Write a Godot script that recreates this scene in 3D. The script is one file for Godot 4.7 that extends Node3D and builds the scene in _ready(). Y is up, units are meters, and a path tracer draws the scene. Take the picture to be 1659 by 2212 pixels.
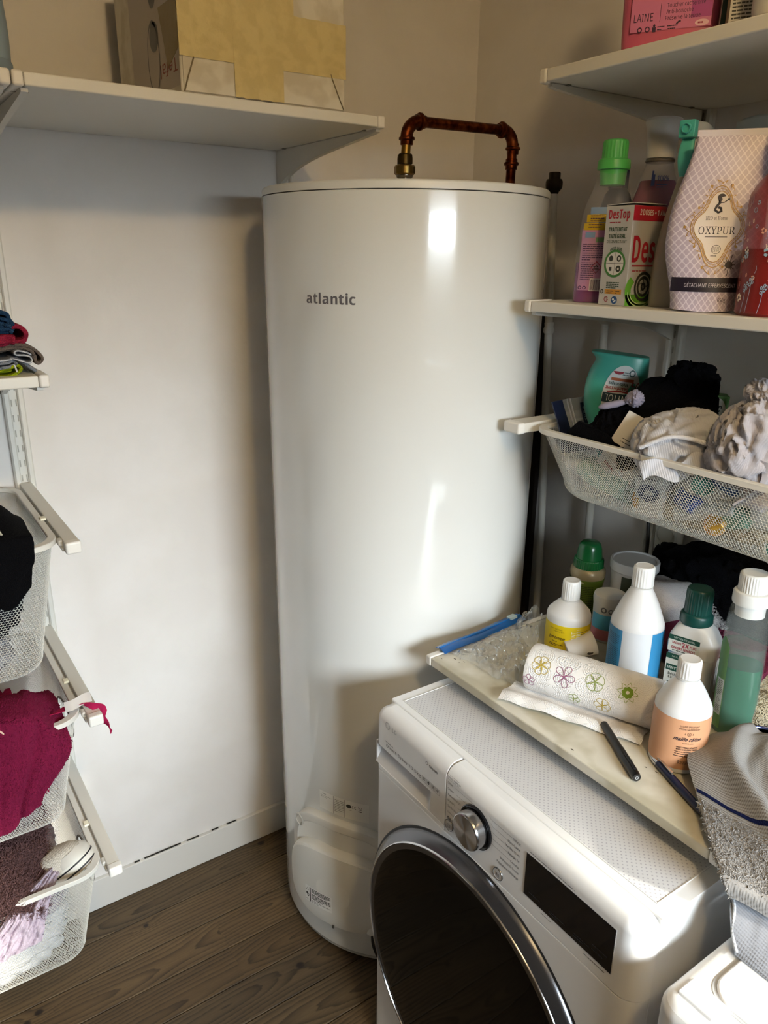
extends Node3D

const RIGHT_TURN := -PI / 2   # things on the right wall face the room (local +z is the world's -x)
var mats := {}
var used := {}
var rng := RandomNumberGenerator.new()
var noise := FastNoiseLite.new()
var font_sans := SystemFont.new()
var font_serif := SystemFont.new()
var font_bold := SystemFont.new()

# ------------------------------------------------------------------ naming
func numbered(called: String) -> String:
	var n: int = used.get(called, 0)
	used[called] = n + 1
	return called if n == 0 else "%s_%03d" % [called, n]

func tag(o: Node3D, label: String, category: String, group := "") -> void:
	o.set_meta("label", label)
	o.set_meta("category", category)
	if group != "":
		o.set_meta("group", group)

func thing(called: String, label: String, category: String, at := Vector3.ZERO, turn := 0.0, group := "") -> Node3D:
	var o := Node3D.new()
	o.name = numbered(called)
	add_child(o)
	o.position = at
	o.rotation.y = turn
	tag(o, label, category, group)
	return o

func part(parent: Node, called: String, mesh: Mesh, material: Material, at := Vector3.ZERO, rot := Vector3.ZERO) -> MeshInstance3D:
	var o := MeshInstance3D.new()
	o.mesh = mesh
	o.material_override = material
	o.name = numbered(called) if parent == self else called
	parent.add_child(o, true)
	o.position = at
	o.rotation = rot
	return o

func structure(called: String, mesh: Mesh, material: Material, at := Vector3.ZERO) -> MeshInstance3D:
	var o := part(self, called, mesh, material, at)
	o.set_meta("kind", "structure")
	return o

# ------------------------------------------------------------------ materials
func hexc(h: String) -> Color:
	return Color.html(h)

func mt(h: String, rough := 0.5, metal := 0.0, opts := {}) -> StandardMaterial3D:
	var key := h + str(rough) + str(metal) + str(opts)
	if mats.has(key):
		return mats[key]
	var m := StandardMaterial3D.new()
	m.resource_name = "paint"
	m.albedo_color = Color.html(h)
	m.roughness = rough
	m.metallic = metal
	for k in opts:
		m.set(k, opts[k])
	mats[key] = m
	return m

func noise_tex(freq: float, as_normal: bool, strength := 4.0, size := 256, ramp: Gradient = null, octaves := 4, kind := FastNoiseLite.TYPE_SIMPLEX_SMOOTH) -> NoiseTexture2D:
	var n := FastNoiseLite.new()
	n.noise_type = kind
	n.frequency = freq
	n.fractal_octaves = octaves
	n.seed = 7
	var t := NoiseTexture2D.new()
	t.width = size
	t.height = size
	t.seamless = true
	t.noise = n
	t.as_normal_map = as_normal
	t.bump_strength = strength
	if ramp:
		t.color_ramp = ramp
	return t

func ramp2(a: Color, b: Color, from := 0.3, to := 0.7) -> Gradient:
	var g := Gradient.new()
	g.offsets = PackedFloat32Array([from, to])
	g.colors = PackedColorArray([a, b])
	return g

var shared_normals := {}
func cloth_mt(h: String, scale := 60.0, strength := 1.0, sheen := 0.4, kind := "terry", back := 0.0) -> StandardMaterial3D:
	var key := "cloth" + h + str(scale) + kind + str(strength) + str(back)
	if mats.has(key):
		return mats[key]
	var m := StandardMaterial3D.new()
	m.resource_name = "cloth"
	m.albedo_color = Color.html(h)
	m.roughness = 0.95
	m.rim_enabled = sheen > 0.0
	m.rim = sheen
	m.rim_tint = 0.8
	m.metallic_specular = 0.2
	if not shared_normals.has(kind):
		if kind == "terry":
			shared_normals[kind] = noise_tex(0.16, true, 10.0, 256, null, 2)
		elif kind == "weave":
			shared_normals[kind] = ImageTexture.create_from_image(weave_image())
		else:
			shared_normals[kind] = ImageTexture.create_from_image(rib_image())
	m.normal_enabled = true
	m.normal_texture = shared_normals[kind]
	m.normal_scale = strength
	m.uv1_triplanar = true
	m.uv1_scale = Vector3.ONE * scale * (0.13 if kind == "terry" else 1.0)
	if back > 0.0:
		m.backlight_enabled = true
		m.backlight = Color(back, back, back)
	mats[key] = m
	return m

func weave_image() -> Image:
	var im := Image.create(32, 32, false, Image.FORMAT_RGBA8)
	for y in 32:
		for x in 32:
			var over := (int(x / 16.0) + int(y / 16.0)) % 2 == 0
			var h := absf(sin(PI * x / 16.0)) if over else absf(sin(PI * y / 16.0))
			im.set_pixel(x, y, Color(h, h, h))
	im.bump_map_to_normal_map(4.0)
	return im

func rib_image() -> Image:
	var im := Image.create(32, 32, false, Image.FORMAT_RGBA8)
	for y in 32:
		for x in 32:
			var h := 0.5 + 0.5 * cos(TAU * x / 32.0) * (0.7 + 0.3 * cos(TAU * y / 16.0))
			im.set_pixel(x, y, Color(h, h, h))
	im.bump_map_to_normal_map(6.0)
	return im

# ------------------------------------------------------------------ meshes
# a grid of points (rows x columns) becomes a smooth surface; rows are split where the profile bends sharply
func skin(rows: Array, closed := true, cap0 := false, cap1 := false, sharp := 35.0, uv_scale := Vector2.ONE, outward := true) -> ArrayMesh:
	var nr := rows.size()
	var nc: int = rows[0].size()
	var verts := PackedVector3Array()
	var norms := PackedVector3Array()
	var uvs := PackedVector2Array()
	var idx := PackedInt32Array()
	# for each strip decide whether its border row is sharp
	var split := []
	for r in nr:
		var s := false
		if r > 0 and r < nr - 1:
			for c in [0, nc / 4, nc / 2, 3 * nc / 4]:
				var c2: int = mini(c, nc - 1)
				var a: Vector3 = rows[r][c2] - rows[r - 1][c2]
				var b: Vector3 = rows[r + 1][c2] - rows[r][c2]
				if a.length() > 1e-6 and b.length() > 1e-6 and rad_to_deg(a.angle_to(b)) > sharp:
					s = true
		split.append(s)
	var cent := []
	for r in nr:
		var s2 := Vector3.ZERO
		for c in nc:
			s2 += rows[r][c]
		cent.append(s2 / nc)
	var cols := nc + 1 if closed else nc
	var du := []
	for r in nr:
		var row: PackedVector3Array = rows[r]
		var d := PackedVector3Array()
		d.resize(nc)
		for c in nc:
			var nx: Vector3
			var pv: Vector3
			if closed:
				nx = row[(c + 1) % nc]
				pv = row[(c - 1 + nc) % nc]
			else:
				nx = row[mini(c + 1, nc - 1)]
				pv = row[maxi(c - 1, 0)]
			d[c] = nx - pv
		du.append(d)
	var sign_sum := 0.0
	var starts := []   # [index of row as upper border of strip r, as lower border]
	var add_row := func(r: int, mode: int) -> int:   # mode -1 backward only, 1 forward only, 0 both
		var start := verts.size()
		var row: PackedVector3Array = rows[r]
		for c0 in cols:
			var c := c0 % nc
			var up: Vector3
			if mode == 0:
				up = rows[mini(r + 1, nr - 1)][c] - rows[maxi(r - 1, 0)][c]
			elif mode < 0:
				up = row[c] - rows[maxi(r - 1, 0)][c]
			else:
				up = rows[mini(r + 1, nr - 1)][c] - row[c]
			var d: Vector3 = du[r][c]
			if d.length_squared() < 1e-14:   # a pole: borrow the neighbour row's direction
				var rr := r - 1 if mode < 0 or r == nr - 1 else r + 1
				d = du[clampi(rr, 0, nr - 1)][c]
			var n := up.cross(d)
			n = n.normalized() if n.length_squared() > 1e-20 else Vector3.UP
			verts.append(row[c])
			norms.append(n)
			uvs.append(Vector2(float(c0) / (cols - 1) * uv_scale.x, float(r) / (nr - 1) * uv_scale.y))
		return start
	var lower := []
	var upper := []
	for r in nr:
		if split[r]:
			lower.append(add_row.call(r, -1))
			upper.append(add_row.call(r, 1))
		else:
			var k: int = add_row.call(r, 0)
			lower.append(k)
			upper.append(k)
	if closed:
		for r in nr:
			for c in range(0, nc, maxi(1, nc / 8)):
				var k: int = upper[r] + c
				var w: Vector3 = verts[k] - cent[r]
				sign_sum += norms[k].dot(w)
		if (sign_sum < 0.0) == outward:
			for k in norms.size():
				norms[k] = -norms[k]
	for r in nr - 1:
		var a: int = upper[r]
		var b: int = lower[r + 1]
		for c in cols - 1:
			quad(idx, verts, norms, a + c, a + c + 1, b + c, b + c + 1)
	for e in 2:
		if not (cap0 if e == 0 else cap1):
			continue
		var r := 0 if e == 0 else nr - 1
		var ref := 1 if e == 0 else nr - 2
		var n: Vector3 = Vector3.ZERO
		for c in nc:
			n += (rows[r][c] - cent[r]).cross(rows[r][(c + 1) % nc] - cent[r])
		n = n.normalized()
		if n.dot(cent[r] - cent[ref]) < 0.0:
			n = -n
		var k0 := verts.size()
		verts.append(cent[r]); norms.append(n); uvs.append(Vector2(0.5, 0.5))
		for c in nc:
			verts.append(rows[r][c]); norms.append(n); uvs.append(Vector2(0.5, 0.5))
		for c in nc:
			tri(idx, verts, norms, k0, k0 + 1 + c, k0 + 1 + (c + 1) % nc)
	return commit(verts, norms, uvs, idx)

func tri(idx: PackedInt32Array, v: PackedVector3Array, n: PackedVector3Array, a: int, b: int, c: int) -> void:
	if (v[b] - v[a]).cross(v[c] - v[a]).dot(n[a] + n[b] + n[c]) > 0.0:
		idx.append(a); idx.append(c); idx.append(b)
	else:
		idx.append(a); idx.append(b); idx.append(c)

func quad(idx: PackedInt32Array, v: PackedVector3Array, n: PackedVector3Array, a: int, b: int, c: int, d: int) -> void:
	tri(idx, v, n, a, b, c)
	tri(idx, v, n, b, d, c)

func commit(v: PackedVector3Array, n: PackedVector3Array, uv: PackedVector2Array, idx: PackedInt32Array) -> ArrayMesh:
	var a := []
	a.resize(Mesh.ARRAY_MAX)
	a[Mesh.ARRAY_VERTEX] = v
	a[Mesh.ARRAY_NORMAL] = n
	a[Mesh.ARRAY_TEX_UV] = uv
	a[Mesh.ARRAY_INDEX] = idx
	var m := ArrayMesh.new()
	m.add_surface_from_arrays(Mesh.PRIMITIVE_TRIANGLES, a)
	return m

# several meshes with their transforms become one part
func join(list: Array) -> ArrayMesh:
	var v := PackedVector3Array()
	var n := PackedVector3Array()
	var uv := PackedVector2Array()
	var idx := PackedInt32Array()
	var flat_list := []
	for e in list:
		if e.size() and e[0] is Array:
			flat_list.append_array(e)
		elif e.size():
			flat_list.append(e)
	for e in flat_list:
		if e.size() == 0:
			continue
		var mesh: Mesh = e[0]
		var t: Transform3D = e[1] if e.size() > 1 else Transform3D.IDENTITY
		var arr = mesh.surface_get_arrays(0)
		var base := v.size()
		var vv: PackedVector3Array = arr[Mesh.ARRAY_VERTEX]
		var nn: PackedVector3Array = arr[Mesh.ARRAY_NORMAL]
		for k in vv.size():
			v.append(t * vv[k])
			n.append((t.basis * nn[k]).normalized())
		if arr[Mesh.ARRAY_TEX_UV] != null:
			uv.append_array(arr[Mesh.ARRAY_TEX_UV])
		else:
			for k in vv.size():
				uv.append(Vector2.ZERO)
		if arr[Mesh.ARRAY_INDEX] != null:
			for k in arr[Mesh.ARRAY_INDEX]:
				idx.append(base + k)
		else:
			for k in vv.size():
				idx.append(base + k)
	return commit(v, n, uv, idx)

func at(x: float, y: float, z: float, rot := Vector3.ZERO, sc := Vector3.ONE) -> Transform3D:
	return Transform3D(Basis.from_euler(rot).scaled_local(sc), Vector3(x, y, z))

# box with rounded edges, centred
func rbox(sx: float, sy: float, sz: float, r := 0.002, seg := 2) -> ArrayMesh:
	r = minf(r, minf(sx, minf(sy, sz)) * 0.499)
	var h := Vector3(sx, sy, sz) / 2.0 - Vector3.ONE * r
	var v := PackedVector3Array()
	var n := PackedVector3Array()
	var uv := PackedVector2Array()
	var idx := PackedInt32Array()
	var steps := []
	for k in seg + 1:
		steps.append([-1.0, tan(lerpf(-PI / 4, 0, float(k) / seg))])
	for k in seg + 1:
		steps.append([1.0, tan(lerpf(0, PI / 4, float(k) / seg))])
	for f in 6:
		var ax: int = f / 2
		var sg := 1.0 if f % 2 == 0 else -1.0
		var u_ax := (ax + 1) % 3
		var v_ax := (ax + 2) % 3
		var base := v.size()
		for a in steps:
			for b in steps:
				var d := Vector3.ZERO
				d[ax] = sg
				d[u_ax] = a[1]
				d[v_ax] = b[1]
				d = d.normalized()
				var p := Vector3.ZERO
				p[ax] = sg * h[ax]
				p[u_ax] = a[0] * h[u_ax]
				p[v_ax] = b[0] * h[v_ax]
				v.append(p + d * r)
				n.append(d)
				uv.append(Vector2(p[u_ax], p[v_ax]))
		var m := steps.size()
		for a in m - 1:
			for b in m - 1:
				quad(idx, v, n, base + a * m + b, base + a * m + b + 1, base + (a + 1) * m + b, base + (a + 1) * m + b + 1)
	return commit(v, n, uv, idx)

func rboxat(x0: float, x1: float, y0: float, y1: float, z0: float, z1: float, r := 0.002, seg := 2) -> Array:
	return [rbox(x1 - x0, y1 - y0, z1 - z0, r, seg), at((x0 + x1) / 2, (y0 + y1) / 2, (z0 + z1) / 2)]

# profile: [radius, height] pairs turned about y
func lathe(profile: Array, segs := 32, sharp := 35.0, sx := 1.0, sz := 1.0) -> ArrayMesh:
	var rows := []
	for p in profile:
		var row := PackedVector3Array()
		for k in segs:
			var a := TAU * k / segs
			row.append(Vector3(p[0] * cos(a) * sx, p[1], p[0] * sin(a) * sz))
		rows.append(row)
	return skin(rows, true, profile[0][0] > 1e-5, profile[-1][0] > 1e-5, sharp)

func super_ring(a: float, b: float, e: float, y: float, segs := 40, dx := 0.0, dz := 0.0) -> PackedVector3Array:
	var row := PackedVector3Array()
	for k in segs:
		var t := TAU * k / segs
		var c := cos(t)
		var s := sin(t)
		row.append(Vector3(dx + a * signf(c) * pow(absf(c), 2.0 / e), y, dz + b * signf(s) * pow(absf(s), 2.0 / e)))
	return row

# rings: [half width, half depth, exponent, height, shift x, shift z]
func loft(rings: Array, segs := 40, cap0 := true, cap1 := true, sharp := 40.0) -> ArrayMesh:
	var rows := []
	for r in rings:
		rows.append(super_ring(r[0], r[1], r[2], r[3], segs, r[4] if r.size() > 4 else 0.0, r[5] if r.size() > 5 else 0.0))
	return skin(rows, true, cap0, cap1, sharp)

# smooth series of rings through few key rings
func smooth_rings(keys: Array, n: int) -> Array:
	var out := []
	var m := keys.size()
	for k in n + 1:
		var t := float(k) / n * (m - 1)
		var i := mini(int(t), m - 2)
		var f := t - i
		var row := []
		for j in keys[0].size():
			row.append(cubic_interpolate(keys[i][j], keys[i + 1][j], keys[maxi(i - 1, 0)][j], keys[mini(i + 2, m - 1)][j], f))
		out.append(row)
	return out

func frames(path: Array) -> Array:
	var out := []
	var n := path.size()
	var up := Vector3.UP
	for k in n:
		var d: Vector3 = (path[mini(k + 1, n - 1)] - path[maxi(k - 1, 0)]).normalized()
		if k == 0 and absf(d.dot(up)) > 0.9:
			up = Vector3.RIGHT
		up = (up - d * up.dot(d)).normalized()
		out.append([path[k], up, d.cross(up)])
	return out

func tube(path: Array, r, segs := 12, caps := true) -> ArrayMesh:
	var rows := []
	var fr := frames(path)
	for k in path.size():
		var row := PackedVector3Array()
		var rr: float = r[k] if r is Array else r
		for s in segs:
			var a := TAU * s / segs
			row.append(fr[k][0] + (fr[k][1] * cos(a) + fr[k][2] * sin(a)) * rr)
		rows.append(row)
	return skin(rows, true, caps, caps, 50.0)

func curve(points: Array, n := 24, closed := false) -> Array:
	var out := []
	var m := points.size()
	var spans := m if closed else m - 1
	for k in (n if closed else n + 1):
		var t := float(k) / n * spans
		var i := mini(int(t), spans - 1)
		var f := t - i
		var p0: Vector3
		var p3: Vector3
		if closed:
			p0 = points[(i - 1 + m) % m]
			p3 = points[(i + 2) % m]
		else:
			p0 = points[maxi(i - 1, 0)]
			p3 = points[mini(i + 2, m - 1)]
		var p1: Vector3 = points[i]
		var p2: Vector3 = points[(i + 1) % m]
		out.append(p1.cubic_interpolate(p2, p0, p3, f))
	return out

# polygon (x, y) pushed along z, with sharp sides; smooth=true rounds the side normals
func extrude(poly: Array, z0: float, z1: float, smooth := false) -> ArrayMesh:
	var v := PackedVector3Array()
	var n := PackedVector3Array()
	var uv := PackedVector2Array()
	var idx := PackedInt32Array()
	var p2 := PackedVector2Array()
	for p in poly:
		p2.append(Vector2(p[0], p[1]))
	if Geometry2D.is_polygon_clockwise(p2):
		p2.reverse()
	var m := p2.size()
	var fn := []
	for k in m:
		var d := p2[(k + 1) % m] - p2[k]
		fn.append(Vector3(d.y, -d.x, 0).normalized())
	for k in m:
		var a := p2[k]
		var b := p2[(k + 1) % m]
		var na: Vector3 = fn[k]
		var nb: Vector3 = fn[k]
		if smooth:
			var before: Vector3 = fn[(k - 1 + m) % m]
			var after: Vector3 = fn[(k + 1) % m]
			if before.angle_to(na) < 0.9:
				na = (na + before).normalized()
			if after.angle_to(nb) < 0.9:
				nb = (nb + after).normalized()
		var i := v.size()
		v.append_array([Vector3(a.x, a.y, z0), Vector3(b.x, b.y, z0), Vector3(a.x, a.y, z1), Vector3(b.x, b.y, z1)])
		n.append_array([na, nb, na, nb])
		uv.append_array([Vector2(0, 0), Vector2(1, 0), Vector2(0, 1), Vector2(1, 1)])
		quad(idx, v, n, i, i + 1, i + 2, i + 3)
	var tris := Geometry2D.triangulate_polygon(p2)
	for side in 2:
		var z := z0 if side == 0 else z1
		var nn := Vector3(0, 0, signf(z - (z0 + z1) / 2))
		var base := v.size()
		for p in p2:
			v.append(Vector3(p.x, p.y, z)); n.append(nn); uv.append(p)
		for k in range(0, tris.size(), 3):
			tri(idx, v, n, base + tris[k], base + tris[k + 1], base + tris[k + 2])
	return commit(v, n, uv, idx)

# sheet with thickness from f(u, v) -> point, u and v in 0..1
func sheet(f: Callable, nu: int, nv: int, thick := 0.002, uvs := Vector2.ONE) -> ArrayMesh:
	var p := []
	for i in nu + 1:
		var row := PackedVector3Array()
		for j in nv + 1:
			row.append(f.call(float(i) / nu, float(j) / nv))
		p.append(row)
	var v := PackedVector3Array()
	var n := PackedVector3Array()
	var uv := PackedVector2Array()
	var idx := PackedInt32Array()
	for side in 2:
		var sg := 1.0 if side == 0 else -1.0
		for i in nu + 1:
			for j in nv + 1:
				var a: Vector3 = p[mini(i + 1, nu)][j] - p[maxi(i - 1, 0)][j]
				var b: Vector3 = p[i][mini(j + 1, nv)] - p[i][maxi(j - 1, 0)]
				var nn := b.cross(a).normalized() * sg
				v.append(p[i][j] + nn * thick * 0.5)
				n.append(nn)
				uv.append(Vector2(float(i) / nu * uvs.x, float(j) / nv * uvs.y))
	var w := nv + 1
	var off := (nu + 1) * w
	for side in 2:
		for i in nu:
			for j in nv:
				var k := side * off + i * w + j
				quad(idx, v, n, k, k + 1, k + w, k + w + 1)
	var edge := []
	for j in nv:
		edge.append([j, j + 1]); edge.append([nu * w + j, nu * w + j + 1])
	for i in nu:
		edge.append([i * w, (i + 1) * w]); edge.append([i * w + nv, (i + 1) * w + nv])
	for e in edge:
		var k := v.size()
		var mid: Vector3 = (v[e[0]] + v[e[1]]) / 2
		var dir: Vector3 = (v[e[1]] - v[e[0]]).cross(n[e[0]]).normalized()
		var inner: Vector3 = v[off / 2]
		if dir.dot(mid - inner) < 0:
			dir = -dir
		for q in [e[0], e[1], off + e[0], off + e[1]]:
			v.append(v[q]); n.append(dir); uv.append(uv[q])
		quad(idx, v, n, k, k + 1, k + 2, k + 3)
	return commit(v, n, uv, idx)

# one face only: prints and labels that lie on a surface
func patch(f: Callable, nu: int, nv: int) -> ArrayMesh:
	var v := PackedVector3Array()
	var n := PackedVector3Array()
	var uv := PackedVector2Array()
	var idx := PackedInt32Array()
	for i in nu + 1:
		for j in nv + 1:
			var u := float(i) / nu
			var w := float(j) / nv
			var p: Vector3 = f.call(u, w)
			var a: Vector3 = f.call(u + 0.01, w) - p
			var b: Vector3 = f.call(u, w + 0.01) - p
			var nn := a.cross(b)
			if nn.length_squared() < 1e-18:
				nn = (f.call(u + 0.01, w + 0.04) - f.call(u, w + 0.04)).cross(b)
			v.append(p)
			n.append(nn.normalized())
			uv.append(Vector2(u, 1 - w))
	for i in nu:
		for j in nv:
			var k := i * (nv + 1) + j
			quad(idx, v, n, k, k + 1, k + nv + 1, k + nv + 2)
	return commit(v, n, uv, idx)

# lettering: flat letter shapes, height = size of the capitals, carried onto a surface by f(x, y)
func letters(text: String, size: float, f: Callable, font: Font = null, width := 0.0, center := true, condense := 1.0) -> Array:
	var t := TextMesh.new()
	t.text = text
	t.font = font if font else font_sans
	t.font_size = 48
	t.pixel_size = 0.01
	t.depth = 0.0
	t.curve_step = 3.0
	t.horizontal_alignment = HORIZONTAL_ALIGNMENT_LEFT
	var arr := t.surface_get_arrays(0) if t.get_surface_count() > 0 else []
	if arr.is_empty():
		return []
	var vv: PackedVector3Array = arr[Mesh.ARRAY_VERTEX]
	var lo := Vector2(1e9, 1e9)
	var hi := -lo
	for p in vv:
		lo = Vector2(minf(lo.x, p.x), minf(lo.y, p.y)); hi = Vector2(maxf(hi.x, p.x), maxf(hi.y, p.y))
	var s := size / (0.48 * 0.72)
	var sx := s * condense
	if width > 0.0:
		sx = width / maxf(hi.x - lo.x, 1e-6)
	var out := PackedVector3Array()
	var nn := PackedVector3Array()
	var src_idx = arr[Mesh.ARRAY_INDEX]
	for p in vv:
		var x := (p.x - ((lo.x + hi.x) / 2 if center else lo.x)) * sx
		var y := (p.y - (lo.y + hi.y) / 2) * s
		var q: Vector3 = f.call(x, y)
		var a: Vector3 = f.call(x + 0.0005, y) - q
		var b: Vector3 = f.call(x, y + 0.0005) - q
		out.append(q)
		nn.append(a.cross(b).normalized())
	var idx := PackedInt32Array()
	var cnt: int = src_idx.size() if src_idx != null else out.size()
	for k in range(0, cnt, 3):
		var i0: int = src_idx[k] if src_idx != null else k
		var i1: int = src_idx[k + 1] if src_idx != null else k + 1
		var i2: int = src_idx[k + 2] if src_idx != null else k + 2
		tri(idx, out, nn, i0, i1, i2)
	var uv := PackedVector2Array()
	uv.resize(out.size())
	return [commit(out, nn, uv, idx)]

# rectangle w x h centred at (x, y) on the surface f
func bar(f: Callable, x: float, y: float, w: float, h: float, nu := 1) -> Array:
	return [patch(func(u: float, v: float): return f.call(x + (u - 0.5) * w, y + (v - 0.5) * h), nu, 1)]

func disc(f: Callable, x: float, y: float, rx: float, ry: float, inner := 0.0, a0 := 0.0, a1 := TAU, n := 28) -> Array:
	return [patch(func(u: float, v: float):
		var a: float = lerpf(a1, a0, u)
		var k: float = lerpf(inner, 1.0, v)
		return f.call(x + cos(a) * rx * k, y + sin(a) * ry * k), n, 1)]

func lines(f: Callable, x: float, y: float, w: float, rows: int, step: float, h: float, seed_n := 1) -> Array:
	var out := []
	var r2 := RandomNumberGenerator.new()
	r2.seed = seed_n
	for k in rows:
		var xx := -w / 2
		var last := w / 2 if k < rows - 1 else w / 2 * r2.randf_range(-0.3, 0.8)
		while xx < last:
			var l := minf(r2.randf_range(0.06, 0.2) * w, last - xx)
			out.append(bar(f, x + xx + l / 2, y - k * step, l, h))
			xx += l + 0.025 * w
	return out

func stroke(f: Callable, pts: Array, w: float) -> Array:
	var n := pts.size()
	return [patch(func(u: float, v: float):
		var t: float = clampf(u, 0.0, 1.0) * (n - 1)
		var i := mini(int(t), n - 2)
		var a: Vector2 = pts[i]
		var b: Vector2 = pts[i + 1]
		var p := a.lerp(b, t - i)
		var before: Vector2 = pts[maxi(i - 1, 0)]
		var d := ((b - a).normalized() + ((a - before).normalized() if i > 0 and t - i < 0.01 else Vector2.ZERO)).normalized()
		var q: Vector2 = p + Vector2(-d.y, d.x) * (v - 0.5) * w
		if u > 1.0: q += d * (u - 1.0) * 0.1
		return f.call(q.x, q.y), n - 1, 1)]

func flat(at_x: float, at_y: float, at_z: float) -> Callable:   # a plane facing +z
	return func(x: float, y: float): return Vector3(at_x + x, at_y + y, at_z)

func round_face(r: float, y0: float, a0 := 0.0, cx := 0.0, cz := 0.0) -> Callable:   # on a cylinder; a0 turns it from +z towards +x
	return func(x: float, y: float): return Vector3(cx + r * sin(a0 + x / r), y0 + y, cz + r * cos(a0 + x / r))

func lift(f: Callable, d: float) -> Callable:
	return func(x: float, y: float):
		var p: Vector3 = f.call(x, y)
		var a: Vector3 = f.call(x + 0.0005, y) - p
		var b: Vector3 = f.call(x, y + 0.0005) - p
		return p + a.cross(b).normalized() * d

# ------------------------------------------------------------------ shared outlines
# ring of a rounded rectangle at height y; corner radii: front (z1) left, front right, back
func rrect(x0: float, x1: float, z0: float, z1: float, rl: float, rr: float, rb: float, y: float, n := 6) -> PackedVector3Array:
	var row := PackedVector3Array()
	for c in [[x1 - rr, z1 - rr, rr, 0.0], [x0 + rl, z1 - rl, rl, PI / 2], [x0 + rb, z0 + rb, rb, PI], [x1 - rb, z0 + rb, rb, PI * 1.5]]:
		for k in n + 1:
			var a: float = c[3] + PI / 2 * k / n
			row.append(Vector3(c[0] + cos(a) * c[2], y, c[1] + sin(a) * c[2]))
	return row

# block with vertical rounded corners and a rounded top edge
func block(x0: float, x1: float, y0: float, y1: float, z0: float, z1: float, rl: float, rr: float, rb: float, rt: float, inset_back := 1.0) -> ArrayMesh:
	var rows := [rrect(x0, x1, z0, z1, rl, rr, rb, y0)]
	for k in 7:
		var a := PI / 2 * k / 6
		var i := rt * (1 - cos(a))
		var il := i if rl > 0.004 else i * 0.1
		var ir := i if rr > 0.004 else i * 0.1
		rows.append(rrect(x0 + il, x1 - ir, z0 + i * inset_back, z1 - i, maxf(rl - i, 0.0005), maxf(rr - i, 0.0005), maxf(rb - i, 0.0005), y1 - rt + rt * sin(a)))
	return skin(rows, true, true, true, 40.0)

# ------------------------------------------------------------------ wood planks
func plank_image(sd: int) -> Image:
	var w := 1024
	var h := 64
	var im := Image.create(w, h, false, Image.FORMAT_RGBA8)
	var n := FastNoiseLite.new()
	n.seed = sd
	n.frequency = 1.0
	n.fractal_octaves = 2
	var r := RandomNumberGenerator.new()
	r.seed = sd
	var knots := []
	for k in 3:
		knots.append(Vector3(r.randf_range(0.1, 2.2), r.randf_range(0.02, 0.085), r.randf_range(0.004, 0.008)))
	var core := r.randf_range(0.02, 0.08)
	var depth := r.randf_range(0.006, 0.02)
	for px in w:
		var x := px / float(w) * 2.4
		var wander := n.get_noise_2d(x * 0.9, 3.0) * 0.03
		var dive := n.get_noise_2d(x * 1.3, 9.0) * 0.03 + depth
		for py in h:
			var y := py / float(h) * 0.1
			var d := sqrt(pow((y - core - wander) * 0.75, 2.0) + dive * dive)
			var knot := 0.0
			for kk in knots:
				var e: float = Vector2((x - kk.x) * 0.35, y - kk.y).length() / kk.z
				d += 0.011 * exp(-e * e * 0.12) * (1.0 if y > kk.y else 0.7)
				var e2: float = Vector2((x - kk.x) * 0.8, y - kk.y).length() / kk.z
				knot = maxf(knot, 1.0 - smoothstep(0.5, 1.3, e2))
			d += n.get_noise_2d(x * 6.0, y * 60.0) * 0.0012
			var ring := fposmod(d / 0.0072, 1.0)
			var late := pow(ring, 2.5) * (1.0 - smoothstep(0.93, 1.0, ring))
			var fine := n.get_noise_2d(x * 25.0, y * 1500.0) * 0.10
			var patch_n := n.get_noise_2d(x * 3.0 + 40.0, y * 20.0) * 0.12
			var v := clampf(0.72 + fine + patch_n - late * 0.62 - knot * 0.5, 0.04, 1.0)
			var c := Color(0.19, 0.145, 0.09).lerp(Color(0.485, 0.405, 0.285), v)
			c = c.lerp(Color(0.10, 0.065, 0.045), knot * 0.7)
			im.set_pixel(px, py, c)
	return im

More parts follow.
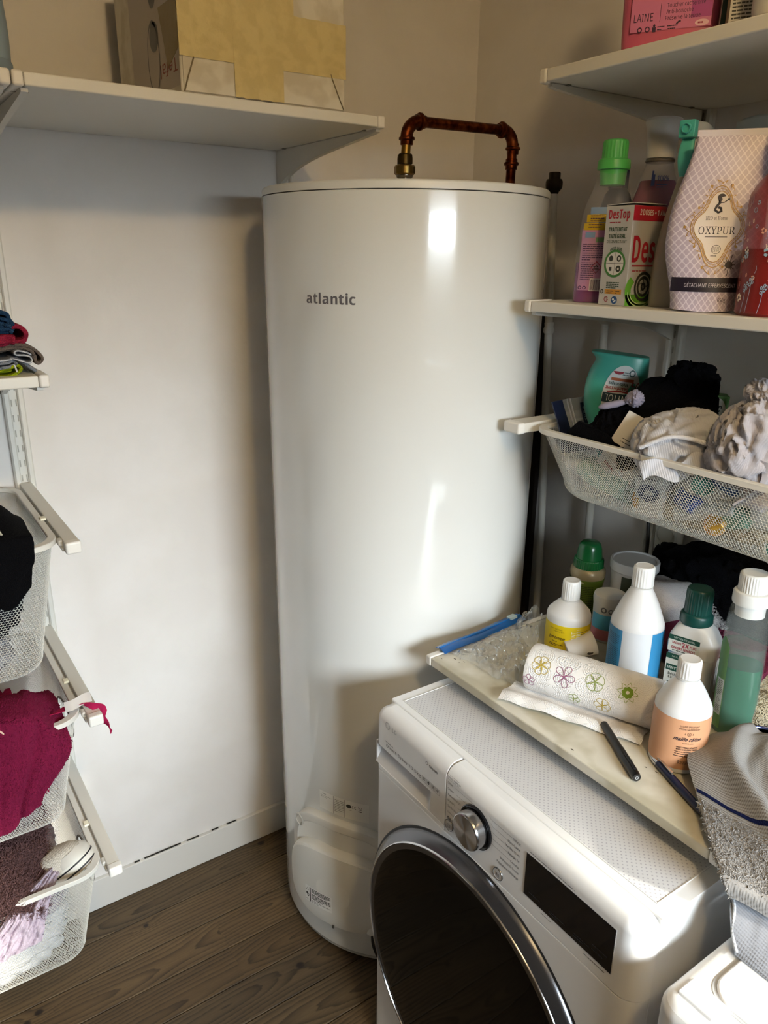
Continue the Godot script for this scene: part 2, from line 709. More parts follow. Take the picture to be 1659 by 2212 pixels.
func _ready() -> void:
	font_sans.font_names = PackedStringArray(["Droid Sans"])
	font_serif.font_names = PackedStringArray(["Droid Serif"])
	font_bold.font_names = PackedStringArray(["Droid Sans"])
	font_bold.font_weight = 700
	rng.seed = 11
	noise.seed = 5
	noise.frequency = 1.0
	noise.fractal_octaves = 3
	# ---------------------------------------------------------------- camera, sky, sun, daylight, exposure
	var cam := Camera3D.new()
	cam.name = "camera"
	cam.fov = rad_to_deg(2.0 * atan(1106.0 / 1641.44))
	cam.near = 0.02
	cam.transform = Transform3D(Basis(Vector3(0.82768815, 0.00953023, 0.56110738), Vector3(0.17246202, 0.94715074, -0.27048537), Vector3(-0.53403106, 0.32064725, 0.78230184)), Vector3(-1.4472, 1.635, 1.7115))
	add_child(cam)
	var env := Environment.new()
	env.background_mode = Environment.BG_SKY
	var sky_m := ProceduralSkyMaterial.new()
	sky_m.sky_top_color = Color(0.50, 0.62, 0.82)
	sky_m.sky_horizon_color = Color(0.86, 0.90, 0.94)
	sky_m.ground_horizon_color = Color(0.45, 0.45, 0.42)
	sky_m.ground_bottom_color = Color(0.25, 0.25, 0.23)
	sky_m.sky_energy_multiplier = 0.5
	var sky := Sky.new()
	sky.sky_material = sky_m
	env.sky = sky
	env.tonemap_mode = Environment.TONE_MAPPER_LINEAR
	env.tonemap_exposure = 1.0
	env.sdfgi_enabled = true
	env.ssao_enabled = true
	env.ssil_enabled = true
	var we := WorldEnvironment.new()
	we.name = "environment"
	we.environment = env
	add_child(we)
	var sun := DirectionalLight3D.new()
	sun.name = "sun"
	sun.light_color = Color(1.0, 0.97, 0.90)
	sun.light_energy = 2.2
	sun.light_angular_distance = 3.0
	sun.shadow_enabled = true
	add_child(sun)
	sun.sky_mode = DirectionalLight3D.SKY_MODE_LIGHT_ONLY
	sun.look_at_from_position(Vector3.ZERO, Vector3(-0.37, -0.45, -1.0))
	# the bright sky that the high window behind the camera looks out on
	var day := AreaLight3D.new()
	day.name = "daylight_window"
	day.area_size = Vector2(5.2, 3.4)
	day.light_color = Color(0.92, 0.97, 1.0)
	day.light_energy = 295.0
	day.area_range = 20.0
	day.shadow_enabled = true
	add_child(day)
	day.position = Vector3(-1.4, 3.4, 5.6)
	day.look_at(Vector3(-1.2, 2.6, 0.0))

	build_room()
	build_shelving()
	build_tank()
	build_washer()
	build_left()
	build_right_shelves()
	build_right_drawer()
	build_board_things()
	build_corner()

# ------------------------------------------------------------------ room
func build_room() -> void:
	var wall := mt("e4e0dc", 0.75)
	wall.normal_enabled = true
	wall.normal_texture = noise_tex(0.02, true, 3.0, 512, null, 5)
	wall.normal_scale = 0.2
	wall.uv1_triplanar = true
	wall.uv1_world_triplanar = true
	wall.uv1_scale = Vector3.ONE * 1.3
	wall.albedo_texture = noise_tex(0.004, false, 1.0, 512, ramp2(Color(0.975, 0.972, 0.965), Color(1, 1, 1), 0.25, 0.7), 5)
	var ceiling := mt("e9e7e2", 0.8)
	structure("wall_back", rbox(2.9, 2.6, 0.15, 0.001, 1), wall, Vector3(-1.3, 1.25, -0.075))
	structure("wall_right", rbox(0.15, 2.6, 3.2, 0.001, 1), wall, Vector3(0.075, 1.25, 1.45))
	structure("wall_left", rbox(0.15, 2.6, 3.2, 0.001, 1), mt("403a34", 0.8), Vector3(-2.675, 1.25, 1.45))
	# the wall behind the camera has a high window and, beside it, a narrow one that the sun comes through
	var X0 := -1.38
	var X1 := -0.42
	var Y0 := 1.1
	var Y1 := 1.85
	var S0 := -0.24
	var S1 := -0.002
	structure("wall_front", join([
		rboxat(-2.75, 0.15, -0.05, Y0, 2.9, 3.05, 0.001, 1), rboxat(-2.75, 0.15, Y1, 2.55, 2.9, 3.05, 0.001, 1),
		rboxat(-2.75, X0, Y0, Y1, 2.9, 3.05, 0.001, 1), rboxat(X1, S0, Y0, Y1, 2.9, 3.05, 0.001, 1),
		rboxat(S0, 0.15, Y0, 1.38, 2.9, 3.05, 0.001, 1), rboxat(S0, 0.15, 1.70, Y1 + 0.001, 2.9, 3.05, 0.001, 1), rboxat(0.12, 0.15, 1.38, 1.70, 2.9, 3.05, 0.001, 1)]), mt("5c564f", 0.8))
	var frame := mt("efeeea", 0.4)
	structure("window_1", join([rboxat(X0, X0 + 0.03, Y0, Y1, 2.95, 3.0), rboxat(X1 - 0.03, X1, Y0, Y1, 2.95, 3.0), rboxat(X0, X1, Y0, Y0 + 0.03, 2.95, 3.0), rboxat(X0, X1, Y1 - 0.03, Y1, 2.95, 3.0)]), frame)
	structure("window_2", join([rboxat(S0, S0 + 0.012, 1.38, 1.70, 2.95, 3.0), rboxat(S0, S1, 1.38, 1.392, 2.95, 3.0), rboxat(S0, S1, 1.688, 1.70, 2.95, 3.0)]), frame)
	# ceiling lamp behind the camera
	var lamp := thing("ceiling_lamp", "round warm ceiling lamp behind the viewer", "lamp", Vector3(-1.25, 2.5, 2.1))
	part(lamp, "base", lathe([[0.0, 0.0], [0.075, 0.0], [0.075, -0.018], [0.060, -0.024], [0.0, -0.024]], 32), frame)
	var glow := mt("fff0d8", 0.5)
	glow = glow.duplicate()
	glow.resource_name = "lit_glass"
	glow.emission_enabled = true
	glow.emission = Color(1.0, 0.87, 0.66)
	glow.emission_energy_multiplier = 1.5
	part(lamp, "bulb", lathe([[0.0, -0.024], [0.04, -0.026], [0.062, -0.045], [0.068, -0.07], [0.058, -0.098], [0.032, -0.116], [0.0, -0.121]], 32), glow)
	var light := OmniLight3D.new()
	light.name = "lamp_light"
	light.light_color = Color(1.0, 0.86, 0.63)
	light.light_energy = 0.95
	light.light_size = 0.06
	light.omni_range = 8.0
	light.omni_attenuation = 2.0
	light.shadow_enabled = true
	lamp.add_child(light)
	light.position = Vector3(0, -0.07, 0)
	structure("ceiling", rbox(2.9, 0.12, 3.2, 0.001, 1), ceiling, Vector3(-1.3, 2.56, 1.45))
	var floor_base := structure("floor", rbox(2.9, 0.1, 3.2, 0.001, 1), mt("15110d", 0.9), Vector3(-1.3, -0.0712, 1.45))
	# planks run along the back wall
	var wood := []
	for k in 5:
		var m := StandardMaterial3D.new()
		m.resource_name = "stained_pine"
		m.albedo_texture = ImageTexture.create_from_image(plank_image(20 + k * 3))
		m.albedo_color = [Color(0.92, 0.92, 0.92), Color(1, 0.97, 0.92), Color(0.85, 0.85, 0.86), Color(1, 0.98, 0.95), Color(0.9, 0.87, 0.82)][k]
		m.roughness = 0.62
		m.normal_enabled = true
		m.normal_texture = noise_tex(0.05, true, 2.0, 256, null, 4)
		m.normal_scale = 0.25
		wood.append(m)
	var shape := rbox(2.595, 0.02, 0.1, 0.0022, 2)
	var arr := shape.surface_get_arrays(0)
	var vv: PackedVector3Array = arr[Mesh.ARRAY_VERTEX]
	var plank_meshes := []
	for variant in 3:
		var uv := PackedVector2Array()
		for p in vv:
			uv.append(Vector2((p.x + 1.3) / 2.4 + variant * 0.31, (p.z + 0.05) / 0.1))
		arr[Mesh.ARRAY_TEX_UV] = uv
		var pm := ArrayMesh.new()
		pm.add_surface_from_arrays(Mesh.PRIMITIVE_TRIANGLES, arr)
		plank_meshes.append(pm)
	for k in 29:
		part(floor_base, "plank", plank_meshes[(k * 2 + k / 3) % 3], wood[(k * 3) % 5], Vector3(0, 0.0712 - 0.0102 - rng.randf() * 0.0006, 0.055 + k * 0.1021 - 1.45))
	var skirting := mt("dad7d1", 0.5)
	var trim_part := structure("baseboard_back", rbox(2.59, 0.092, 0.012, 0.002, 1), skirting, Vector3(-1.3, 0.046, 0.006))
	var gap := []
	for g in [[-1.0, 0.10], [-0.915, 0.035], [-0.85, 0.02], [-1.07, 0.014], [-0.80, 0.03]]:
		gap.append([rbox(g[1], 0.0022, 0.003, 0.0005, 1), at(g[0] + 1.3, 0.0475, -0.0005)])
	part(trim_part, "open_joint", join(gap), mt("15130f", 0.9))
	structure("baseboard_right", rbox(0.012, 0.092, 2.88, 0.002, 1), skirting, Vector3(-0.006, 0.046, 1.46))

# ------------------------------------------------------------------ shelving system
const STEEL := "dcd9d0"
func upright(label: String, x: float, y0: float, y1: float, turn: float) -> void:
	var o := thing("shelf_upright", label, "wall rail", Vector3.ZERO, turn, "")
	var m := mt(STEEL, 0.45)
	var poly := [[-0.02, 0.0], [-0.02, 0.012], [-0.017, 0.016], [-0.010, 0.016], [-0.0075, 0.013], [-0.0075, 0.006], [0.0075, 0.006], [0.0075, 0.013], [0.010, 0.016], [0.017, 0.016], [0.02, 0.012], [0.02, 0.0]]
	part(o, "rail", extrude(poly, y0, y1), m, Vector3(x, 0, 0), Vector3(-PI / 2, 0, 0)).rotation = Vector3(-PI / 2, 0, 0)
	# turned so that the extrusion stands up: profile depth must face the room
	o.get_child(0).basis = Basis(Vector3(-1, 0, 0), Vector3(0, 0, 1), Vector3(0, 1, 0))
	var slots := []
	var y := y0 + 0.02
	while y < y1 - 0.02:
		for s in [-0.0045, 0.0045]:
			slots.append([rbox(0.0025, 0.014, 0.001, 0.0003, 1), at(x + s, y, 0.0062)])
		y += 0.032
	part(o, "slot", join(slots), mt("a9a59b", 0.8)).set_meta("kind", "stuff")
	for sy in [y0 + 0.03, y1 - 0.1]:
		part(o, "screw", join([[lathe([[0.0, 0.003], [0.003, 0.0028], [0.005, 0.0012], [0.0055, 0.0]], 14), at(x, sy, 0.0065, Vector3(PI / 2, 0, 0))], [rbox(0.006, 0.0012, 0.0008, 0.0002, 1), at(x, sy, 0.0097)], [rbox(0.0012, 0.006, 0.0008, 0.0002, 1), at(x, sy, 0.0097)]]), mt("b0aea8", 0.35, 0.8))

func wall_shelf(label: String, x0: float, x1: float, y0: float, th: float, z0: float, z1: float, turn: float, brackets: Array, group := "", called := "wall_shelf", caps := 3) -> Node3D:
	var o := thing(called, label, "shelf", Vector3.ZERO, turn, group)
	var m := mt(STEEL, 0.42)
	var pm := m
	if called == "shelf_board":
		pm = mt("d6d1c2", 0.5)
		pm.albedo_texture = noise_tex(0.008, false, 1.0, 256, ramp2(Color(0.86, 0.85, 0.80), Color(1, 1, 1), 0.3, 0.62), 5)
		pm.uv1_triplanar = true
		pm.uv1_scale = Vector3.ONE * 2.5
	part(o, "shelf_panel", join([rboxat(x0 + 0.016, x1 - 0.016, y0, y0 + th, z0, z1, 0.0025, 3)]), pm)
	for s in 2:
		if not (caps & (1 << s)):
			continue
		var xa := x0 if s == 0 else x1 - 0.0155
		part(o, "end_cap", join([rboxat(xa, xa + 0.0155, y0 - 0.0015, y0 + th + 0.0015, z1 - 0.06, z1 + 0.0015, 0.004, 3), rboxat(xa + 0.001, xa + 0.0145, y0, y0 + th, z0, z1 - 0.058, 0.002, 1)]), mt("e2ded6", 0.4))
	for bx in brackets:
		var zt := z1 - 0.012
		var pl := [[0.017, y0 - 0.001], [zt, y0 - 0.001], [zt, y0 - 0.006]]
		for k in 13:
			var t := k / 12.0
			pl.append([lerpf(zt - 0.01, 0.024, t), y0 - 0.008 - 0.062 * (0.55 * t + 0.45 * pow(t, 5.0))])
		pl.append([0.017, y0 - 0.072])
		var e := extrude(pl, -0.005, 0.005, true)
		part(o, "bracket", e, m).transform = Transform3D(Basis(Vector3(0, 0, 1), Vector3(0, 1, 0), Vector3(-1, 0, 0)), Vector3(bx, 0, 0))
		for zc in [0.054, z1 - 0.047]:
			part(o, "bracket_clip", rbox(0.024, 0.0018, 0.007, 0.0004, 1), mt("8d8a82", 0.6), Vector3(bx, y0 - 0.0009, zc))
	return o

func build_shelving() -> void:
	upright("white wall rail carrying the mesh drawers, at the left edge", -1.205, 0.36, 2.25, 0.0)
	upright("white wall rail half hidden behind the tall water heater", -0.567, 0.6, 2.25, 0.0)
	upright("white wall rail on the right wall behind the detergent shelves", 0.696, 0.5, 2.25, RIGHT_TURN)
	upright("white wall rail hidden at the far right beyond the frame", 1.29, 0.5, 2.25, RIGHT_TURN)
	wall_shelf("white upper shelf carrying the taped cardboard box", -1.207, -0.578, 1.856, 0.018, 0.004, 0.429, 0.0, [-0.567 - 0.018, -1.19], "")
	wall_shelf("white shelf in the upper left corner carrying the pale blue panel", -1.84, -1.2085, 1.856, 0.018, 0.004, 0.429, 0.0, [-1.222], "")
	wall_shelf("white shelf on the left carrying the stack of folded cloths", -1.84, -1.209, 1.4335, 0.018, 0.004, 0.429, 0.0, [-1.222], "")
	wall_shelf("white top shelf on the right carrying the pink detergent bottle", 0.677, 1.307, 1.907, 0.019, 0.004, 0.438, RIGHT_TURN, [0.69, 1.29], "")
	wall_shelf("white middle shelf on the right crowded with cleaning products", 0.677, 1.307, 1.541, 0.018, 0.004, 0.438, RIGHT_TURN, [0.69, 1.29], "")
	wall_shelf("stained white shelf board just above the washing machine", 0.677, 1.307, 0.882, 0.018, 0.03, 0.638, RIGHT_TURN, [], "", "shelf_board")

# ------------------------------------------------------------------ water heater
func build_tank() -> void:
	var c := Vector3(-0.467, 0.0, 0.342)
	var front := deg_to_rad(-63.0)
	var o := thing("water_heater", "tall white glossy cylindrical water heater standing in the corner", "water heater", c)
	var white := mt("dfe0dd", 0.16, 0.0, {"clearcoat_enabled": true, "clearcoat": 0.8, "clearcoat_roughness": 0.04})
	white.normal_enabled = true
	white.normal_texture = noise_tex(0.008, true, 2.0, 256, null, 2)
	white.normal_scale = 0.05
	white.uv1_triplanar = true
	white.uv1_scale = Vector3(2.0, 0.7, 2.0)
	var R := 0.2925
	part(o, "body", lathe([[0.0, 0.012], [R - 0.012, 0.012], [R - 0.006, 0.014], [R - 0.004, 0.022], [R - 0.002, 0.026], [R, 0.03], [R, 0.3], [R, 0.9], [R, 1.5], [R, 1.7395], [R - 0.001, 1.7405], [R - 0.004, 1.7405]], 96, 30.0), white)
	part(o, "joint", lathe([[0.27, 1.7385], [R - 0.0035, 1.7385], [R - 0.0035, 1.744], [0.27, 1.744]], 64), mt("2b2a27", 0.8))
	part(o, "lid", lathe([[R - 0.006, 1.7422], [R - 0.0012, 1.7424], [R - 0.001, 1.753], [R - 0.0035, 1.7565], [R - 0.008, 1.7575], [0.1, 1.7578], [0.0, 1.758]], 96, 50.0), mt("dcdcd8", 0.35))
	for k in 3:
		var a := TAU * k / 3 + 0.4
		part(o, "foot", lathe([[0.02, 0.0], [0.022, 0.006], [0.018, 0.013]], 16), mt("2a2927", 0.7), Vector3(cos(a) * 0.23, 0, sin(a) * 0.23))
	var face := round_face(R + 0.0004, 1.559, front)
	var logo := letters("atlantic", 0.0185, face, font_bold, 0.106)
	if logo.size():
		part(o, "logo_lettering", logo[0], mt("77757a", 0.35, 0.3))
	# plate above the cover
	var lf := round_face(R + 0.0003, 0.444, deg_to_rad(-59.6))
	var W := 0.128
	part(o, "rating_plate", bar(lf, 0, 0, W, 0.049, 16)[0], mt("e4e4df", 0.5))
	var ink := []
	var lf2 := round_face(R + 0.0006, 0.444, deg_to_rad(-59.6))
	ink.append(bar(lf2, -0.0235, 0, 0.0008, 0.048)); ink.append(bar(lf2, 0.006, 0, 0.0008, 0.048))
	ink.append(letters("atlantic", 0.0022, lift(func(x: float, y: float): return lf2.call(x - 0.05, y + 0.0185), 0.0), font_bold))
	ink.append(lines(lf2, -0.0445, 0.013, 0.032, 2, 0.004, 0.0007, 3))
	ink.append(lines(lf2, -0.009, 0.016, 0.024, 8, 0.0045, 0.0009, 4))
	ink.append(disc(lf2, 0.016, 0.010, 0.0065, 0.005))
	for s in [0.0265, 0.0325]:
		ink.append(disc(lf2, s, 0.010, 0.0028, 0.004, 0.65, PI * 0.35, PI * 1.65))
	ink.append(bar(lf2, 0.0312, 0.010, 0.0022, 0.0008))
	ink.append(letters("CE", 0.0001, lf2))
	ink.append(stroke(lf2, [Vector2(0.040, 0.014), Vector2(0.0415, 0.006), Vector2(0.0455, 0.006), Vector2(0.047, 0.014)], 0.0008))
	ink.append(stroke(lf2, [Vector2(0.039, 0.014), Vector2(0.048, 0.006)], 0.0008))
	ink.append(bar(lf2, 0.0435, 0.002, 0.008, 0.0022))
	ink.append(lines(lf2, 0.022, 0.0, 0.012, 1, 0.004, 0.0009, 8))
	part(o.get_node("rating_plate"), "printing", join(ink.filter(func(e): return e.size() > 0)), mt("35342f", 0.6))
	# service cover
	var az := deg_to_rad(-61.0)
	var cover := func(hw: float, hh: float, cy: float, prof: Array, e: float) -> ArrayMesh:
		var rows := []
		for pr in prof:
			var row := PackedVector3Array()
			for k in 48:
				var t := TAU * k / 48
				var x: float = hw * pr[0] * signf(cos(t)) * pow(absf(cos(t)), 2.0 / e)
				var y: float = hh * pr[0] * signf(sin(t)) * pow(absf(sin(t)), 2.0 / e)
				var a := az + x / R
				row.append(Vector3((R + pr[1]) * sin(a), cy + y, (R + pr[1]) * cos(a)))
			rows.append(row)
		return skin(rows, true, false, true, 30.0)
	var pl := mt("d9d8d2", 0.42)
	part(o, "cover_flange", cover.call(0.137, 0.142, 0.268, [[1.0, 0.0], [0.995, 0.012], [0.98, 0.018], [0.95, 0.02], [0.86, 0.02], [0.84, 0.018]], 3.4), pl)
	part(o, "service_cover", cover.call(0.131, 0.108, 0.227, [[1.0, 0.0], [0.99, 0.022], [0.965, 0.031], [0.93, 0.035], [0.80, 0.038], [0.6, 0.0395], [0.3, 0.040]], 3.0), pl)
	for s in [-0.107, 0.107]:
		var a2: float = az + s / R
		var hole := lathe([[0.016, 0.0], [0.0135, 0.002], [0.012, -0.008], [0.0, -0.012]], 20, 60.0)
		part(o, "screw_recess", hole, mt("b9b8b2", 0.4), Vector3((R + 0.0195) * sin(a2), 0.366, (R + 0.0195) * cos(a2)), Vector3(PI / 2, a2, 0))
	var sf := round_face(R + 0.0402, 0.192, az - deg_to_rad(7.0))
	part(o.get_node("service_cover"), "warning_sticker", bar(sf, 0, 0, 0.079, 0.046, 10)[0], mt("e6e6e2", 0.5))
	var sf2 := round_face(R + 0.0406, 0.192, az - deg_to_rad(7.0))
	var ink2 := [bar(sf2, -0.0235, 0, 0.0032, 0.043)]
	ink2.append(lines(sf2, 0.0085, 0.0195, 0.056, 4, 0.0033, 0.0021, 5))
	ink2.append(lines(sf2, 0.0085, 0.0035, 0.056, 4, 0.0040, 0.0022, 6))
	ink2.append(lines(sf2, 0.0085, -0.0145, 0.056, 2, 0.0042, 0.0013, 7))
	ink2.append(stroke(sf2, [Vector2(-0.036, 0.010), Vector2(-0.032, 0.017), Vector2(-0.028, 0.010), Vector2(-0.036, 0.010)], 0.0009))
	ink2.append(disc(sf2, -0.0335, 0.0, 0.003, 0.004)); ink2.append(disc(sf2, -0.030, -0.004, 0.003, 0.005, 0.5)); ink2.append(lines(sf2, -0.032, -0.0175, 0.012, 1, 0.003, 0.001, 9))
	part(o.get_node("service_cover"), "printing", join(ink2.filter(func(e): return e.size() > 0)), mt("2f2e2b", 0.6))
	part(o.get_node("service_cover"), "catch", join([[rbox(0.005, 0.008, 0.004, 0.001, 1), at((R + 0.037) * sin(az), 0.127, (R + 0.037) * cos(az), Vector3(0, az, 0))]]), mt("4a4843", 0.6))
	# power cable
	var ca := deg_to_rad(-44.0)
	var cp := []
	for e in [[0.03, 0.14, 0.0], [0.035, 0.10, 0.004], [0.03, 0.05, 0.02], [0.03, 0.012, 0.05], [0.06, 0.006, 0.09], [0.02, 0.006, 0.16]]:
		var a3: float = ca + e[2] / R
		cp.append(Vector3((R + e[0]) * sin(a3), e[1], (R + e[0]) * cos(a3)))
	part(o, "power_cable", tube(curve(cp, 24), 0.0045, 10), mt("131313", 0.45))
	part(o, "cable_gland", tube([Vector3((R + 0.02) * sin(ca), 0.165, (R + 0.02) * cos(ca)), Vector3((R + 0.032) * sin(ca), 0.135, (R + 0.032) * cos(ca))], 0.013, 14), pl)

	# copper pipe on top: brass union, riser, elbow, run, elbow, drop
	var t := thing("copper_pipe", "brown copper pipe arching from the heater's top to the corner", "pipe", Vector3.ZERO)
	var cu := mt("7a4427", 0.28, 1.0)
	cu.albedo_texture = noise_tex(0.03, false, 1.0, 256, ramp2(Color(0.55, 0.42, 0.36), Color(1.0, 0.95, 0.9), 0.25, 0.75), 4)
	cu.uv1_triplanar = true
	cu.uv1_scale = Vector3.ONE * 6.0
	cu.roughness = 0.33
	var brass := mt("8c7440", 0.3, 1.0)
	var p0 := Vector3(-0.470, 1.7585, 0.342)
	var p1 := Vector3(-0.466, 1.889, 0.342)
	var p2 := Vector3(-0.185, 1.893, 0.348)
	var p3 := Vector3(-0.194, 1.7585, 0.357)
	var rp := 0.0105
	var bend := func(a: Vector3, b: Vector3, d: Vector3, r: float) -> Array:
		var out := []
		var u := (a - b).normalized() * r
		var w := (d - b).normalized() * r
		for k in 9:
			var q := PI / 2 * k / 8
			out.append(b + u * (1 - sin(q)) + w * (1 - cos(q)))
		return out
	part(t, "elbow", tube(bend.call(p0, p1, p2, 0.030), rp + 0.002, 16, false), cu)
	part(t, "elbow", tube(bend.call(p1, p2, p3, 0.030), rp + 0.002, 16, false), cu)
	var dx := (p2 - p1).normalized()
	part(t, "tube_run", tube([p1 + dx * 0.028, p2 - dx * 0.028], rp, 16), cu)
	part(t, "riser", tube([p0 + Vector3(0, 0.05, 0), p1 - Vector3(0, 0.028, 0)], rp - 0.001, 16), mt("9a7a3c", 0.28, 1.0))
	part(t, "drop", tube([p2 + (p3 - p2).normalized() * 0.028, p3], rp, 16), cu)
	var bead := func(at_p: Vector3, dir: Vector3, wide: float) -> Mesh:
		var rows := []
		var fr := frames([at_p - dir * 0.01, at_p + dir * 0.01])
		for e in [[-0.011, 0.0125], [-0.009, 0.0128], [-0.005, 0.0128], [-0.003, 0.0128 + wide], [0.001, 0.0128 + wide], [0.003, 0.0128], [0.010, 0.0128], [0.011, 0.0115]]:
			var row := PackedVector3Array()
			for k in 18:
				var a := TAU * k / 18
				row.append(at_p + dir * e[0] + (fr[0][1] * cos(a) + fr[0][2] * sin(a)) * e[1])
			rows.append(row)
		return skin(rows, true, true, true, 60.0)
	part(t, "collar", bead.call(p1 + dx * 0.032, dx, 0.004), cu)
	part(t, "collar", bead.call(p2 - dx * 0.032, dx, 0.004), cu)
	part(t, "collar", bead.call(p1 - Vector3(0, 0.034, 0), Vector3.DOWN, 0.0035), cu)
	part(t, "collar", bead.call(p2 - Vector3(0, 0.036, -0.002), Vector3.DOWN, 0.0035), cu)
	part(t, "collar", bead.call(p2.lerp(p3, 0.50), (p3 - p2).normalized(), 0.0035), cu)
	var hexnut := func(r: float, h: float, ch: float) -> ArrayMesh:
		return lathe([[r - ch, 0.0], [r, ch], [r, h - ch], [r - ch, h]], 6, 20.0)
	part(t, "union_nut", hexnut.call(0.0215, 0.019, 0.003), brass, p0 + Vector3(0, 0.030, 0), Vector3(0, 0.3, 0))
	part(t, "upper_nut", lathe([[0.0165, 0.0], [0.0165, 0.010], [0.0155, 0.017], [0.0135, 0.019]], 6, 25.0), mt("4a3d24", 0.4, 1.0), p0 + Vector3(0, 0.0505, 0), Vector3(0, 0.1, 0))
	part(t, "nipple", lathe([[0.0205, 0.0], [0.0215, 0.004], [0.0205, 0.010], [0.015, 0.014], [0.0145, 0.024], [0.017, 0.027], [0.017, 0.030]], 24, 40.0), mt("8a8478", 0.25, 1.0), p0)

	# painted pipes in the corner between heater and right wall
	var paint := mt("cfccc3", 0.5)
	var wp := thing("painted_pipe", "white painted pipe with a dark brass cap right of the heater", "pipe", Vector3(-0.058, 0, 0.38), 0.0)
	part(wp, "tube", tube([Vector3(0, 0.01, 0.05), Vector3(0, 1.0, 0.022), Vector3(0, 1.775, -0.022)], 0.0095, 16), paint)
	part(wp, "coupling", lathe([[0.0105, 0.0], [0.0125, 0.003], [0.0125, 0.012], [0.0105, 0.016], [0.0115, 0.024], [0.0105, 0.027]], 18), paint, Vector3(0, 1.458, -0.004))
	part(wp, "cap", lathe([[0.0105, 0.0], [0.012, 0.004], [0.0185, 0.012], [0.0195, 0.018], [0.0195, 0.026], [0.017, 0.031], [0.0135, 0.031], [0.0135, 0.044], [0.012, 0.046]], 18, 40.0), mt("2c2216", 0.45, 0.6), Vector3(0, 1.772, -0.022))
	var wp2 := thing("painted_pipe", "white painted pipe running down the right wall behind the basket", "pipe", Vector3(-0.03, 0, 0.525), 0.0)
	part(wp2, "tube", tube([Vector3(0, 0.01, 0.02), Vector3(0, 1.0, 0.01), Vector3(0, 1.53, -0.006)], 0.0095, 16), paint)
	part(wp2, "coupling", lathe([[0.0105, 0.0], [0.0125, 0.003], [0.0125, 0.020], [0.0105, 0.024]], 18), paint, Vector3(0, 1.49, -0.005))

# ------------------------------------------------------------------ washing machine
func dotted_image() -> Image:
	var im := Image.create(64, 64, false, Image.FORMAT_RGBA8)
	im.fill(Color(0.80, 0.80, 0.81))
	for y in 64:
		for x in 64:
			for c in [Vector2(16, 16), Vector2(48, 48)]:
				if Vector2(x, y).distance_to(c) < 8.5:
					im.set_pixel(x, y, Color(0.66, 0.66, 0.69))
	return im

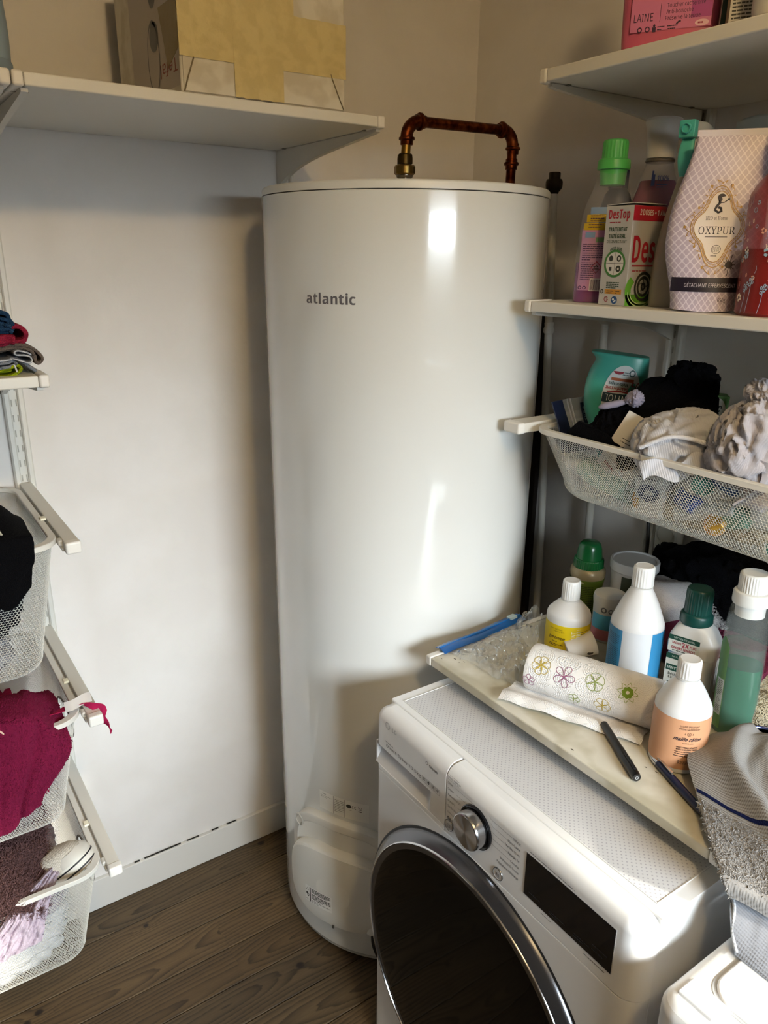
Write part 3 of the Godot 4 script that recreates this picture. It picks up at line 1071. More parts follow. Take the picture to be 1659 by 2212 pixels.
func build_washer() -> void:
	var o := thing("washing_machine", "white front-loading washing machine with a black round door", "washing machine", Vector3(-0.775, 0, 1.003), RIGHT_TURN)
	var white := mt("e4e4e4", 0.28, 0.0, {"clearcoat_enabled": true, "clearcoat": 0.4, "clearcoat_roughness": 0.1})
	var body := mt("e0e0e1", 0.3)
	part(o, "cabinet", join([rboxat(-0.299, 0.299, 0.02, 0.834, -0.55, -0.033, 0.004, 2), [block(-0.299, 0.299, 0.02, 0.7205, -0.034, 0.0, 0.02, 0.032, 0.001, 0.002, 0.0)]]), white)
	for s in [-0.25, 0.25]:
		for z in [-0.08, -0.5]:
			part(o, "foot", lathe([[0.02, 0.0], [0.022, 0.008], [0.015, 0.012], [0.015, 0.022]], 14), mt("2b2b2b", 0.8), Vector3(s, 0, z))
	# worktop: plastic rim and dotted panel
	part(o, "worktop_rim", join([[block(-0.3, 0.3, 0.824, 0.85, -0.55, -0.0365, 0.004, 0.004, 0.003, 0.003, 0.0)]]), white)
	var dots := mt("ffffff", 0.35)
	dots.albedo_texture = ImageTexture.create_from_image(dotted_image())
	dots.uv1_scale = Vector3(64.0, 56.0, 1.0)
	part(o, "worktop_panel", patch(func(u: float, v: float): return Vector3(lerpf(-0.278, 0.278, u), 0.8507, lerpf(-0.052, -0.545, v)), 2, 2), dots)
	var ridge := []
	for e in [[-0.2795, -0.278, -0.545, -0.052], [0.278, 0.2795, -0.545, -0.052], [-0.2795, 0.2795, -0.0525, -0.051]]:
		ridge.append(rboxat(e[0], e[1], 0.849, 0.8515, e[2], e[3], 0.0006, 1))
	part(o, "panel_edge", join(ridge), white)
	# control panel and drawer front
	part(o, "control_panel", block(-0.0865, 0.3, 0.722, 0.85, -0.035, 0.0, 0.0012, 0.032, 0.0012, 0.022, 0.0), white)
	var dr := part(o, "detergent_drawer", join([[block(-0.3, -0.0883, 0.7735, 0.85, -0.035, 0.0, 0.02, 0.0012, 0.0012, 0.022, 0.0)], [block(-0.3, -0.0883, 0.722, 0.7305, -0.035, 0.0, 0.02, 0.0012, 0.0012, 0.0012, 0.0)], rboxat(-0.128, -0.0883, 0.7305, 0.774, -0.035, 0.0, 0.0012, 1), rboxat(-0.3, -0.296, 0.7305, 0.774, -0.035, -0.004, 0.001, 1)]), white)
	part(dr, "handle_recess", sheet(func(u: float, v: float):
		var x := lerpf(-0.297, -0.127, u)
		var end := smoothstep(0.9, 1.0, u)
		return Vector3(x, lerpf(0.7745, 0.7300, v), lerpf(lerpf(-0.018, -0.0015, v * v), -0.001, end)), 24, 8, 0.001), mt("d2d2d2", 0.3))
	var ink_m := mt("4b4b4e", 0.5)
	var f := flat(0, 0, 0.0004)
	var sink := func(list: Array) -> ArrayMesh: return join(list.filter(func(e): return e.size() > 0))
	part(dr, "badge", sink.call([disc(f, -0.257, 0.8285, 0.0072, 0.0072, 0.82), disc(f, -0.257, 0.8285, 0.0042, 0.0042, 0.8, PI * 0.6, PI * 1.9), letters("LG", 0.0085, flat(-0.236, 0.8285, 0.0004), font_bold)]), mt("a9a9ab", 0.3, 0.6))
	var pr := [letters("Direct Drive 10.5kg", 0.0062, flat(-0.208, 0.7855, 0.0004), font_sans, 0.105), letters("Steam", 0.0052, flat(-0.122, 0.8215, 0.0004), font_bold, 0.022), disc(f, -0.140, 0.8225, 0.003, 0.0035, 0.75)]
	pr.append(lines(f, -0.25, 0.7935, 0.03, 1, 0.003, 0.0012, 4))
	for k in 4:
		var x := -0.146 + k * 0.0125
		for q in [[0.0055, 0.0], [-0.0055, 0.0]]:
			pr.append(bar(f, x + q[0] * 0.93, 0.7855, 0.0004, 0.0102))
			pr.append(bar(f, x, 0.7855 + q[0] * 0.93, 0.0102, 0.0004))
		pr.append(disc(f, x, 0.7862, 0.0032, 0.0032, 0.7 if k != 1 else 0.0, 0.3, TAU - 0.5))
		pr.append(bar(f, x, 0.7865, 0.002, 0.0022))
	part(dr, "printing", sink.call(pr), ink_m)
	# programme list
	var left := ["CYCLE VAPEUR", "Coton", "Coton+", "TurboWash 39", "Mix 40°C", "Synthétiques", "Ultra silence", "Anti-allergie"]
	var pl := []
	for k in left.size():
		var y := 0.8335 - k * 0.0112
		pl.append(letters(left[k], 0.0042, flat(-0.0835 + 0.0005 * k, y, 0.0004), font_sans, 0.0, false, 0.86))
	for k in 5:
		var y := 0.8225 - k * 0.0112
		var x1: float = -0.038 + [0.022, 0.014, 0.004, -0.002, -0.006][k]
		pl.append(stroke(f, [Vector2([-0.063, -0.061, -0.046, -0.057, -0.052][k], y), Vector2(x1, y), Vector2(x1 + 0.006, y - 0.004)], 0.0004))
	pl.append(bar(f, -0.0855, 0.7905, 0.0004, 0.073))
	pl.append(bar(f, -0.0700, 0.8385, 0.030, 0.0004)); pl.append(bar(f, -0.0700, 0.8292, 0.030, 0.0004))
	var right := ["Délicat", "Main/Laine", "Textiles sport", "Rapide 14", "Couette", "Nettoyage de la cuve", "Programme téléchargé"]
	for k in right.size():
		var y := 0.8225 - k * 0.0106
		var w: float = [0.016, 0.026, 0.032, 0.024, 0.018, 0.040, 0.046][k]
		pl.append(letters(right[k], 0.0042, flat(0.086 - w / 2, y, 0.0004), font_sans, w))
	for k in 5:
		var y := 0.8225 - k * 0.0106
		var xr: float = 0.086 - [0.018, 0.028, 0.034, 0.026, 0.02][k]
		var xl: float = [0.022, 0.026, 0.028, 0.028, 0.026][k]
		pl.append(stroke(f, [Vector2(xl - 0.004, y + (0.004 if k < 2 else (0.0 if k == 2 else -0.0))), Vector2(xl, y), Vector2(xr, y)], 0.0004))
	pl.append(lines(f, 0.155, 0.8252, 0.10, 1, 0.003, 0.0010, 12)); pl.append(lines(f, 0.16, 0.7392, 0.05, 1, 0.003, 0.0010, 13)); pl.append(lines(f, 0.235, 0.7392, 0.04, 1, 0.003, 0.0010, 14))
	pl.append(disc(f, -0.0785, 0.7545, 0.003, 0.003, 0.6)); pl.append(disc(f, -0.0725, 0.753, 0.0022, 0.0022, 0.6))
	var cp: Node = o.get_node("control_panel")
	part(cp, "programme_list", sink.call(pl), ink_m)
	for b in [[-0.0745, 0.742, 0], [0.045, 0.737, 1]]:
		var bt := part(o, "button", lathe([[0.0102, 0.0], [0.0102, 0.0012], [0.0094, 0.0016], [0.009, 0.0012], [0.0084, 0.0012], [0.0, 0.0018]], 32, 30.0), mt("d2d2d3", 0.25, 0.3), Vector3(b[0], b[1], 0.0), Vector3(PI / 2, 0, 0))
		var sym := []
		var g := func(x: float, y: float): return Vector3(x, 0.0022, -y)
		if b[2] == 0:
			sym = [disc(g, 0, 0, 0.004, 0.004, 0.8, PI * 0.65, PI * 2.35), bar(g, 0, 0.003, 0.0008, 0.004)]
		else:
			sym = [stroke(g, [Vector2(-0.0032, 0.0), Vector2(-0.0012, 0.0)], 0.0045), bar(g, 0.0012, 0, 0.0008, 0.005), bar(g, 0.003, 0, 0.0008, 0.005)]
		part(bt, "symbol", join(sym), ink_m)
		part(bt, "ring", lathe([[0.0104, 0.0], [0.0108, 0.001], [0.0104, 0.002], [0.0097, 0.002], [0.0096, 0.0]], 32), mt("8a8a8c", 0.2, 0.9))
	# dial
	var dial := part(o, "dial", lathe([[0.0305, 0.0], [0.0305, 0.020], [0.0300, 0.0215], [0.0290, 0.0235], [0.0278, 0.0240]], 48, 25.0), mt("b9b9bb", 0.18, 1.0), Vector3(-0.010, 0.786, 0.0), Vector3(PI / 2, 0, 0))
	var brushed := mt("a9a8a8", 0.34, 1.0, {"anisotropy_enabled": true, "anisotropy": 0.85})
	part(dial, "brushed_face", disc(func(x: float, y: float): return Vector3(x, 0.0241, -y), 0, 0, 0.028, 0.028, 0.0, 0.0, TAU, 48)[0], brushed)
	part(o, "dial_surround", lathe([[0.0362, 0.0002], [0.0362, 0.0035], [0.0345, 0.0045], [0.0318, 0.0035], [0.0312, 0.001], [0.0, 0.0006]], 48, 30.0), mt("101114", 0.2), Vector3(-0.010, 0.786, 0.0), Vector3(PI / 2, 0, 0))
	# display
	part(o, "display_bezel", join([rboxat(0.0985, 0.2615, 0.7455, 0.8215, -0.002, 0.0006, 0.0006, 1)]), mt("c9c9cb", 0.3, 0.5))
	var ds := part(o, "display", join([rboxat(0.0995, 0.2605, 0.7465, 0.8205, -0.002, 0.0011, 0.0005, 1)]), mt("080a10", 0.06))
	var fd := flat(0, 0, 0.0013)
	part(ds, "dim_print", sink.call([lines(fd, 0.125, 0.757, 0.03, 1, 0.004, 0.0018, 2), lines(fd, 0.165, 0.757, 0.03, 2, 0.004, 0.0014, 3), lines(fd, 0.21, 0.758, 0.03, 2, 0.004, 0.0014, 4), lines(fd, 0.24, 0.768, 0.026, 2, 0.008, 0.0014, 5)]), mt("23262f", 0.4))
	# door
	var d := part(o, "door", lathe([[0.269, 0.0], [0.269, 0.014], [0.266, 0.018], [0.240, 0.0212], [0.18, 0.024], [0.09, 0.026], [0.0, 0.0265]], 96, 30.0), mt("030304", 0.05, 0.0, {"metallic_specular": 0.3}), Vector3(-0.012, 0.425, 0.0), Vector3(PI / 2, 0, 0))
	part(d, "chrome_ring", lathe([[0.2680, 0.012], [0.2685, 0.0205], [0.2700, 0.0220], [0.2720, 0.021], [0.2728, 0.017]], 96, 60.0), mt("d8d8da", 0.12, 1.0))
	part(d, "door_frame", lathe([[0.2725, 0.019], [0.278, 0.015], [0.285, 0.009], [0.289, 0.003], [0.290, -0.004]], 96, 60.0), mt("6c6c70", 0.22, 0.85))
	part(d, "gasket_gap", lathe([[0.2885, 0.0015], [0.2935, 0.0004], [0.295, -0.003]], 96, 60.0), mt("1b1b1d", 0.6))

# ------------------------------------------------------------------ wire-mesh drawers
var mesh_cell: ArrayMesh
func cell_mesh() -> ArrayMesh:
	if mesh_cell:
		return mesh_cell
	var bars := []
	for e in [[Vector2(0, 0), Vector2(0, 0.68)], [Vector2(0, 0.64), Vector2(0.5, 1.02)], [Vector2(0, 0.64), Vector2(-0.5, 1.02)]]:
		var a: Vector2 = e[0]
		var b: Vector2 = e[1]
		var d := (b - a).normalized()
		var w := Vector2(-d.y, d.x) * 0.066
		var poly := [[a.x + w.x, a.y + w.y], [b.x + w.x, b.y + w.y], [b.x - w.x, b.y - w.y], [a.x - w.x, a.y - w.y]]
		bars.append([extrude(poly, -0.00035, 0.00035)])
	mesh_cell = join(bars)
	return mesh_cell

func ring_at(x0: float, x1: float, z0: float, z1: float, r: float, i: float, y: float) -> PackedVector3Array:
	var rr := maxf(r - i * 0.2, 0.004)
	return rrect(x0 + i, x1 - i, z0 + i * 0.7, z1 - i, rr, rr, rr, y)

func mesh_drawer(label: String, x0: float, x1: float, z0: float, z1: float, y: float, depth: float, taper: float, turn: float, hole: bool, group: String, hide_beyond: float) -> Node3D:
	var o := thing("mesh_drawer", label, "wire basket", Vector3.ZERO, turn, group)
	var m := mt("dedbd2", 0.4)
	var R := 0.05
	var prof := []
	for e in [[0.0, -0.009], [0.0, -0.001], [0.001, 0.0], [0.011, 0.0], [0.012, -0.001], [0.012, -0.006], [0.0075, -0.009], [0.0, -0.009]]:
		prof.append(ring_at(x0, x1, z0, z1, R, e[0], y + e[1]))
	part(o, "rim", skin(prof, true, false, false, 40.0), m)
	# mesh walls: vertical profile with a rounded foot
	var rb := 0.035
	var path := []   # [inset, height below the rim, length so far]
	var steps := 40
	for k in steps + 1:
		var t := float(k) / steps
		var straight := depth - rb
		if t < 0.7:
			var q := t / 0.7
			path.append([0.006 + taper * q, 0.006 + (straight - 0.006) * q])
		else:
			var a := (t - 0.7) / 0.3 * PI / 2
			path.append([0.006 + taper + rb * (1 - cos(a)), straight + rb * sin(a)])
	var total := 0.0
	var lens := [0.0]
	for k in steps:
		total += Vector2(path[k + 1][0] - path[k][0], path[k + 1][1] - path[k][1]).length()
		lens.append(total)
	var cw := 0.0060
	var ch := 0.0046
	var per := 2 * (x1 - x0 + z1 - z0) - 8 * R + TAU * R
	var nu := int(per / cw)
	var nv := int(total / ch)
	var rings := []
	for j in nv + 2:
		var l := float(j) / nv * total
		var k := 0
		while k < steps - 1 and lens[k + 1] < l:
			k += 1
		var f: float = (l - lens[k]) / maxf(lens[k + 1] - lens[k], 1e-6)
		var ring := ring_at(x0, x1, z0, z1, R, lerpf(path[k][0], path[k + 1][0], f), y - lerpf(path[k][1], path[k + 1][1], f))
		rings.append(resample(ring, nu))
	var list := []
	for j in nv:
		var r0: PackedVector3Array = rings[j]
		var r1: PackedVector3Array = rings[j + 1]
		for i in nu:
			var i2 := (i + 1) % nu
			var half := j % 2 == 1
			var p := r0[i].lerp(r0[i2], 0.5) if half else r0[i]
			if p.x < hide_beyond:
				continue
			if hole and p.x > x1 - 0.05 and Vector2((p.z - 0.30) / 0.068, (p.y - (y - 0.062)) / 0.024).length() < 1.0:
				continue
			var p1 := r1[i].lerp(r1[i2], 0.5) if half else r1[i]
			var du := r0[i2] - r0[i]
			var dv := p1 - p
			list.append(Transform3D(Basis(du, dv, du.cross(dv).normalized()), p))
	# the floor of the drawer
	var ib: float = path[steps][0]
	var yb := y - depth
	var fx := x0 + ib
	var nx := int((x1 - x0 - 2 * ib) / cw)
	var nz := int((z1 - z0 - ib * 1.7) / ch)
	for i in nx:
		for j in nz:
			var px := fx + (i + (0.5 if j % 2 else 0.0)) * cw
			if px < hide_beyond:
				continue
			list.append(Transform3D(Basis(Vector3(cw, 0, 0), Vector3(0, 0, ch), Vector3.UP), Vector3(px, yb, z0 + ib * 0.7 + j * ch)))
	var mm := MultiMesh.new()
	mm.transform_format = MultiMesh.TRANSFORM_3D
	mm.mesh = cell_mesh()
	mm.instance_count = list.size()
	for k in list.size():
		mm.set_instance_transform(k, list[k])
	var mi := MultiMeshInstance3D.new()
	mi.name = "wire_mesh"
	mi.multimesh = mm
	mi.material_override = m
	mi.set_meta("kind", "stuff")
	o.add_child(mi, true)
	if hole:
		var loop := []
		for k in 24:
			var a := TAU * k / 24
			var hy := y - 0.062 + sin(a) * 0.024
			loop.append(Vector3(x1 - 0.006 - taper * (y - hy) / depth, hy, 0.30 + cos(a) * 0.068))
		loop.append(loop[0])
		part(o, "handle_rim", tube(loop, 0.0022, 8, false), mt("8f8b83", 0.5))
	# clip at the front corner that rides on the runner
	part(o, "runner_clip", join([rboxat(x1 - 0.002, x1 + 0.010, y - 0.012, y - 0.001, z1 - 0.036, z1 - 0.018, 0.003, 2)]), mt("d5d2ca", 0.35))
	part(o, "stop_block", join([rboxat(x1 - 0.006, x1 + 0.004, y - 0.001, y + 0.004, z1 - 0.155, z1 - 0.140, 0.0015, 2)]), mt("efe9cf", 0.4))
	return o

func resample(ring: PackedVector3Array, n: int) -> PackedVector3Array:
	var m := ring.size()
	var acc := PackedFloat32Array([0.0])
	for k in m:
		acc.append(acc[k] + ring[k].distance_to(ring[(k + 1) % m]))
	var out := PackedVector3Array()
	out.resize(n)
	var k2 := 0
	for i in n:
		var l := acc[m] * i / n
		while acc[k2 + 1] < l:
			k2 += 1
		var d := acc[k2 + 1] - acc[k2]
		out[i] = ring[k2].lerp(ring[(k2 + 1) % m], (l - acc[k2]) / d if d > 1e-9 else 0.0)
	return out

func runner(label: String, x0: float, x1: float, y: float, z1: float, turn: float) -> void:
	var o := thing("drawer_runner", label, "drawer runner", Vector3.ZERO, turn, "")
	var m := mt("d8d5cc", 0.4)
	part(o, "track", join([rboxat(x0, x1, y - 0.019, y, 0.012, z1 - 0.012, 0.002, 2)]), m)
	part(o, "track_lip", join([rboxat(x0 - 0.0035, x0 + 0.001, y - 0.019, y - 0.013, 0.016, z1 - 0.016, 0.001, 1)]), m)
	part(o, "end_cap", join([rboxat(x0 - 0.001, x1 + 0.001, y - 0.0205, y + 0.0012, z1 - 0.014, z1 + 0.004, 0.004, 3)]), mt("e6e3dc", 0.35))
	part(o, "wall_hook", join([rboxat(x0 + 0.004, x1 - 0.004, y - 0.04, y - 0.002, 0.004, 0.016, 0.002, 1)]), m)

# ------------------------------------------------------------------ soft things
# crumpled lump of fabric: a rounded block with folds
func heap(sx: float, sy: float, sz: float, sd: int, amp := 0.15, freq := 2.5, e := 2.6, nu := 64, nv := 32) -> ArrayMesh:
	var rows := []
	var off := Vector3(sd * 3.7, sd * 1.3, sd * 7.1)
	noise.fractal_octaves = 1
	for j in nv + 1:
		var row := PackedVector3Array()
		var t := PI * j / nv
		for i in nu:
			var p := TAU * i / nu
			var d := Vector3(sin(t) * cos(p), cos(t), sin(t) * sin(p))
			var s := pow(pow(absf(d.x), e) + pow(absf(d.y), e) + pow(absf(d.z), e), -1.0 / e)
			var w := Vector3(d.x, d.y * 0.5, d.z) * freq + off
			var warp := Vector3(noise.get_noise_3dv(w), noise.get_noise_3dv(w + Vector3(50, 0, 0)), noise.get_noise_3dv(w + Vector3(0, 50, 0)))
			var f := noise.get_noise_3dv(w * 0.9 + warp * 0.8)
			var ridge := 1.0 - minf(f * f * 9.0, 1.5)
			var low := noise.get_noise_3dv(w * 0.45 + Vector3(9, 9, 9))
			var k := s * (1.0 + amp * (ridge - 0.6) + amp * 1.2 * low)
			row.append(Vector3(d.x * k * sx, d.y * k * sy, d.z * k * sz))
		rows.append(row)
	noise.fractal_octaves = 3
	return skin(rows, true, false, false, 180.0)

# a folded cloth seen from its fold: a thick line in x, y pushed from z0 to z1
func fold(pts: Array, thick: float, z0: float, z1: float, n := 60, skew := 0.0) -> ArrayMesh:
	var p3 := []
	for p in pts:
		p3.append(Vector3(p.x, p.y, 0))
	var c := curve(p3, n)
	var rows := []
	var h := thick / 2
	for k in c.size():
		var d: Vector3 = (c[mini(k + 1, c.size() - 1)] - c[maxi(k - 1, 0)]).normalized()
		var nn := Vector3(-d.y, d.x, 0)
		var row := PackedVector3Array()
		var wz := 0.003 * sin(k * 0.4)
		for q in [[-1.0, z0 + h], [-0.6, z0 + h * 0.2], [0.6, z0 + h * 0.2], [1.0, z0 + h], [1.0, z1 - h], [0.6, z1 - h * 0.2], [-0.6, z1 - h * 0.2], [-1.0, z1 - h]]:
			var zz: float = q[1] + wz
			row.append(c[k] + nn * h * q[0] + Vector3(skew * (zz - z1), 0, zz))
		rows.append(row)
	return skin(rows, true, true, true, 70.0)

# short fibres standing on a surface
func pile(parent: Node3D, called: String, f: Callable, count: int, length: float, width: float, material: Material, sd: int, lean := 0.6, curl := false) -> void:
	var tuft := lathe([[0.5, 0.0], [0.62, 0.35], [0.5, 0.75], [0.15, 1.0], [0.0, 1.02]], 5, 80.0)
	if curl:
		var q := width / length
		tuft = tube([Vector3(0, 0, 0), Vector3(0.05, 0.4, 0.0), Vector3(0.35, 0.8, 0.1), Vector3(0.9, 1.0, 0.0)], [q, q, q * 0.8, q * 0.3], 5)
	var r := RandomNumberGenerator.new()
	r.seed = sd
	var mm := MultiMesh.new()
	mm.transform_format = MultiMesh.TRANSFORM_3D
	mm.mesh = tuft
	mm.instance_count = count
	for k in count:
		var u := r.randf()
		var v := r.randf()
		var p: Vector3 = f.call(u, v)
		var a: Vector3 = f.call(u + 0.01, v) - p
		var b: Vector3 = f.call(u, v + 0.01) - p
		var n := b.cross(a).normalized()
		var y := (n + Vector3(r.randfn(), r.randfn(), r.randfn()) * lean * 0.5).normalized()
		var x := y.cross(Vector3(r.randfn(), r.randfn(), r.randfn())).normalized()
		var l := length * r.randf_range(0.7, 1.25)
		var w := width * r.randf_range(0.8, 1.2)
		mm.set_instance_transform(k, Transform3D(Basis(x * (w if not curl else length * 0.5), y * l, x.cross(y) * (w if not curl else length * 0.5)), p - n * length * 0.1))
	var mi := MultiMeshInstance3D.new()
	mi.name = called
	mi.multimesh = mm
	mi.material_override = material
	mi.set_meta("kind", "stuff")
	parent.add_child(mi, true)

# ------------------------------------------------------------------ everything on the left
func L(px: float, py: float) -> Vector2:
	return Vector2(-1.258 + px * 0.00065 - (py - 640.0) * 0.000095, 1.570 - (py - 640.0) * 0.000712)

func build_left() -> void:
	var g := "mesh drawers on the left wall"
	var names := ["white mesh drawer holding black clothes, topmost on the left", "white mesh drawer with the magenta towel over its rim", "white mesh drawer holding brown plush and lilac muslin, lowest on the left"]
	var run_names := ["white runner beside the drawer of black clothes", "white runner under the magenta ribbon", "white runner beside the lowest drawer, near the floor"]
	var ys := [1.171, 0.832, 0.487]
	for k in 3:
		mesh_drawer(names[k], -1.79, -1.223, 0.02, 0.425, ys[k], [0.262, 0.248, 0.248][k], 0.036, 0.0, k > 0, g, -1.56)
		runner(run_names[k], -1.2185, -1.1945, ys[k] + 0.001, 0.432, 0.0)
	# --- top drawer: black clothes
	var black := cloth_mt("08080a", 70.0, 0.5, 0.15)
	var bc := thing("black_garment", "black garment hanging over the front of the topmost left drawer", "clothing")
	part(bc, "cloth", sheet(func(u: float, v: float):
		var x := lerpf(-1.52, -1.262, u)
		var w := noise.get_noise_3d(x * 9.0, v * 2.0, 3.0)
		var edge := smoothstep(0.85, 1.0, u)
		var p: Vector2
		if v < 0.5:
			var a := v / 0.5
			p = Vector2(lerpf(0.12, 0.435, a), lerpf(1.13, 1.198, a) + sin(a * PI) * 0.052 - edge * 0.03 * sin(a * PI))
		else:
			var a := (v - 0.5) / 0.5
			var low := 1.075 + 0.03 * absf(w) + edge * 0.03
			p = Vector2(0.436 + 0.006 * sin(a * PI) + 0.004 * w, lerpf(1.198, low, a))
		return Vector3(x - 0.018 * v * v * u + 0.006 * w, p.y + 0.012 * w * (1.0 - v), p.x + 0.006 * w), 40, 48, 0.004), black)
	part(bc, "drawstring", tube(curve([Vector3(-1.345, 1.226, 0.33), Vector3(-1.325, 1.232, 0.38), Vector3(-1.318, 1.222, 0.425), Vector3(-1.312, 1.208, 0.440)], 12), 0.0018, 8), mt("b9b2a0", 0.8))
	var dk := thing("dark_clothes", "dark blue-black clothes heaped inside the topmost left drawer", "clothing", Vector3(-1.44, 1.045, 0.222))
	part(dk, "cloth", heap(0.155, 0.085, 0.16, 3, 0.07, 2.5, 4.0), cloth_mt("1b1b22", 70.0, 0.6, 0.1))
	var gy := thing("grey_clothes", "pale grey clothes at the bottom of the topmost left drawer", "clothing", Vector3(-1.455, 0.942, 0.222))
	part(gy, "cloth", heap(0.14, 0.025, 0.14, 4, 0.07, 2.5, 4.0), cloth_mt("a9a9ad", 70.0, 0.6, 0.1))
	# --- middle drawer: magenta towel, pink and lilac clothes
	var mg := cloth_mt("781a3c", 130.0, 0.8, 0.3)
	var tw := thing("magenta_towel", "magenta terry towel draped over the rim of the middle left drawer", "towel")
	var twf := func(u: float, v: float) -> Vector3:
		var x := lerpf(-1.50, -1.253, u)
		var w := noise.get_noise_3d(x * 11.0, v * 1.4, 8.0)
		var crease := exp(-pow((u - 0.80) / 0.035, 2.0)) * 0.010 + exp(-pow((u - 0.50 - v * 0.12) / 0.05, 2.0)) * 0.008
		var p: Vector2
		if v < 0.42:
			var a := v / 0.42
			p = Vector2(lerpf(0.24, 0.44, a), lerpf(0.80, 0.852, a) + sin(a * PI) * 0.028 + 0.028 * exp(-pow((u - 0.60) / 0.2, 2.0)) * a - 0.045 * smoothstep(0.78, 1.0, u) * a)
		else:
			var a := (v - 0.42) / 0.58
			var side := lerpf(0.66, 0.70, smoothstep(0.0, 0.4, absf(u - 0.6)))
			p = Vector2(0.443 + 0.010 * sin(a * 2.6), lerpf(0.852 + 0.028 * exp(-pow((u - 0.60) / 0.2, 2.0)) - 0.045 * smoothstep(0.78, 1.0, u), side, a))
		var inward := smoothstep(0.42, 1.0, v) * u * 0.066
		return Vector3(x - inward + 0.004 * w, p.y + 0.006 * w, p.x + 0.010 * w - crease * 1.2)
	part(tw, "cloth", sheet(twf, 60, 60, 0.006), mg)
	pile(tw, "terry_loops", twf, 42000, 0.0045, 0.0017, mg, 5, 1.1)
	var rib := thing("magenta_ribbon", "magenta ribbon loop curling over the runner cap of the middle drawer", "ribbon")
	var rp := curve([Vector3(-1.285, 0.832, 0.385), Vector3(-1.262, 0.842, 0.395), Vector3(-1.240, 0.847, 0.40), Vector3(-1.220, 0.848, 0.405), Vector3(-1.200, 0.838, 0.41), Vector3(-1.187, 0.822, 0.40), Vector3(-1.190, 0.803, 0.395), Vector3(-1.181, 0.785, 0.395), Vector3(-1.176, 0.768, 0.40)], 40)
	part(rib, "band", sheet(func(u: float, v: float):
		var i := int(round(u * 40))
		var d: Vector3 = (rp[mini(i + 1, 40)] - rp[maxi(i - 1, 0)]).normalized()
		var side := Vector3(0.25, 0.75, 0.6).rotated(d, 0.9 * sin(u * 7.5))
		side = (side - d * side.dot(d)).normalized()
		return rp[i] + side * (v - 0.5) * 0.016, 40, 4, 0.0012), cloth_mt("a8204c", 200.0, 0.3, 0.1, "weave"))
	part(rib, "care_label", sheet(func(u: float, v: float): return Vector3(lerpf(-1.252, -1.205, u), lerpf(0.846, 0.860, v) + 0.006 * u, 0.412 - 0.012 * v + 0.003 * sin(u * 6.0)), 10, 4, 0.0006), mt("cfc9c4", 0.35, 0.0, {"backlight_enabled": true, "backlight": Color(0.5, 0.5, 0.5)}))
	var pk := thing("pink_clothes", "crimson pink clothes inside the middle left drawer", "clothing", Vector3(-1.345, 0.70, 0.235))
	part(pk, "cloth", heap(0.075, 0.088, 0.145, 6, 0.08, 2.5, 3.4), cloth_mt("a81c46", 90.0, 0.8, 0.2))
	var lv := thing("lilac_clothes", "pale lilac clothes seen through the mesh of the middle left drawer", "clothing", Vector3(-1.500, 0.672, 0.235))
	part(lv, "cloth", heap(0.075, 0.075, 0.145, 7, 0.08, 2.5, 3.4), cloth_mt("bfa9b6", 90.0, 0.6, 0.1))
	var pb := thing("peach_strap", "folded peach fabric strap beside the magenta towel", "strap")
	for k in 2:
		part(pb, "band", fold([Vector2(-1.44, 0.86 - k * 0.006), Vector2(-1.40, 0.875 - k * 0.006), Vector2(-1.37, 0.872 - k * 0.006), Vector2(-1.352, 0.858 - k * 0.006)], 0.004, 0.405 + k * 0.008, 0.435 + k * 0.004, 20), cloth_mt("d9b3a2", 160.0, 0.4, 0.1, "weave"))
	# --- bottom drawer: brown plush, lilac muslin, shoe, white linen
	var pl := thing("brown_plush", "shaggy mauve brown plush blanket in the lowest left drawer", "blanket")
	var pf := func(u: float, v: float):
		var x := lerpf(-1.60, -1.288, u)
		var w := noise.get_noise_2d(x * 8.0, v * 3.0)
		var y := lerpf(0.540, 0.475, pow(v, 1.3)) - 0.03 * smoothstep(0.8, 1.0, u) + 0.014 * w
		return Vector3(x - 0.050 * v, y, lerpf(0.20, 0.425, v))
	part(pl, "backing", sheet(pf, 30, 30, 0.02), cloth_mt("4c3736", 60.0, 1.0, 0.3))
	pile(pl, "shag", pf, 42000, 0.017, 0.0010, cloth_mt("6d5150", 60.0, 0.2, 0.5), 4, 1.5, true)
	var mu := thing("lilac_muslin", "crinkled lilac muslin cloth hanging over the front of the lowest drawer", "cloth")
	var mm := cloth_mt("b7a9b7", 150.0, 0.8, 0.1, "weave")
	part(mu, "cloth", sheet(func(u: float, v: float):
		var top := Vector3(-1.262, 0.46, 0.30).lerp(Vector3(-1.305, 0.485, 0.36), v)
		var mid := Vector3(-1.33, 0.467, 0.425).lerp(Vector3(-1.42, 0.455, 0.435), v)
		var low := Vector3(-1.355, 0.395, 0.437).lerp(Vector3(-1.50, 0.385, 0.445), v)
		var p := top.bezier_interpolate(top.lerp(mid, 0.6), mid, low, u) if u < 0.0 else (top.lerp(mid, u / 0.55) if u < 0.55 else mid.lerp(low, (u - 0.55) / 0.45))
		var ru := sin(v * 30.0 + 2.0 * noise.get_noise_1d(u * 4.0)) * 0.0035 + noise.get_noise_2d(u * 7.0, v * 14.0) * 0.008
		return p + Vector3(0, 0.5, 0.9) * ru + Vector3(0, 0.012, 0.004) * sin(clampf(u / 0.55, 0, 1) * PI), 44, 60, 0.003), mm)
	var sh := thing("canvas_shoe", "worn white canvas shoe with black-striped rubber sole in the lowest drawer", "shoe", Vector3(-1.282, 0.452, 0.350), 0.0)
	var toe := Vector3(0.70, 0.58, 0.30).normalized()
	var up := Vector3(-0.45, 0.62, -0.45)
	up = (up - toe * up.dot(toe)).normalized()
	sh.basis = Basis(up.cross(toe), up, toe)
	var rubber := mt("d9d5cb", 0.6)
	var sole := []
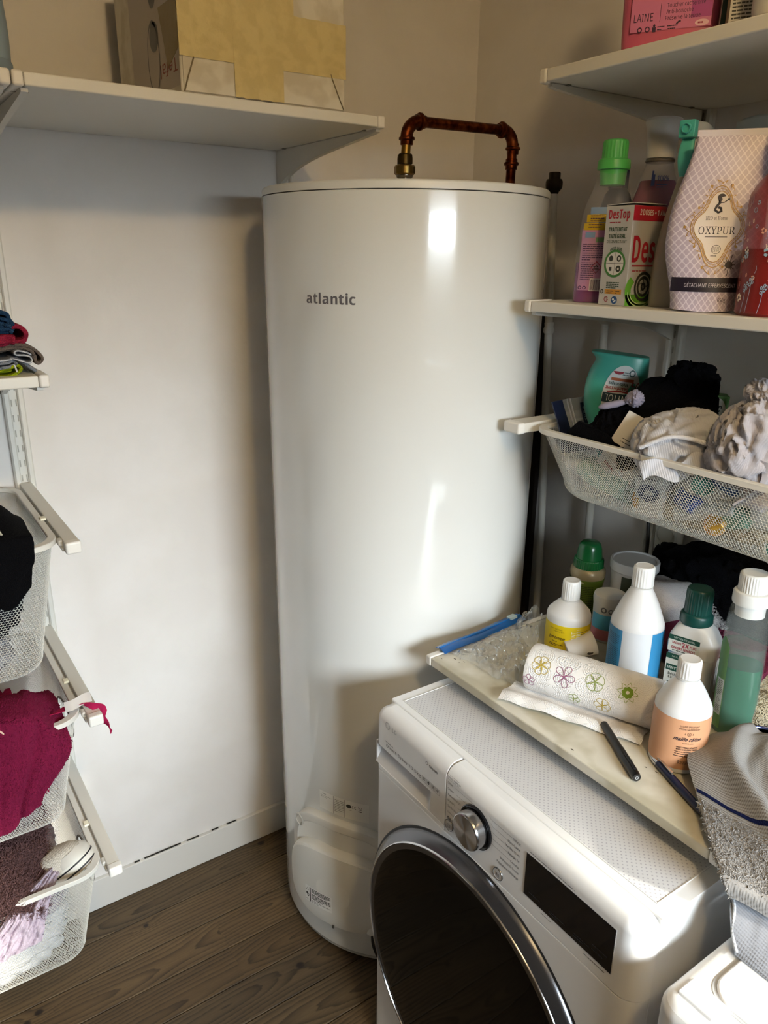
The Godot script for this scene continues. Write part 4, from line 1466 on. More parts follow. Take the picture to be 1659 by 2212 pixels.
	for e in [[0.0, -0.012], [1.0, -0.012], [1.03, -0.008], [1.03, 0.010], [1.0, 0.013], [0.8, 0.013]]:
		sole.append(super_ring(0.036 * e[0], 0.062 * e[0], 2.4, e[1], 40))
	part(sh, "sole", skin(sole, true, false, true, 35.0), rubber)
	for yy in [-0.006, 0.007]:
		var st := []
		for e in [[1.03, yy - 0.0016], [1.055, yy - 0.001], [1.055, yy + 0.001], [1.03, yy + 0.0016]]:
			st.append(super_ring(0.036 * e[0], 0.062 * e[0], 2.4, e[1], 40))
		part(sh, "stripe", skin(st, true, false, false, 35.0), mt("15151a", 0.6))
	part(sh, "upper", loft(smooth_rings([[0.035, 0.060, 2.4, 0.013, 0.0, 0.0], [0.034, 0.058, 2.4, 0.028, 0.0, -0.002], [0.029, 0.048, 2.3, 0.044, 0.0, -0.008], [0.017, 0.03, 2.2, 0.054, 0.0, -0.016]], 12), 40), cloth_mt("cfc8ba", 160.0, 0.7, 0.1, "weave"))
	part(sh, "toe_cap", loft([[0.0362, 0.032, 2.4, 0.013, 0.0, 0.030], [0.0355, 0.031, 2.4, 0.022, 0.0, 0.0295], [0.030, 0.026, 2.2, 0.032, 0.0, 0.027], [0.012, 0.01, 2.0, 0.037, 0.0, 0.024]], 32), rubber)
	var wl := thing("white_linen", "white bed linen filling the bottom of the lowest left drawer", "linen", Vector3(-1.445, 0.300, 0.222))
	part(wl, "cloth", heap(0.160, 0.052, 0.155, 9, 0.06, 3.0, 4.0), cloth_mt("e2e2e4", 120.0, 0.6, 0.1, "weave"))
	var gl := thing("lilac_linen", "greyish lilac linen layered above the white linen in the lowest drawer", "linen", Vector3(-1.44, 0.398, 0.225))
	part(gl, "cloth", heap(0.165, 0.034, 0.155, 12, 0.07, 3.0, 3.6), cloth_mt("b3abb3", 120.0, 0.6, 0.1, "weave"))

	# --- cloths on the shelf, each folded
	var z0 := 0.10
	var lime := thing("folded_cloth", "lime green folded cloth at the bottom of the stack on the left shelf", "cloth", Vector3.ZERO, 0.0, "folded cloths on the left shelf")
	part(lime, "layers", fold([L(-260, 806), L(-60, 807), L(10, 809), L(36, 803), L(44, 793), L(36, 786), L(18, 790), L(-10, 797), L(-60, 800), L(-250, 800)], 0.0052, z0, 0.405, 80), cloth_mt("93a015", 120.0, 1.0, 0.3))
	part(lime, "inner_fold", fold([L(-250, 795), L(-40, 794), L(14, 789), L(22, 793), L(14, 798), L(-40, 800)], 0.0040, z0, 0.400, 50), cloth_mt("7d8b12", 120.0, 1.0, 0.3))
	part(lime, "hanging_loop", tube(curve([Vector3(-1.253, 1.468, 0.404), Vector3(-1.252, 1.462, 0.409), Vector3(-1.251, 1.457, 0.4085)], 8), 0.0014, 8), mt("c9c9c4", 0.8))
	var grey := cloth_mt("868a92", 120.0, 1.0, 0.2)
	var gc := thing("folded_cloth", "grey folded cloth with pale hems lying on the lime green one", "cloth", Vector3.ZERO, 0.0, "folded cloths on the left shelf")
	part(gc, "layers", fold([L(-250, 793), L(-30, 792), L(6, 788), L(24, 786), L(32, 781), L(24, 776), L(0, 779), L(-120, 780)], 0.0045, z0, 0.408, 60), grey)
	part(gc, "top_layer", fold([L(-250, 780), L(-20, 782), L(10, 774), L(30, 771), L(46, 778), L(64, 791), L(80, 802)], 0.0048, z0, 0.402, 60), grey)
	part(gc, "loop_fold", fold([L(-240, 775), L(0, 773), L(20, 769), L(42, 775), L(56, 780), L(66, 777), L(64, 769), L(52, 764), L(34, 763), L(27, 757), L(36, 754), L(54, 758), L(66, 764)], 0.0034, z0, 0.410, 90), grey)
	part(gc, "hem", fold([L(-240, 775.2), L(0, 773.2), L(20, 769.2), L(42, 775.2), L(56, 780.2), L(66, 777), L(64, 769), L(52, 764), L(34, 763), L(27, 757), L(36, 754), L(54, 758), L(66, 764)], 0.0016, 0.4085, 0.4115, 90), mt("c3c5c8", 0.9))
	var br := thing("folded_cloth", "taupe brown folded cloth drooping over the grey one", "cloth", Vector3.ZERO, 0.0, "folded cloths on the left shelf")
	part(br, "layers", fold([L(-240, 752), L(-40, 747), L(30, 742), L(60, 746), L(82, 760), L(92, 775), L(86, 784), L(77, 780), L(76, 768), L(60, 753), L(30, 748), L(-40, 753), L(-240, 758)], 0.0050, z0, 0.404, 90), cloth_mt("6f6259", 110.0, 1.2, 0.3))
	part(br, "inner_fold", fold([L(-240, 764), L(-30, 758), L(12, 752), L(40, 751), L(60, 758), L(72, 770), L(74, 779)], 0.0048, z0, 0.398, 60), cloth_mt("665a52", 110.0, 1.2, 0.3))
	var rd := thing("folded_cloth", "raspberry red folded cloth under the dark blue one", "cloth", Vector3.ZERO, 0.0, "folded cloths on the left shelf")
	var red := cloth_mt("93243b", 110.0, 1.2, 0.3)
	part(rd, "layers", fold([L(-240, 722), L(-40, 718), L(24, 704), L(44, 706), L(55, 718), L(54, 732), L(44, 736), L(20, 738), L(-40, 741), L(-240, 744)], 0.0075, z0, 0.402, 80), red)
	part(rd, "front_flap", fold([L(-240, 733), L(-40, 731), L(10, 729), L(30, 731)], 0.0150, z0, 0.412, 40), red)
	var bl := thing("folded_cloth", "dark blue folded cloth on top of the red one", "cloth", Vector3.ZERO, 0.0, "folded cloths on the left shelf")
	var blue := cloth_mt("24405f", 110.0, 1.2, 0.3)
	part(bl, "layers", fold([L(-240, 678), L(-40, 674), L(8, 675), L(20, 690), L(27, 703), L(22, 713), L(0, 714), L(-240, 716)], 0.0065, z0, 0.404, 70), blue)
	part(bl, "inner_fold", fold([L(-240, 688), L(-40, 684), L(6, 687), L(19, 698), L(16, 707), L(0, 708), L(-240, 710)], 0.0055, z0, 0.406, 60), blue)
	part(bl, "core_fold", fold([L(-240, 697), L(-20, 695), L(8, 698), L(10, 702), L(-20, 703), L(-240, 704)], 0.0055, z0, 0.405, 40), blue)
	var pm := thing("pompom", "white fluffy bobble on top of the dark blue folded cloth", "bobble", Vector3(-1.278, 1.563, 0.40))
	part(pm, "core", heap(0.016, 0.019, 0.016, 21, 0.08, 4.0, 2.0, 24, 12), cloth_mt("c9c9cc", 90.0, 0.8, 0.3))
	pile(pm, "fibres", func(u: float, v: float):
		var t: float = acos(clampf(1.0 - 2.0 * v, -1, 1))
		return Vector3(sin(t) * cos(u * TAU), cos(t), sin(t) * sin(u * TAU)) * 0.017, 900, 0.007, 0.0016, cloth_mt("d5d5d8", 90.0, 0.2, 0.3), 8, 0.8)

	# --- on the upper left shelf
	build_box()

func build_box() -> void:
	# cardboard box with peeling parcel tape, its front parallel to the shelf edge
	var y0 := 1.8742
	var x0 := -0.960
	var x1 := -0.661
	var z1 := 0.424
	var z0 := 0.115
	var h := 0.235
	var o := thing("cardboard_box", "worn white cardboard box patched with wide yellow tape", "box")
	var card := mt("d5cfc0", 0.8)
	card.albedo_texture = noise_tex(0.01, false, 1.0, 256, ramp2(Color(0.93, 0.92, 0.90), Color(1, 1, 1), 0.3, 0.6), 5)
	card.uv1_triplanar = true
	card.uv1_scale = Vector3.ONE * 5.0
	part(o, "body", join([rboxat(x0, x1, y0, y0 + h, z0, z1, 0.003, 2)]), card)
	# corrugated flaps on the front
	part(o, "flap", join([rboxat(x0 + 0.004, x1 - 0.004, y0 + 0.002, y0 + 0.118, z1 - 0.001, z1 + 0.0022, 0.001, 1)]), card)
	part(o, "flap", join([rboxat(x0 + 0.003, x1 - 0.003, y0 + 0.120, y0 + h - 0.002, z1 - 0.001, z1 + 0.0024, 0.001, 1)]), card)
	var tape := mt("d0be86", 0.3, 0.0, {"clearcoat_enabled": true, "clearcoat": 0.4})
	tape.normal_enabled = true
	tape.normal_texture = noise_tex(0.02, true, 6.0, 256, null, 4)
	tape.normal_scale = 0.5
	tape.uv1_triplanar = true
	tape.uv1_scale = Vector3.ONE * 9.0
	tape.albedo_texture = noise_tex(0.012, false, 1.0, 256, ramp2(Color(0.955, 0.95, 0.94), Color(1, 1, 1), 0.3, 0.65), 5)
	var zf := z1 + 0.0026
	var wr := func(a: float, b: float, c: float, d: float, dz: float, sd: float) -> ArrayMesh:
		return sheet(func(u: float, v: float):
			var x := lerpf(a, b, u)
			var w := noise.get_noise_3d(x * 26.0, v * 3.0, sd)
			return Vector3(x, lerpf(c, d, v) + 0.0012 * noise.get_noise_2d(x * 60.0, sd), zf + dz + 0.0014 * absf(w)), 40, 16, 0.0004)
	part(o, "tape", wr.call(x0 - 0.001, x1 + 0.0005, y0 + 0.050, y0 + 0.098, 0.0004, 1.0), tape)
	part(o, "tape", wr.call(x0 - 0.001, x1 + 0.0005, y0 + 0.092, y0 + 0.132, 0.0009, 2.0), tape)
	part(o, "tape", wr.call(x0 - 0.001, x1 - 0.10, y0 + 0.127, y0 + 0.185, 0.0006, 3.0), tape)
	part(o, "tape", wr.call(-0.871, -0.783, y0 + 0.0015, y0 + 0.19, 0.0018, 4.0), tape)
	# a tape end wraps round onto the printed side
	part(o, "tape_end", sheet(func(u: float, v: float): return Vector3(x0 - 0.0006 - 0.001 * absf(noise.get_noise_2d(u * 8.0, v * 3.0)), lerpf(y0 + 0.062, y0 + 0.13, v) - 0.022 * u * (1.0 - v), lerpf(z1, z1 - 0.05 - 0.03 * v, u)), 14, 8, 0.0004), mt("9d9078", 0.35, 0.0, {"transparency": BaseMaterial3D.TRANSPARENCY_ALPHA, "albedo_color": Color(0.62, 0.55, 0.40, 0.7)}))
	# brown dog-eared corner creases
	part(o, "torn_edge", join([[tube([Vector3(x0 + 0.004, y0 + 0.001, z1 + 0.003), Vector3(x0 + 0.010, y0 + 0.02, z1 + 0.004), Vector3(x0 + 0.022, y0 + 0.05, z1 + 0.003)], 0.0012, 6)], [tube([Vector3(x1 - 0.004, y0 + 0.002, z1 + 0.003), Vector3(x1 - 0.016, y0 + 0.025, z1 + 0.0036), Vector3(x1 - 0.03, y0 + 0.055, z1 + 0.003)], 0.0010, 6)]]), mt("7a6d55", 0.8)).set_meta("kind", "stuff")
	# printed side: cookware picture and the upside-down brand word
	var side := func(x: float, y: float): return Vector3(x0 - 0.0004, y0 + 0.02 + y, z1 - 0.03 + x)
	var sidep := func(x: float, y: float): return Vector3(x0 - 0.0008, y0 + 0.02 + y, z1 - 0.03 + x)
	part(o, "printed_side", join([bar(side, -0.085, 0.10, 0.225, 0.22, 1)]), mt("b5aca2", 0.6))
	var ps: Node = o.get_node("printed_side")
	part(ps, "pan_picture", join([disc(sidep, -0.085, 0.045, 0.030, 0.055, 0.90), disc(sidep, -0.078, 0.075, 0.022, 0.022), disc(sidep, -0.075, 0.145, 0.020, 0.030)]), mt("4e4c50", 0.4))
	var lt := letters("Tefal", 0.019, func(x: float, y: float): return sidep.call(-x - 0.018, -y + 0.020), font_sans, 0.078)
	if lt.size():
		part(ps, "lettering", lt[0], mt("8d4a40", 0.6))
	# brown carton standing behind, only its edge shows
	var b2 := thing("brown_carton", "plain brown cardboard carton standing behind the taped white box", "box")
	part(b2, "body", join([rboxat(-0.928, -0.70, y0, y0 + 0.26, 0.02, 0.108, 0.003, 2)]), mt("5b4434", 0.85))
	part(b2, "lid_flap", join([rboxat(-0.928, -0.70, y0 + 0.2605, y0 + 0.2645, 0.02, 0.108, 0.001, 1)]), mt("654c3a", 0.85))
	# pale blue panel at the left edge
	var pn := thing("pale_blue_bin", "pale grey-blue rounded container cut off by the picture's left edge", "container")
	var pb := mt("8ea2b4", 0.35, 0.0)
	part(pn, "body", loft(smooth_rings([[0.12, 0.075, 4.0, y0, -1.315, 0.345], [0.122, 0.077, 4.0, y0 + 0.06, -1.3155, 0.345], [0.119, 0.076, 4.0, y0 + 0.14, -1.318, 0.345], [0.113, 0.07, 4.0, y0 + 0.25, -1.322, 0.345]], 16), 48), pb)
	part(pn, "base_band", loft([[0.1205, 0.0755, 4.0, y0 + 0.0005, -1.315, 0.345], [0.1225, 0.0775, 4.0, y0 + 0.010, -1.315, 0.345], [0.1225, 0.0775, 4.0, y0 + 0.014, -1.315, 0.345], [0.1205, 0.0755, 4.0, y0 + 0.018, -1.315, 0.345]], 48), mt("7c8fa0", 0.4))

# ------------------------------------------------------------------ products on the right shelves
func facing(x: float, z: float) -> float:   # turn that shows the front to somebody standing in the room
	return atan2(-1.4472 - x, 1.7115 - z)

func clear_mt(h: String, alpha: float, rough := 0.3) -> StandardMaterial3D:
	var key := "clear" + h + str(alpha) + str(rough)
	if not mats.has(key):
		var m := StandardMaterial3D.new()
		m.resource_name = "clear_plastic"
		var c := Color.html(h)
		c.a = alpha
		m.albedo_color = c
		m.transparency = BaseMaterial3D.TRANSPARENCY_ALPHA
		m.roughness = rough
		mats[key] = m
	return mats[key]

func ink(list: Array) -> ArrayMesh:
	return join(list.map(func(e): return [e] if e is Mesh else e).filter(func(e): return e.size() > 0))

func ribbed_cap(r: float, h: float, ribs: int, dome := 0.002) -> ArrayMesh:
	var rows := []
	for e in [[0.97, 0.0, 0.0], [1.0, 0.04, 1.0], [0.985, 0.82, 1.0], [0.96, 0.92, 0.3], [0.90, 0.98, 0.0], [0.80, 1.0, 0.0], [0.78, 0.985, 0.0], [0.0, 0.985, 0.0]]:
		var row := PackedVector3Array()
		for k in ribs * 4:
			var a := TAU * k / (ribs * 4)
			var w: float = 1.0 - 0.035 * e[2] * (1.0 if k % 4 < 2 else 0.0)
			row.append(Vector3(cos(a) * r * e[0] * w, h * e[1], sin(a) * r * e[0] * w))
		rows.append(row)
	return skin(rows, true, true, false, 60.0)

func trigger_head(o: Node3D, y: float, shell: Material, teal: Material, turn := 0.0) -> void:
	# collar, housing, nozzle and lever of a spray bottle; sprays along the thing's +z after turn
	var b := Basis(Vector3.UP, turn)
	var put := func(called: String, mesh: Mesh, m: Material, p: Vector3, r := Vector3.ZERO) -> void:
		part(o, called, mesh, m).transform = Transform3D(b * Basis.from_euler(r), b * p + Vector3(0, y, 0))
	put.call("collar", ribbed_cap(0.0155, 0.020, 16), teal, Vector3.ZERO)
	put.call("spray_neck", loft([[0.011, 0.012, 3.0, 0.018], [0.010, 0.011, 3.0, 0.035], [0.010, 0.013, 3.0, 0.045]], 24), shell, Vector3.ZERO)
	var rows := []
	for e in [[0.030, 0.008, 0.006], [0.026, 0.012, 0.010], [0.010, 0.0125, 0.0125], [-0.015, 0.0125, 0.0125], [-0.035, 0.0115, 0.010], [-0.046, 0.008, 0.006]]:
		var row := PackedVector3Array()
		for p in super_ring(e[1], e[2], 3.5, 0.0, 24):
			row.append(Vector3(p.x, 0.053 + p.z + (0.002 if e[0] < 0 else 0.0), e[0]))
		rows.append(row)
	put.call("spray_housing", skin(rows, true, true, true, 50.0), shell, Vector3.ZERO)
	put.call("nozzle", join([[rbox(0.024, 0.024, 0.014, 0.002, 2)], [lathe([[0.0075, 0.0], [0.0075, 0.004], [0.006, 0.006], [0.005, 0.003], [0.0, 0.003]], 20), at(0, 0, 0.006, Vector3(PI / 2, 0, 0))]]), teal, Vector3(0, 0.052, 0.036))
	var lever := []
	for k in 9:
		var t := k / 8.0
		var row := PackedVector3Array()
		for p in super_ring(lerpf(0.0095, 0.0115, sin(t * PI)), 0.0035, 3.0, 0.0, 16):
			row.append(Vector3(p.x, 0.040 - t * 0.052, 0.030 + 0.010 * sin(t * 2.6) - 0.010 * t + p.z))
		lever.append(row)
	put.call("trigger", skin(lever, true, true, true, 60.0), teal, Vector3.ZERO)

func build_right_shelves() -> void:
	var Y := 1.5594
	# ---- purple softener bottle with green cap
	var a := thing("softener_bottle", "see-through bottle of purple liquid with a light green cap", "bottle", Vector3(-0.35, Y, 0.775), facing(-0.35, 0.775))
	var keys := [[0.040, 0.026, 3.0, 0.0, -0.006], [0.043, 0.029, 3.0, 0.006, -0.006], [0.0425, 0.030, 2.8, 0.07, -0.006], [0.040, 0.028, 2.6, 0.12, -0.005], [0.036, 0.026, 2.3, 0.155, -0.004], [0.030, 0.024, 2.1, 0.182, 0.0], [0.024, 0.022, 2.0, 0.205, 0.001], [0.020, 0.020, 2.0, 0.214, 0.001]]
	part(a, "bottle_body", loft(smooth_rings(keys, 28), 40), clear_mt("c9c6c8", 0.12, 0.28))
	var liq := []
	for k in keys.slice(0, 3):
		liq.append([k[0] - 0.0016, k[1] - 0.0016, k[2], k[3] * 0.93 + 0.0015, k[4]])
	part(a, "liquid", loft(smooth_rings(liq, 10), 40), mt("76146a", 0.25))
	var gcap := mt("4fae55", 0.35)
	part(a, "cap_skirt", lathe([[0.0205, 0.190], [0.0225, 0.2135], [0.0265, 0.2140], [0.0272, 0.2160], [0.0262, 0.2280], [0.0245, 0.2300], [0.0210, 0.2300]], 40), gcap, Vector3(0.001, 0, 0))
	part(a, "cap", ribbed_cap(0.0212, 0.030, 22), gcap, Vector3(0.001, 0.2295, 0))
	# the label follows the front of the body
	var lab := func(x: float, y: float) -> Vector3:
		var t := clampf(y / 0.155, 0.0, 1.0)
		var hw := lerpf(0.0432, 0.0372, t * t)
		var hd := lerpf(0.0300, 0.0262, t * t)
		var s := clampf(x / hw, -0.99, 0.99)
		return Vector3(x - 0.006 + 0.002 * t, y, hd * pow(1.0 - pow(absf(s), 2.8), 1.0 / 2.8) + 0.0006)
	part(a, "label", bar(lab, -0.015, 0.0705, 0.042, 0.100, 10)[0], mt("c38bb5", 0.4))
	var la: Node = a.get_node("label")
	var l1: Callable = lift(lab, 0.0004)
	part(la, "yellow_panel", join([bar(l1, -0.014, 0.137, 0.032, 0.012, 8), bar(l1, -0.016, 0.124, 0.036, 0.011, 8)]), mt("c7a722", 0.4)).set_meta("kind", "stuff")
	part(la, "blue_panel", join([bar(l1, -0.0115, 0.149, 0.027, 0.011, 8), bar(l1, -0.022, 0.111, 0.016, 0.009, 6)]), mt("7f9bc4", 0.4)).set_meta("kind", "stuff")
	part(la, "green_panel", join([bar(l1, -0.004, 0.103, 0.016, 0.008, 6)]), mt("6f8f6c", 0.4))
	var l2: Callable = lift(lab, 0.0008)
	var pr := [lines(l2, -0.013, 0.141, 0.022, 3, 0.004, 0.0014, 4), lines(l2, -0.014, 0.127, 0.024, 2, 0.004, 0.0014, 5), lines(l2, -0.015, 0.096, 0.034, 8, 0.0036, 0.0012, 6), lines(l2, -0.021, 0.066, 0.022, 9, 0.0034, 0.0011, 7)]
	for k in 14:
		pr.append(bar(l2, -0.014 + k * 0.00145, 0.030, [0.0005, 0.0009, 0.0007][k % 3], 0.018))
	pr.append(disc(l2, -0.031, 0.025, 0.003, 0.003, 0.6)); pr.append(disc(l2, -0.0235, 0.025, 0.003, 0.003, 0.6))
	part(la, "printing", ink(pr), mt("402a55", 0.6))
	part(la, "bar_code_field", join([bar(l1, -0.004, 0.030, 0.023, 0.021, 6)]), mt("ddd6dd", 0.5))
	part(la, "hazard_sign", join([stroke(l2, [Vector2(-0.007, 0.068), Vector2(0.0015, 0.0585), Vector2(-0.007, 0.049), Vector2(-0.0155, 0.0585), Vector2(-0.007, 0.068)], 0.0012)]), mt("a3203a", 0.5))
	part(la, "hazard_picture", join([bar(l2, -0.007, 0.0560, 0.009, 0.0012), stroke(l2, [Vector2(-0.010, 0.0585), Vector2(-0.007, 0.0615), Vector2(-0.004, 0.0590)], 0.0016)]), mt("1a1a1a", 0.5))
	# ---- small navy capped bottle behind
	var nb := thing("navy_bottle", "dark navy cap of a bottle hidden behind the purple softener", "bottle", Vector3(-0.285, Y, 0.735), facing(-0.285, 0.735))
	part(nb, "bottle_body", lathe([[0.026, 0.0], [0.028, 0.004], [0.028, 0.16], [0.022, 0.18], [0.014, 0.192]], 28), mt("2a3550", 0.4))
	part(nb, "cap", ribbed_cap(0.017, 0.036, 20), mt("18223c", 0.4), Vector3(0, 0.190, 0))
	# ---- stain remover: white spray top, clear neck, magenta liquid
	var v := thing("stain_remover", "clear bottle of magenta liquid with a big white cap, behind the carton", "bottle", Vector3(-0.262, Y, 0.800), facing(-0.262, 0.800))
	var vk := [[0.052, 0.032, 2.8, 0.0], [0.054, 0.034, 2.8, 0.006], [0.054, 0.034, 2.6, 0.09], [0.046, 0.031, 2.3, 0.15], [0.034, 0.027, 2.1, 0.19], [0.0235, 0.0225, 2.0, 0.222], [0.0225, 0.0225, 2.0, 0.236]]
	part(v, "bottle_body", loft(smooth_rings(vk, 26), 40), clear_mt("bdb5b3", 0.24, 0.26))
	var vl := []
	for k in [[0.052, 0.032, 2.8, 0.003], [0.0525, 0.0325, 2.6, 0.09], [0.0445, 0.0295, 2.3, 0.148], [0.0330, 0.0262, 2.1, 0.190], [0.0295, 0.0252, 2.05, 0.200]]:
		vl.append([k[0] - 0.001, k[1] - 0.001, k[2], k[3]])
	part(v, "liquid", loft(smooth_rings(vl, 12), 40), mt("7a0c48", 0.22))
	var wh := mt("cfcbc6", 0.35)
	part(v, "cap", lathe([[0.0235, 0.235], [0.0245, 0.238], [0.0250, 0.262], [0.0275, 0.282], [0.0300, 0.289], [0.0305, 0.2925], [0.0285, 0.2960], [0.0200, 0.2985], [0.0, 0.2995]], 40), wh)
	part(v, "neck_ring", lathe([[0.0228, 0.2285], [0.0243, 0.2300], [0.0243, 0.2325], [0.0228, 0.2340]], 36), mt("57504b", 0.3))
	var vf := round_face(0.0295, 0.196, 0.02)
	part(v, "printing", ink([letters("100%", 0.0085, func(x: float, y: float): return vf.call(x + 0.008, y + 0.006) + Vector3(0, 0, 0.0025 - y * 0.25), font_bold, 0.020), lines(func(x: float, y: float): return vf.call(x + 0.007, y - 0.004) + Vector3(0, 0, 0.0025 - y * 0.25), 0.0, 0.0, 0.018, 2, 0.004, 0.0015, 3), bar(func(x: float, y: float): return vf.call(x, y) + Vector3(0, 0, 0.0027 - y * 0.25), -0.0085, 0.003, 0.006, 0.018), bar(func(x: float, y: float): return vf.call(x, y) + Vector3(0, 0, 0.0027 - y * 0.25), -0.0095, 0.014, 0.003, 0.008)]), mt("2a3a7a", 0.5))
	# ---- drain cleaner carton
	var c := thing("carton", "silver, red and green carton of drain treatment on the middle right shelf", "carton", Vector3(-0.3655, Y, 0.8445))
	var W := 0.079
	var D := 0.055
	var H := 0.1535
	var silver := mt("b9b7b2", 0.35, 0.15)
	part(c, "box", join([rboxat(-W / 2, W / 2, 0.0, H, -D / 2, D / 2, 0.0012, 1)]), silver)
	part(c, "lid_flap", sheet(func(u: float, w: float): return Vector3(lerpf(-W / 2, W / 2, u), H + 0.002 * w + 0.0015, lerpf(-D / 2, D / 2, w)), 2, 2, 0.0008), mt("cfcdc8", 0.5))
	# narrow face (world -x) and wide face (world +z)
	var nf := func(x: float, y: float) -> Vector3: return Vector3(-W / 2 - 0.0003, y, x)
	var nf2 := func(x: float, y: float) -> Vector3: return Vector3(-W / 2 - 0.0006, y, x)
	var wf := func(x: float, y: float) -> Vector3: return Vector3(x, y, D / 2 + 0.0003)
	var wf2 := func(x: float, y: float) -> Vector3: return Vector3(x, y, D / 2 + 0.0006)
	var redm := mt("a3182a", 0.4)
	var dkg := mt("24432b", 0.5)
	part(c, "red_lettering", ink([letters("DesTop", 0.0135, func(x: float, y: float): return nf2.call(x, y + 0.1385), font_bold, 0.042), lines(nf2, 0.0, 0.1285, 0.036, 1, 0.003, 0.0012, 3), letters("Des", 0.040, func(x: float, y: float): return wf2.call(x - 0.006, y + 0.088), font_bold, 0.055, true), bar(wf2, 0.0, 0.0625, 0.064, 0.0022), lines(wf2, 0.0, 0.0545, 0.06, 1, 0.004, 0.0014, 8)]), redm)
	part(c, "green_lettering", ink([letters("TRAITEMENT", 0.0058, func(x: float, y: float): return nf2.call(x, y + 0.1180), font_bold, 0.037), letters("INTÉGRAL", 0.0066, func(x: float, y: float): return nf2.call(x, y + 0.1085), font_bold, 0.034), letters("DÉSINFECTANT", 0.0042, func(x: float, y: float): return nf2.call(x, y + 0.1000), font_sans, 0.040), letters("AGIT SUR", 0.0050, func(x: float, y: float): return nf2.call(x, y + 0.0890 - x * x * 14.0), font_bold, 0.024), lines(nf2, 0.0, 0.0360, 0.026, 4, 0.0028, 0.0012, 5)]), dkg)
	part(c, "green_dial", ink([disc(nf2, 0.0, 0.0655, 0.0215, 0.0215, 0.83)]), mt("3f7a35", 0.5))
	part(c, "dial_face", ink([disc(nf, 0.0, 0.0655, 0.0205, 0.0205)]), mt("d6d4ce", 0.5))
	part(c, "dial_pictures", ink([disc(nf2, -0.008, 0.0735, 0.004, 0.0045), disc(nf2, 0.008, 0.0735, 0.0045, 0.005, 0.5), disc(nf2, 0.008, 0.0575, 0.005, 0.005, 0.4), bar(nf2, -0.008, 0.0570, 0.005, 0.006), bar(nf2, 0, 0.0655, 0.0005, 0.036), bar(nf2, 0, 0.0655, 0.036, 0.0005)]), mt("33342f", 0.5))
	part(c, "yellow_badge", ink([bar(nf, 0.002, 0.0215, 0.034, 0.0075)]), mt("c38a2a", 0.5))
	part(c, "badge_text", ink([lines(nf2, -0.004, 0.0225, 0.014, 2, 0.0028, 0.0013, 6), lines(nf2, 0.011, 0.0225, 0.009, 2, 0.0028, 0.0013, 7), disc(nf2, -0.021, 0.0215, 0.003, 0.0036, 0.6)]), mt("302a1e", 0.5))
	part(c, "seal", ink([disc(nf, 0.006, 0.0085, 0.0062, 0.0062)]), mt("214a80", 0.5))
	part(c, "seal_picture", ink([disc(nf2, 0.004, 0.0095, 0.0020, 0.0020), disc(nf2, 0.0082, 0.0078, 0.0016, 0.0016), disc(nf2, 0.006, 0.006, 0.0012, 0.0012)]), mt("cfd3d6", 0.5))
	part(c, "spiral", ink([disc(nf, -0.011, 0.0095, 0.0042, 0.0046, 0.72, 0.5, TAU), disc(nf, -0.011, 0.0095, 0.0022, 0.0024, 0.6, -1.0, PI * 1.2)]), mt("8d2a3a", 0.5))
	part(c, "red_band", ink([bar(wf, 0.0, 0.1420, W, 0.0225)]), redm)
	part(c, "band_lettering", ink([letters("2 DOSES = 1 AN", 0.0085, func(x: float, y: float): return wf2.call(x + 0.006, y + 0.1435), font_bold, 0.062)]), mt("d8cfc8", 0.5))
	part(c, "green_swirl", ink([bar(wf, 0.0, 0.009, W, 0.018), disc(wf, -0.004, 0.024, 0.038, 0.030, 0.62, PI * 0.75, PI * 2.05)]), mt("5f9a2e", 0.45))
	part(c, "swirl_lines", ink([disc(wf2, -0.002, 0.022, 0.034, 0.024, 0.94, PI * 1.0, PI * 2.0), disc(wf2, 0.0, 0.020, 0.030, 0.018, 0.92, PI * 1.0, PI * 2.0), bar(wf2, 0.012, 0.005, 0.04, 0.0008)]), mt("b9d489", 0.45))
	part(c, "drum_picture", ink([disc(wf2, 0.002, 0.030, 0.0225, 0.0235, 0.80), disc(wf2, 0.002, 0.030, 0.0155, 0.0165, 0.72), disc(wf2, 0.002, 0.030, 0.006, 0.0065, 0.4), stroke(wf2, [Vector2(-0.014, 0.030), Vector2(-0.004, 0.036), Vector2(0.006, 0.028), Vector2(0.017, 0.034)], 0.0016), stroke(wf2, [Vector2(0.002, 0.014), Vector2(-0.003, 0.024), Vector2(0.004, 0.034), Vector2(0.0, 0.046)], 0.0016)]), mt("2b2e2b", 0.4))
	# ---- beige spray bottle
	var s := thing("spray_bottle", "plain beige spray bottle with a turquoise trigger, beside the pouch", "spray bottle", Vector3(-0.336, Y, 0.918), facing(-0.336, 0.918))
	part(s, "bottle_body", loft(smooth_rings([[0.040, 0.026, 3.0, 0.0], [0.042, 0.028, 3.0, 0.006], [0.042, 0.028, 2.8, 0.055], [0.036, 0.026, 2.5, 0.115], [0.025, 0.020, 2.2, 0.168], [0.0165, 0.0155, 2.0, 0.200], [0.0145, 0.0145, 2.0, 0.212]], 26), 40), mt("a29a8e", 0.4))
	var teal := mt("4fb0a4", 0.35)
	trigger_head(s, 0.205, mt("b9bab6", 0.35), teal, -0.35)
	# ---- second spray bottle behind the pouch
	var s2 := thing("spray_bottle", "spray bottle hidden behind the pouch, only its translucent head shows", "spray bottle", Vector3(-0.258, Y, 0.985), facing(-0.258, 0.985))
	part(s2, "bottle_body", loft(smooth_rings([[0.040, 0.028, 3.0, 0.0], [0.042, 0.030, 3.0, 0.006], [0.042, 0.030, 2.8, 0.10], [0.030, 0.024, 2.3, 0.175], [0.0155, 0.0155, 2.0, 0.215]], 20), 40), mt("b8b4ac", 0.4))
	trigger_head(s2, 0.214, mt("a9b0ae", 0.3), teal, 1.15)
